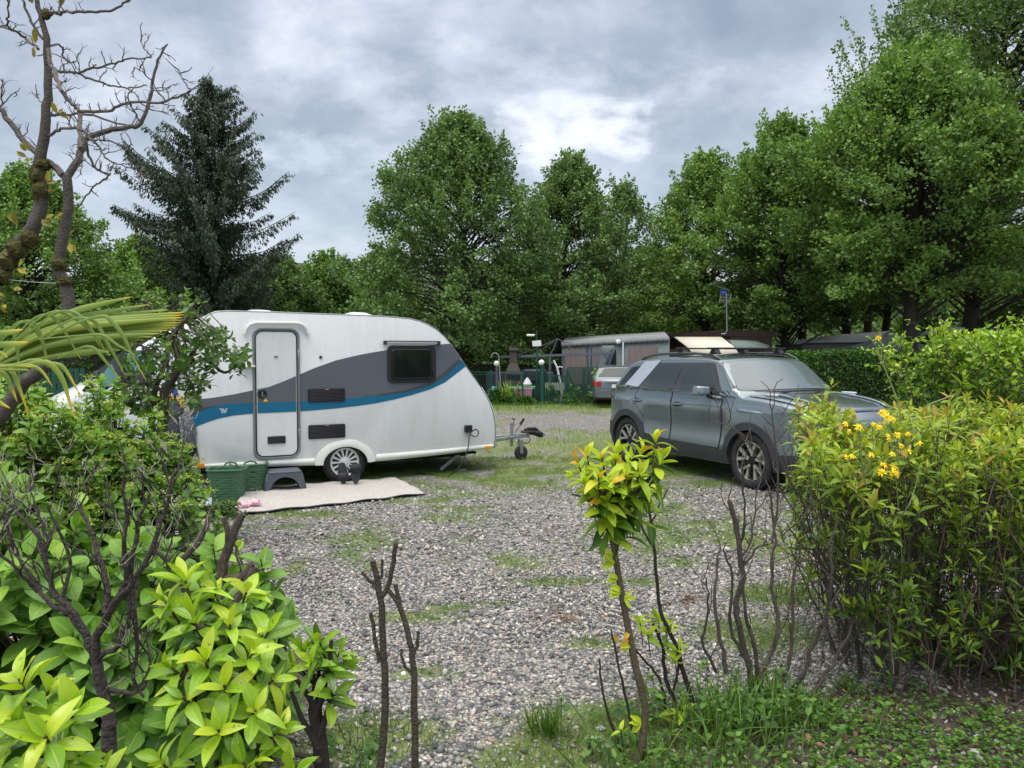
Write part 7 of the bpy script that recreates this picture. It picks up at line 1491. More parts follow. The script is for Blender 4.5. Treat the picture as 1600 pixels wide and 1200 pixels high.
# ------------------------------------------------------------ bare mossy tree at the left
def baretree():
    rng = np.random.default_rng(121); Y = 4.6; t = thing('bare_tree', 'bare mossy tree with crooked twigs against the sky at the left edge', 'tree', (at(-130, 600, Y).x, Y, 0)); s = 1/2.4
    b = MB(); base = Vector((at(-120, 600, Y).x, Y, 0))
    A = [(-90, 560), (-50, 480), (0, 421), (25, 387), (54, 354), (67, 300), (60, 262), (69, 208), (73, 167), (75, 104), (69, 46), (58, 0), (52, -40)]
    Q = traced(b, A, Y, 0.056, 0.010, rng, 0, 0.004, n=10); b.tube([base, base.lerp(Vector(tuple(Q[0])), 0.6), tuple(Q[0])], [0.11, 0.09, 0.073], 10)
    B_ = [(-60, 700), (0, 650), (35, 600), (62, 580), (88, 545), (106, 487), (102, 442), (91, 417), (102, 354), (107, 317), (104, 276)]
    Q2 = traced(b, B_, Y, 0.046, 0.026, rng, 0, 0.003, n=10); b.tube([base+Vector((0.15, 0, 0)), tuple(Q2[0])], [0.09, 0.062], 10)
    b.build('trunk', M_['barkpale'], t, world=True)
    b = MB(); BR = [([(104, 278), (121, 250), (128, 228), (135, 217), (167, 204), (200, 199), (221, 192), (233, 158), (240, 121), (250, 87), (262, 69)], 0.024, 0.005), ([(99, 275), (84, 258), (71, 250), (45, 228), (25, 204), (8, 180), (0, 169), (-20, 150)], 0.022, 0.014), ([(73, 75), (80, 100), (87, 117), (95, 138), (106, 154), (120, 168), (129, 174), (167, 173), (190, 163), (217, 158), (250, 160), (283, 148), (298, 142)], 0.014, 0.005),
      ([(76, 123), (88, 114), (100, 110), (120, 115), (137, 121), (160, 130), (179, 135), (205, 137), (229, 133)], 0.010, 0.004), ([(122, 115), (140, 108), (167, 102), (190, 95), (208, 92), (237, 90)], 0.008, 0.004), ([(78, 24), (90, 20), (100, 19), (130, 18), (167, 17), (185, 10), (200, 0), (210, -12)], 0.010, 0.005), ([(62, 77), (50, 68), (37, 58), (20, 48), (0, 42)], 0.009, 0.004), ([(40, 60), (25, 50), (12, 40), (14, 20), (15, 0)], 0.008, 0.004),
      ([(68, 62), (52, 40), (42, 17), (35, 0), (28, -14)], 0.009, 0.006), ([(75, 181), (90, 180), (110, 178), (146, 181), (180, 192), (208, 196)], 0.010, 0.005), ([(75, 213), (88, 206), (100, 202), (118, 201), (133, 206), (140, 216), (154, 229), (165, 245), (179, 254), (200, 261), (225, 262)], 0.009, 0.003), ([(142, 217), (158, 219), (175, 221), (190, 228), (208, 227)], 0.006, 0.003), ([(135, 222), (138, 238), (146, 258), (158, 268), (171, 273), (158, 284), (146, 292), (132, 312), (119, 329)], 0.008, 0.004),
      ([(125, 178), (124, 200), (124, 222), (126, 232)], 0.013, 0.013), ([(77, 71), (90, 69), (98, 74), (98, 87), (108, 97), (119, 96), (121, 86)], 0.007, 0.003), ([(0, 168), (15, 152), (31, 138)], 0.004, 0.002), ([(3, 165), (2, 148), (4, 128)], 0.005, 0.002), ([(65, 160), (56, 152), (49, 142)], 0.003, 0.002), ([(221, 192), (212, 178), (200, 155), (205, 140)], 0.005, 0.003), ([(217, 158), (230, 168), (245, 173), (262, 176)], 0.004, 0.002), ([(298, 142), (288, 128), (280, 110)], 0.005, 0.003), ([(238, 128), (225, 115), (210, 105)], 0.004, 0.002), ([(240, 140), (255, 142), (270, 132)], 0.004, 0.002), ([(237, 90), (228, 78), (220, 66)], 0.005, 0.002), ([(146, 262), (130, 250), (126, 272)], 0.003, 0.002)]
    Ls = Leaves(T_MID)
    for i, (pts, r0, r1) in enumerate(BR):
        pts = [(x, y, (0.30*math.sin(i*2.3+0.4))*min(1, j/3)) for j, (x, y) in enumerate(pts)]; Q = traced(b, pts, Y, r0, r1, rng, 0, 0.0035)
        for k in range(3, len(Q)):
            if rng.uniform() < 0.42 and r0 < 0.03:
                grow(b, Q[k], np.array([rng.normal(0, 0.6), rng.normal(0, 0.3), 0.35+rng.normal(0, 0.5)]), rng.uniform(0.03, 0.13), 0.0042, 1, rng, 0.25, 4, 0.35, (1, 3), None)
    b.build('branches', mat('grey_branch', (0.12, 0.105, 0.095), 0.85, 0, 0.35, 25, bump=0.7, bs=80), t, world=True)
    # moss cushions wrapped round the trunks
    for px, py, r_, h_ in ((12, 408, 0.056, 0.05), (28, 388, 0.058, 0.06), (46, 372, 0.052, 0.05), (63, 300, 0.050, 0.06), (60, 275, 0.048, 0.05), (101, 440, 0.042, 0.030), (92, 413, 0.044, 0.035), (2, 432, 0.062, 0.05), (72, 22, 0.022, 0.03), (66, 258, 0.045, 0.03)):
        c = at(px, py, Y-0.01); rows = []
        for i in range(9):
            v = -1+2*i/8; rows.append([(c.x+r_*math.cos(a)*(1-0.5*v*v)*(1+rng.normal(0, 0.12)), c.y+r_*math.sin(a)*(1-0.5*v*v)*(1+rng.normal(0, 0.12)), c.z+v*h_+rng.normal(0, 0.006)) for a in [2*PI*j/16 for j in range(16)]]+[None])
            rows[-1][-1] = rows[-1][0]
        MB().sheet(rows).build('moss', M_['moss'], t, world=True)
    for px, py, dx, dz in ((56, 66, 0.1, 1), (52, 74, -0.3, -1), (40, 245, -0.6, 0.4), (48, 250, -0.3, -0.3), (72, 285, 0.5, 0.3), (66, 345, 0.7, -0.2), (70, 345, 0.8, 0.3), (90, 340, 0.3, 0.6), (28, 350, -0.2, 0.8), (22, 345, -0.4, 0.5), (110, 365, 0.2, 0.3), (96, 8, 0.2, 0.9), (52, 5, -0.3, 0.4), (82, 20, 0.6, 0.3), (30, 420, 0.6, -0.1), (10, 400, -0.6, 0.3), (76, 300, 0.6, 0.6), (20, 455, 0.5, 0.2), (8, 462, -0.4, 0.2), (5, 475, 0.2, -0.5), (112, 380, 0.5, -0.5), (88, 175, 0.4, 0.2), (95, 180, 0.4, -0.1), (30, 425, 0.3, -0.3), (80, 350, -0.4, 0.4), (45, 238, -0.2, 0.6)):
        for q in range(2): Ls.add(np.array(at(px+rng.normal(0, 2), py+rng.normal(0, 2), Y-0.06)), np.array([dx+rng.normal(0, 0.25), -0.2, dz+rng.normal(0, 0.25)]), np.array([0.1, -0.9, 0.5]), rng.uniform(0.035, 0.075), rng.uniform(0, 1))
    Ls.build('yellowing_leaves', LM['yellowing'], t, rng)
    MB().tube([at(-20, 438, Y), at(10, 437, Y-0.02), at(55, 441, Y-0.02), at(92, 443, Y-0.03)], 0.003, 5).build('wire', M_['galv'], t, world=True)
baretree()
# ------------------------------------------------------------ palm fronds reaching in from the left
def palm():
    rng = np.random.default_rng(131); Y = 2.9; t = thing('palm_tree', 'fan palm reaching in from the left edge, its yellow tipped fronds over the bush', 'palm', (-2.45, 3.1, 0))
    MB().tube([(-2.45, 3.1, 0), (-2.47, 3.1, 0.8), (-2.42, 3.1, 1.55)], [0.10, 0.11, 0.12], 12).build('trunk', M_['bark'], t, world=True)
    def blade(V, Fc, Rn, UV, pts, w, yo=0.0, rv=0.4, tipy=0.15):
        P = [np.array(at(e[0], e[1], Y+yo+(e[2] if len(e) > 2 else 0))) for e in pts]; Q = []
        for i in range(len(P)-1):
            a = P[max(i-1, 0)]; p = P[i]; c = P[i+1]; d = P[min(i+2, len(P)-1)]
            for k in range(5):
                u = k/5; Q.append(0.5*((2*p)+(-a+c)*u+(2*a-5*p+4*c-d)*u*u+(-a+3*p-3*c+d)*u**3))
        Q.append(P[-1]); K = len(Q); base = len(V)
        for i, q in enumerate(Q):
            u = i/(K-1); tg = Q[min(i+1, K-1)]-Q[max(i-1, 0)]; tg /= np.linalg.norm(tg)+1e-9; sd_ = np.cross(tg, [0.05, -1, 0.25]); sd_ /= np.linalg.norm(sd_)+1e-9; nn_ = np.cross(sd_, tg)
            ww = w*(0.35+0.65*min(1, u*2.2))*(1-max(0, (u-0.55)/0.45)**1.6*0.93)
            for c_ in (-1, 0, 1): V.append(q+sd_*c_*ww/2+nn_*(0.28*ww if c_ == 0 else 0)); Rn.append(min(1, rv+max(0, (u-(1-tipy))/tipy)*0.7)); UV.append((c_*0.5+0.5, u, 0))
        for i in range(K-1):
            for j in range(2): a = base+i*3+j; Fc.append((a, a+1, a+4, a+3))
    def frond(lst, hub):
        V = []; Fc = []; Rn = []; UV = []
        for e in lst: blade(V, Fc, Rn, UV, e[0], e[1], e[2], e[3], e[4])
        npmesh('frond', V, Fc, LM['palm'], t, Rn, UV)
        h = at(hub[0], hub[1], Y); MB().tube([(-2.42, 3.1, 1.45), (h+Vector((-2.42, 3.1, 1.5)))/2+Vector((0, 0, 0.05)), h], [0.02, 0.014, 0.010], 6).build('petiole', M_['stemlight'], t, world=True)
    H1 = (-25, 580)
    up = []
    tips = [(205, 464, 0.6), (232, 476, 0.5), (262, 484, 0.5), (288, 488, 0.65), (287, 492, 0.6), (286, 496, 0.7), (285, 500, 0.5), (283, 504, 0.65), (278, 508, 0.6), (270, 512, 0.55), (262, 516, 0.6), (250, 521, 0.5), (238, 526, 0.5), (225, 531, 0.5), (213, 537, 0.45), (200, 542, 0.45), (188, 547, 0.5), (170, 550, 0.5)]
    for i, (tx_, ty, rv) in enumerate(tips):
        m1 = (42+i*1.8, 519+i*2.4); m2 = (112+i*1.0, 492+i*3.25+(4 if i else -4)); up.append(([H1, m1, m2, ((m2[0]+tx_)/2, (m2[1]+ty)/2-1), (tx_, ty)], 0.027, -0.006*(i % 2)+0.02*math.sin(i), rv-0.05, 0.12))
    frond(up, H1)
    dr = [([(-20, 545), (10, 512), (22, 524), (28, 552), (29, 578), (31, 605)], 0.026), ([(-10, 540), (20, 510), (36, 503), (52, 512), (66, 536), (74, 575)], 0.028), ([(0, 535), (30, 506), (48, 502), (60, 514), (69, 540), (76, 575)], 0.024), ([(10, 540), (50, 500), (76, 492), (92, 504), (108, 530), (126, 561)], 0.028), ([(20, 535), (65, 495), (92, 487), (112, 495), (136, 512), (157, 542)], 0.028), ([(30, 535), (80, 492), (112, 487), (130, 499), (152, 528), (163, 546)], 0.024),
          ([(60, 530), (110, 500), (136, 498), (152, 507), (170, 540), (186, 568), (193, 583)], 0.028), ([(70, 530), (120, 505), (160, 494), (176, 504), (192, 524), (208, 558), (228, 594)], 0.032), ([(90, 560), (125, 544), (140, 542), (152, 549), (170, 571), (189, 594)], 0.026), ([(60, 530), (130, 524), (160, 524), (185, 540), (207, 552)], 0.022)]
    frond([(e[0], e[1]*0.5, -0.06-0.012*i, 0.42, 0.16) for i, e in enumerate(dr)], H1)
    H2 = (-30, 572)
    lo = [([H2, (20, 570), (50, 563), (76, 568), (96, 572), (110, 590), (125, 618)], 0.030), ([H2, (30, 572), (60, 566), (80, 570), (98, 594), (107, 622), (117, 655)], 0.034), ([H2, (10, 575), (40, 571), (64, 579), (82, 604)], 0.026), ([H2, (-10, 578), (8, 586), (18, 606), (27, 628)], 0.030), ([H2, (0, 572), (18, 580), (30, 606), (44, 646)], 0.030), ([H2, (10, 578), (40, 578), (44, 580)], 0.016), ([H2, (-5, 573), (25, 572), (56, 573)], 0.018)]
    frond([(e[0], e[1]*0.62, -0.10-0.014*i, 0.62, 0.3) for i, e in enumerate(lo)], H2)
    H3 = (-60, 545); l3 = [([H3, (-20, 525), (10, 520), (36, 515)], 0.024), ([H3, (-20, 540), (15, 538), (44, 535)], 0.026), ([H3, (-20, 548), (0, 551), (12, 559)], 0.018), ([H3, (-30, 600), (-8, 624), (16, 638)], 0.02)]
    frond([(e[0], e[1], -0.3, 0.45, 0.45) for e in l3], H3)
palm()
# ============================================================ ground
def vnoise(x, y, s, seed):
    r = np.random.default_rng(seed); G = r.uniform(0, 1, (64, 64)); u = x*s; v = y*s; i = np.floor(u).astype(int); j = np.floor(v).astype(int); fu = u-i; fv = v-j; fu = fu*fu*(3-2*fu); fv = fv*fv*(3-2*fv)
    g = lambda a, b_: G[a % 64, b_ % 64]
    return (g(i, j)*(1-fu)+g(i+1, j)*fu)*(1-fv)+(g(i, j+1)*(1-fu)+g(i+1, j+1)*fu)*fv
def fbm(x, y, s, seed): return 0.5*vnoise(x, y, s, seed)+0.3*vnoise(x, y, s*2.3, seed+1)+0.2*vnoise(x, y, s*5.1, seed+2)
PATCH = [(655, 965, 0.30, 0.10, 1.0), (700, 950, 0.2, 0.07, 0.8), (700, 880, 0.12, 0.1, 0.4), (470, 805, 0.45, 0.16, 0.9), (600, 1145, 0.26, 0.16, 0.9), (560, 1165, 0.3, 0.2, 0.7), (645, 1052, 0.26, 0.07, 0.9), (850, 1125, 0.10, 0.1, 0.9), (920, 1005, 0.22, 0.07, 0.7), (870, 910, 0.4, 0.12, 0.7), (780, 945, 0.3, 0.1, 0.45), (990, 910, 0.3, 0.14, 0.6), (1070, 820, 0.4, 0.3, 0.5), (1220, 930, 0.35, 0.22, 0.9), (1060, 880, 0.3, 0.3, 0.5), (700, 795, 0.35, 0.12, 0.6), (460, 890, 0.15, 0.3, 0.6),
         (620, 905, 0.12, 0.06, 0.5), (600, 820, 0.5, 0.12, 0.3), (930, 1150, 0.4, 0.3, 0.9), (840, 1190, 0.3, 0.2, 0.8), (900, 730, 1.0, 0.6, 0.45), (850, 700, 1.0, 0.5, 0.5), (1000, 760, 0.8, 0.6, 0.35), (1180, 990, 0.4, 0.3, 0.8)]
def masks(x, y):
    """grass and soil amounts on the ground, 0..1"""
    n = fbm(x, y, 0.55, 3); n2_ = fbm(x, y, 2.3, 9)
    g = np.clip((n2_*0.55+n*0.45-0.42)*4.6, 0, 1)*np.clip((y-3.6)/3.0, 0.38, 1)*0.85
    g = np.maximum(g, np.clip((y-6.8)/3.5, 0, 1)*np.clip(0.46+(n*0.4+n2_*0.6-0.45)*3.6, 0.10, 0.86))
    # gravel track crossing further back, then grass again
    trk = np.exp(-((y-19.0-0.10*x)/2.4)**2)*np.clip((fbm(x, y, 0.9, 15)-0.30)*5, 0.1, 1); g = g*(1-0.80*trk)
    g = np.maximum(g, np.clip((y-21.8)/1.5, 0, 0.95))
    for px, py, sx__, sy__, a in PATCH:
        c = gnd(px, py); d = ((x-c.x)/sx__)**2+((y-c.y)/sy__)**2; g = np.maximum(g, np.minimum(1, a*np.exp(-d*0.8)*np.clip(n2_*1.4+0.45, 0, 1)*1.6))
    # strip of grass under and behind the caravan
    c, s = math.cos(CVR), math.sin(CVR); u = c*(x-CVX)+s*(y-CVY); v = -s*(x-CVX)+c*(y-CVY)
    g = np.maximum(g, np.clip(0.62*np.exp(-((v-1.6)/1.5)**4)*(n2_*1.4+0.25), 0, 1)*(np.abs(u) < 3.0))
    g = np.maximum(g, 0.95*np.exp(-((x+3.6)/0.9)**2-((y-8.3)/0.5)**2)); g = np.maximum(g, np.clip((-x-5.5)/0.8, 0, 0.9))
    # planted strip along the front: soil and weeds
    edge = 3.62+0.30*np.sin(x*2.1)+0.25*(n2_-0.5)*2+np.clip((x-1.0)*0.62, 0, 3.2)-np.clip((0.55-x)*0.9, 0, 0.9)
    s1 = np.clip((edge-y)/0.25, 0, 1)*np.clip((x-0.15)/0.35, 0, 1); s2 = np.clip((-0.85-x)/0.25, 0, 1)*np.clip((4.6-y)/0.4, 0, 1); s3 = np.clip((-2.2-x)/0.3, 0, 1)*np.clip((7.4-y)/0.5, 0, 1)
    soil = np.clip(s1+s2+s3, 0, 1)
    return np.clip(g, 0, 1), soil
xs = np.concatenate([[-400, -200, -100, -60, -40, -30, -22, -17, -13], np.arange(-10, 10.01, 0.11), [13, 17, 22, 30, 40, 60, 100, 200, 400]])
ys = np.concatenate([[-100, -40, -15, -5, 0, 1.5], np.arange(2.2, 14, 0.11), np.arange(14, 30, 0.3), [31, 33, 36, 40, 50, 70, 100, 160, 400, 1500]])
GX, GY_ = np.meshgrid(xs, ys); g_, s_ = masks(GX, GY_)
gz = np.where((np.abs(GX) < 10) & (GY_ > 2) & (GY_ < 12), 0.008*(fbm(GX, GY_, 1.3, 21)-0.5)*2, 0)
nx, ny = len(xs), len(ys); V = np.stack([GX, GY_, gz], axis=-1).reshape(-1, 3); ii = np.arange((ny-1)*nx).reshape(ny-1, nx)[:, :-1].ravel()
m, nt, b_, out = newmat('gravel_ground'); tcn = nt.nodes.new('ShaderNodeTexCoord'); CO = tcn.outputs['Object']
def vor(scale, feat='F1'):
    v = N(nt, 'ShaderNodeTexVoronoi', Scale=scale); v.feature = feat; nt.links.new(CO, v.inputs['Vector']); return v
v1 = vor(42.0); v2 = vor(42.0, 'DISTANCE_TO_EDGE'); sepc = nt.nodes.new('ShaderNodeSeparateColor'); nt.links.new(v1.outputs['Color'], sepc.inputs[0])
STONE = [(0.0, (0.055, 0.057, 0.062)), (0.18, (0.125, 0.129, 0.136)), (0.38, (0.225, 0.225, 0.228)), (0.6, (0.33, 0.315, 0.295)), (0.78, (0.44, 0.415, 0.37)), (0.90, (0.55, 0.525, 0.48)), (0.955, (0.35, 0.225, 0.16)), (1.0, (0.80, 0.785, 0.74))]
stc = ramp(nt, sepc.outputs[0], STONE); nz = N(nt, 'ShaderNodeTexNoise', Scale=160.0, Detail=3.0); nt.links.new(CO, nz.inputs['Vector'])
stc = mixc(nt, 0.35, stc, ramp(nt, nz.outputs[0], [(0.3, 0.45), (0.7, 1.0)]), 'MULTIPLY')
stc = mixc(nt, ramp(nt, v2.outputs['Distance'], [(0.0, 1.0), (0.10, 0.0)]), stc, (0.045, 0.042, 0.036))
ga_ = nt.nodes.new('ShaderNodeAttribute'); ga_.attribute_name = 'grass'; sa_ = nt.nodes.new('ShaderNodeAttribute'); sa_.attribute_name = 'soil'
n3 = N(nt, 'ShaderNodeTexNoise', Scale=9.0, Detail=8.0, Roughness=0.72); nt.links.new(CO, n3.inputs['Vector']); n4 = N(nt, 'ShaderNodeTexNoise', Scale=55.0, Detail=4.0, Roughness=0.7); nt.links.new(CO, n4.inputs['Vector']); n5 = N(nt, 'ShaderNodeTexNoise', Scale=1.1, Detail=4.0); nt.links.new(CO, n5.inputs['Vector'])
soilc = ramp(nt, n4.outputs[0], [(0.3, (0.035, 0.028, 0.021)), (0.55, (0.085, 0.068, 0.050)), (0.75, (0.17, 0.145, 0.115))])
grc = mixc(nt, ramp(nt, n5.outputs[0], [(0.35, 0.0), (0.65, 1.0)]), ramp(nt, n4.outputs[0], [(0.3, (0.05, 0.095, 0.018)), (0.6, (0.12, 0.195, 0.03)), (0.8, (0.20, 0.27, 0.06))]), ramp(nt, n4.outputs[0], [(0.3, (0.10, 0.11, 0.035)), (0.6, (0.20, 0.22, 0.055)), (0.8, (0.30, 0.29, 0.12))]))
fs = math_(nt, 'ADD', sa_.outputs['Fac'], math_(nt, 'MULTIPLY', math_(nt, 'SUBTRACT', n3.outputs[0], 0.5), 0.9)); fs = ramp(nt, math_(nt, 'MULTIPLY', fs, sa_.outputs['Fac']), [(0.3, 0.0), (0.55, 1.0)])
fg = math_(nt, 'ADD', ga_.outputs['Fac'], math_(nt, 'MULTIPLY', math_(nt, 'SUBTRACT', n3.outputs[0], 0.5), 1.7)); fg = ramp(nt, math_(nt, 'ADD', fg, math_(nt, 'MULTIPLY', math_(nt, 'SUBTRACT', n4.outputs[0], 0.5), 0.9)), [(0.46, 0.0), (0.74, 0.85)])
fg = math_(nt, 'MULTIPLY', fg, ramp(nt, ga_.outputs['Fac'], [(0.02, 0.0), (0.2, 1.0)]))
col = mixc(nt, fs, stc, soilc); col = mixc(nt, fg, col, grc); nt.links.new(col, b_.inputs['Base Color']); b_.inputs['Roughness'].default_value = 0.85
bp = nt.nodes.new('ShaderNodeBump'); bp.inputs['Strength'].default_value = 0.9; bp.inputs['Distance'].default_value = 0.012
hh = mixc(nt, fg, ramp(nt, v2.outputs['Distance'], [(0.0, 0.0), (0.35, 1.0)]), n4.outputs[0]); nt.links.new(hh, bp.inputs['Height']); nt.links.new(bp.outputs[0], b_.inputs['Normal'])
gr = npmesh('ground', V, np.stack([ii, ii+1, ii+nx+1, ii+nx], axis=1), m, None, attrs={'grass': g_.ravel(), 'soil': s_.ravel()}); tag(gr, kind='structure')
RUG = RUGQ
def on_rug(x, y):
    ins_ = np.ones(np.shape(x), bool)
    for i in range(4):
        (ax_, ay_), (bx_, by_) = RUG[i], RUG[(i+1) % 4]; ins_ &= ((bx_-ax_)*(y-ay_)-(by_-ay_)*(x-ax_)) > -0.01
    return ins_
# ------------------------------------------------------------ real stones over the nearer gravel
rng = np.random.default_rng(200)
def pebble(seed):
    bm = bmesh.new(); bmesh.ops.create_icosphere(bm, subdivisions=1, radius=1); r = random.Random(seed)
    sc_ = (r.uniform(0.8, 1.1), r.uniform(0.55, 0.85), r.uniform(0.38, 0.6)); V = np.array([[v.co.x*sc_[0]*r.uniform(0.82, 1.12), v.co.y*sc_[1]*r.uniform(0.82, 1.12), v.co.z*sc_[2]*r.uniform(0.85, 1.1)] for v in bm.verts]); F = np.array([[v.index for v in f.verts] for f in bm.faces]); bm.free(); return V, F
def stones(name, label, n, y0, y1, r0, r1, keep, colr=None):
    y = np.sqrt(rng.uniform(y0**2, y1**2, n)); x = y*rng.uniform(-0.74, 0.74, n); g, s = masks(x, y); k = keep(x, y, g, s, rng.uniform(0, 1, n)) & ~on_rug(x, y); x = x[k]; y = y[k]; n = len(x)
    sz = r0*np.exp(rng.normal(0, 0.34, n))+0*r1; sz = np.clip(sz, r0*0.5, r1); z = rng.uniform(-0.15, 0.75, n)*sz*0.6; ax = rng.normal(0, 0.35, (n, 3))+np.array([0, 0, 1]); D = rng.normal(0, 1, (n, 3)); M = frames(D, ax)
    Vs = []; Fs = []; Rs = []; off = 0; pk_ = rng.integers(0, 6, n); rv = rng.uniform(0, 1, n)
    for q in range(6):
        TV, TF = pebble(q+5); i = np.where(pk_ == q)[0]; V = np.einsum('nij,kj->nki', M[i], TV)*sz[i][:, None, None]+np.stack([x[i], y[i], z[i]], 1)[:, None, :]; k_ = len(TV)
        Vs.append(V.reshape(-1, 3)); Fs.append((TF[None]+(np.arange(len(i))*k_)[:, None, None]+off).reshape(-1, 3)); off += len(i)*k_; Rs.append(np.repeat(rv[i], k_))
    o = npmesh(name, np.concatenate(Vs), np.concatenate(Fs), MS, None, np.concatenate(Rs)); tag(o, label, 'gravel', kind='stuff'); return o
MS, nt, b_, out = newmat('pebbles'); a_ = nt.nodes.new('ShaderNodeAttribute'); a_.attribute_name = 'rnd'; c = ramp(nt, a_.outputs['Fac'], STONE); tcn = nt.nodes.new('ShaderNodeTexCoord'); nz = N(nt, 'ShaderNodeTexNoise', Scale=120.0, Detail=4.0, Roughness=0.7); nt.links.new(tcn.outputs['Object'], nz.inputs['Vector'])
c = mixc(nt, 0.45, c, ramp(nt, nz.outputs[0], [(0.3, 0.5), (0.65, 1.0)]), 'MULTIPLY'); nt.links.new(c, b_.inputs['Base Color']); b_.inputs['Roughness'].default_value = 0.6
def kp(x, y, g, s, r): return (r > g*0.62) & (r > s*0.80) & ~((x < -1.0) & (y < 4.2)) & ~((x > 1.9) & (y < 4.6) & (r < 0.6))
stones('gravel', 'grey and white gravel covering the pitch in the foreground', 52000, 2.6, 6.0, 0.0115, 0.026, kp)
stones('gravel', 'grey gravel of the parking area beside the caravan and the car', 42000, 5.8, 9.8, 0.014, 0.028, kp)
for i, (px, py, r_) in enumerate(((932, 1160, 0.045), (938, 1142, 0.035), (1355, 1137, 0.03), (1520, 1180, 0.045), (1410, 1125, 0.022), (1385, 1100, 0.022), (1218, 1185, 0.03))):
    TV, TF = pebble(40+i); p = gnd(px, py); mm = MB().add([(v[0]*r_, v[1]*r_, v[2]*r_+r_*0.3) for v in TV], [tuple(f) for f in TF]).build('stone', mat('stone_%d' % i, (0.36, 0.37, 0.36), 0.7, 0, 0.2, 30, bump=0.4, bs=150), None); mm.location = p
    q_ = mm.modifiers.new('s', 'SUBSURF'); q_.levels = 2; q_.render_levels = 2
    tag(mm, ['rounded grey stone lying nearest the foot of the laurel sapling', 'smaller pale stone just behind the rounded grey one by the sapling', 'whitish stone on the soil below the flowering bush', 'largest pale stone among the clover at the lower right', 'small stone on the soil to the right of the whitish one', 'small stone between soil and leaf litter under the bush', 'grey stone at the foot of the grass below the bare shrub'][i], 'stone')
# ------------------------------------------------------------ grass, clover, weeds and litter
L = Leaves(T_SHORT)
def blades(n, y0, y1, hmin, hmax, thr, wmul=1.0, gain=1.0):
    y = np.sqrt(rng.uniform(y0**2, y1**2, n)); x = y*rng.uniform(-0.75, 0.75, n); g, s = masks(x, y); fine = fbm(x, y, 7.0, 33); k = rng.uniform(0, 1, n) < np.clip((g-thr)*gain, 0, 1)*np.clip((fine-0.30)*4, 0, 1)
    k &= ~on_rug(x, y)
    x, y, g = x[k], y[k], g[k]; m_ = len(x); h = rng.uniform(hmin, hmax, m_)*(0.5+0.6*g)
    D = rng.normal(0, 0.55, (m_, 3)); D[:, 2] = 1; L.add(np.stack([x, y, np.zeros(m_)], 1), D, rng.normal(0, 1, (m_, 3))+np.array([0, -0.3, 0.2]), h*wmul, rng.beta(2.2, 2.6, m_))
blades(190000, 2.7, 6.0, 0.02, 0.05, 0.15, 1.0, 1.5); blades(420000, 6.0, 12.5, 0.02, 0.045, 0.08, 1.3, 1.5); blades(120000, 12.0, 22.0, 0.03, 0.07, 0.15, 1.8, 1.2); blades(60000, 21.0, 27.0, 0.05, 0.11, 0.2, 1.8, 1.0)
tag(L.build('grass', LM['grass'], None, rng), 'thin tufts of short grass growing through the gravel', 'grass', kind='stuff')
L = Leaves([diamond_t(0.95, 0.08), diamond_t(0.8, 0.15)])
n = 26000; y = np.sqrt(rng.uniform(2.6**2, 6.2**2, n)); x = y*rng.uniform(-0.3, 0.74, n); g, s = masks(x, y); cl_ = fbm(x, y, 1.9, 44); k = (s > 0.5) & (rng.uniform(0, 1, n) < np.clip((cl_-0.36)*4.5, 0, 0.85)) & ((y < 3.62) | (rng.uniform(0, 1, n) < 0.25)); x, y = x[k], y[k]; m_ = len(x)
for q in range(3):
    a = rng.uniform(0, 6.28, m_)+q*2.1; D = np.stack([np.cos(a), np.sin(a), rng.normal(0.15, 0.2, m_)], 1); L.add(np.stack([x, y, rng.uniform(0.015, 0.055, m_)], 1), D, np.array([0, 0, 1])+rng.normal(0, 0.3, (m_, 3)), rng.uniform(0.014, 0.028, m_), np.clip(rng.normal(0.55, 0.2, m_), 0, 1))
tag(L.build('clover', LM['weed'], None, rng), 'clover and small leafy weeds covering the soil under the bushes', 'clover', kind='stuff')
L = Leaves([leaf_t(0.5, 0.3, 0.5, 4), leaf_t(0.6, -0.3, 0.3, 4), leaf_t(0.45, 0.6, 0.6, 4)]); n = 9000; y = np.sqrt(rng.uniform(2.6**2, 5.6**2, n)); x = y*rng.uniform(-0.5, 0.75, n); g, s = masks(x, y); k = (s > 0.4) & (rng.uniform(0, 1, n) < 0.55) & ((x > 1.1) | (rng.uniform(0, 1, n) < 0.12)); x, y = x[k], y[k]; m_ = len(x)
L.add(np.stack([x, y, rng.uniform(0.005, 0.03, m_)], 1), rng.normal(0, 1, (m_, 3))*np.array([1, 1, 0.25]), rng.normal(0, 0.4, (m_, 3))+np.array([0, 0, 1]), rng.uniform(0.015, 0.05, m_), rng.uniform(0, 1, m_))
for px_, py_, n_, sp_ in ((880, 968, 60, 0.06), (1078, 942, 50, 0.055), (860, 830, 30, 0.06), (470, 1105, 14, 0.05), (785, 668, 10, 0.5), (720, 900, 14, 0.9), (640, 1000, 12, 0.8), (1180, 860, 26, 0.25), (1150, 880, 22, 0.3), (910, 1190, 6, 0.05)):
    q_ = gnd(px_, py_); L.add(np.stack([q_.x+rng.normal(0, sp_, n_), q_.y+rng.normal(0, sp_, n_), rng.uniform(0.018, 0.035, n_)], 1), rng.normal(0, 1, (n_, 3))*np.array([1, 1, 0.25]), rng.normal(0, 0.4, (n_, 3))+np.array([0, 0, 1]), rng.uniform(0.012, 0.035, n_), rng.uniform(0.3, 1, n_))
tag(L.build('leaf_litter', LM['litter'], None, rng), 'brown fallen leaves scattered on the soil under the flowering bush', 'leaf litter', kind='stuff')
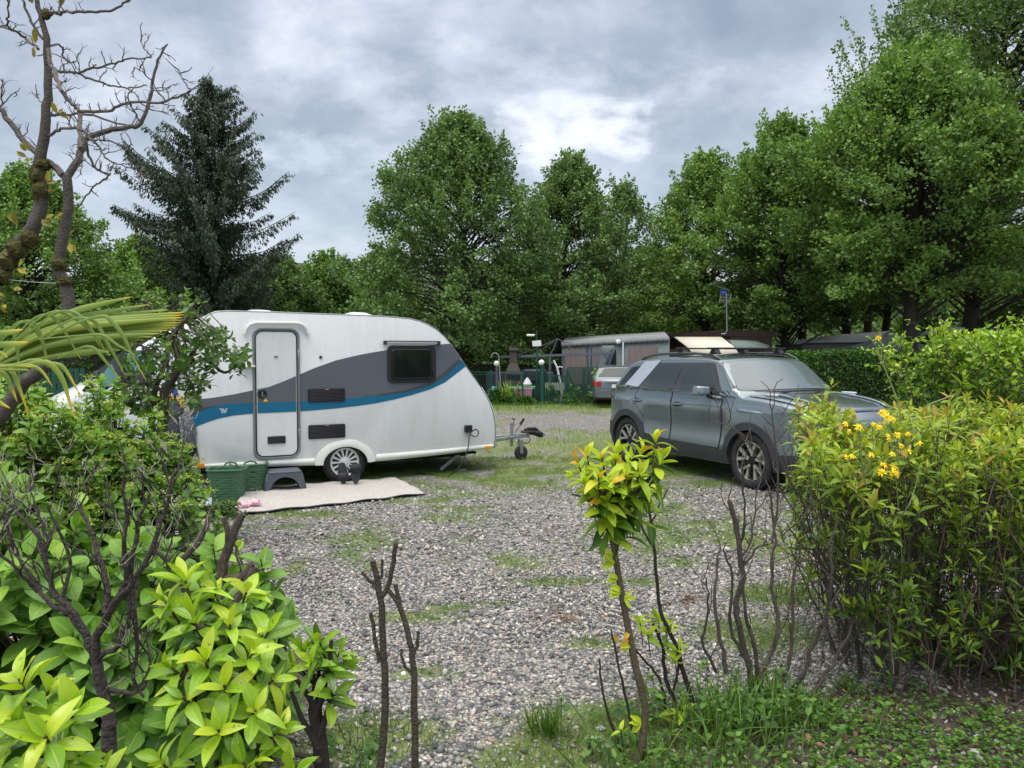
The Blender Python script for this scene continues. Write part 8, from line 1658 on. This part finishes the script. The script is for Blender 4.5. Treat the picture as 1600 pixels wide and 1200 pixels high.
# tall grass and leafy weeds at the foot of the bare shrub
def tuft(label, px, py, n, h, spread, leaf='grass', broad=0, name='grass_tuft', dark=0.0):
    p = gnd(px, py); t = thing(name, label, 'grass' if name == 'grass_tuft' else 'weed', (p.x, p.y, 0)); L = Leaves(T_BLADE+[leaf_t(0.035, 1.1, 0.3, 7, 0.4)]); P = np.stack([p.x+rng.normal(0, spread, n), p.y+rng.normal(0, spread*0.8, n), np.zeros(n)], 1)
    D = (P-np.array([p.x, p.y, 0]))*2.0+rng.normal(0, 0.25, (n, 3)); D[:, 2] = 1; L.add(P, D, rng.normal(0, 1, (n, 3)), h*rng.uniform(0.5, 1.1, n), np.clip(rng.normal(0.35-dark, 0.22, n), 0, 1)); L.build('blades', LM['grass'], t, rng)
    if broad:
        L2 = Leaves(T_BROAD+T_MID); b = MB()
        for q in range(broad):
            q_ = np.array([p.x+rng.normal(0, spread*1.3), p.y+rng.normal(-0.05, spread*1.0), rng.uniform(0.03, h*0.75)]); rosette(L2, q_, np.array([rng.normal(0, 0.3), -0.2, 1]), rng.integers(3, 7), rng.uniform(0.022, 0.050), rng, 0.55, 0.3, 40, 95, span=0.04, sag=0.2); b.tube([tuple(q_), (q_[0]+rng.normal(0, 0.02), q_[1]+0.02, 0)], 0.0025, 4)
        b.build('stems', M_['stemlight'], t, world=True); L2.build('leaves', LM['weed'], t, rng)
tuft('small upright grass tuft standing alone in the gravel left of the sapling', 855, 1150, 110, 0.17, 0.035)
tuft('tiny dry grass clump on the soil under the flowering bush', 1320, 1080, 60, 0.12, 0.03)
tuft('tall grass and leafy weeds at the left foot of the bare shrub', 1130, 1140, 150, 0.27, 0.15, broad=60)
tuft('tall grass with arching blades at the right foot of the bare shrub', 1215, 1130, 150, 0.26, 0.14, broad=55)
tuft('leafy weeds with long curved blades at the bottom edge below the bare shrub', 1110, 1205, 150, 0.22, 0.20, broad=80)
tuft('weeds around the base of the laurel sapling', 985, 1190, 90, 0.14, 0.10, broad=26)
tuft('grass growing behind the flowering bush at the right edge', 1580, 1040, 260, 0.26, 0.18)
tuft('grass patch in the gravel left of the two pruned stems', 585, 1150, 260, 0.10, 0.13)
tuft('green weeds below the small laurel stump', 520, 1195, 60, 0.10, 0.12, broad=24)
tuft('grass behind the bare shrub beside the gravel', 1225, 940, 260, 0.12, 0.20)
# weeds and small plants along the far fence
for i, (px, w_, h_, lab) in enumerate(((795, 0.55, 0.55, 'leafy weeds at the foot of the wire fence left of the pink tub'), (822, 0.3, 0.3, 'low weeds before the red pot'), (775, 0.3, 0.5, 'tall weeds beside the globe lamp post'), (862, 0.4, 0.55, 'grey green weeds growing behind the gate bars'), (905, 0.7, 0.5, 'weeds along the foot of the shade net fence'), (935, 0.35, 1.0, 'climbing plant on the net fence beside the estate car'))):
    mound('fence_weeds', lab, 'weed', (X(px, 25.4), 25.35 if i != 3 else 25.9, 0), (w_, 0.18, h_), 60, 0.10, 8, 'weed' if i != 5 else 'hydr', T_FAR, 300+i, 0.45, zmin=0.03, wob=0.25)
t = thing('yellow_flag', 'yellow green upright leafy plant behind the wire fence', 'plant', (X(790, 25.9), 25.9, 0)); L = Leaves(T_BLADE); n = 60; L.add(np.stack([X(790, 25.9)+rng.normal(0, 0.12, n), 25.9+rng.normal(0, 0.08, n), np.zeros(n)], 1), rng.normal(0, 0.25, (n, 3))+np.array([0, 0, 1]), rng.normal(0, 1, (n, 3)), rng.uniform(0.5, 0.95, n), np.full(n, 0.9)); L.build('leaves', LM['privet'], t, rng)
# smoothing for far less noise from stray light is left to the renderer
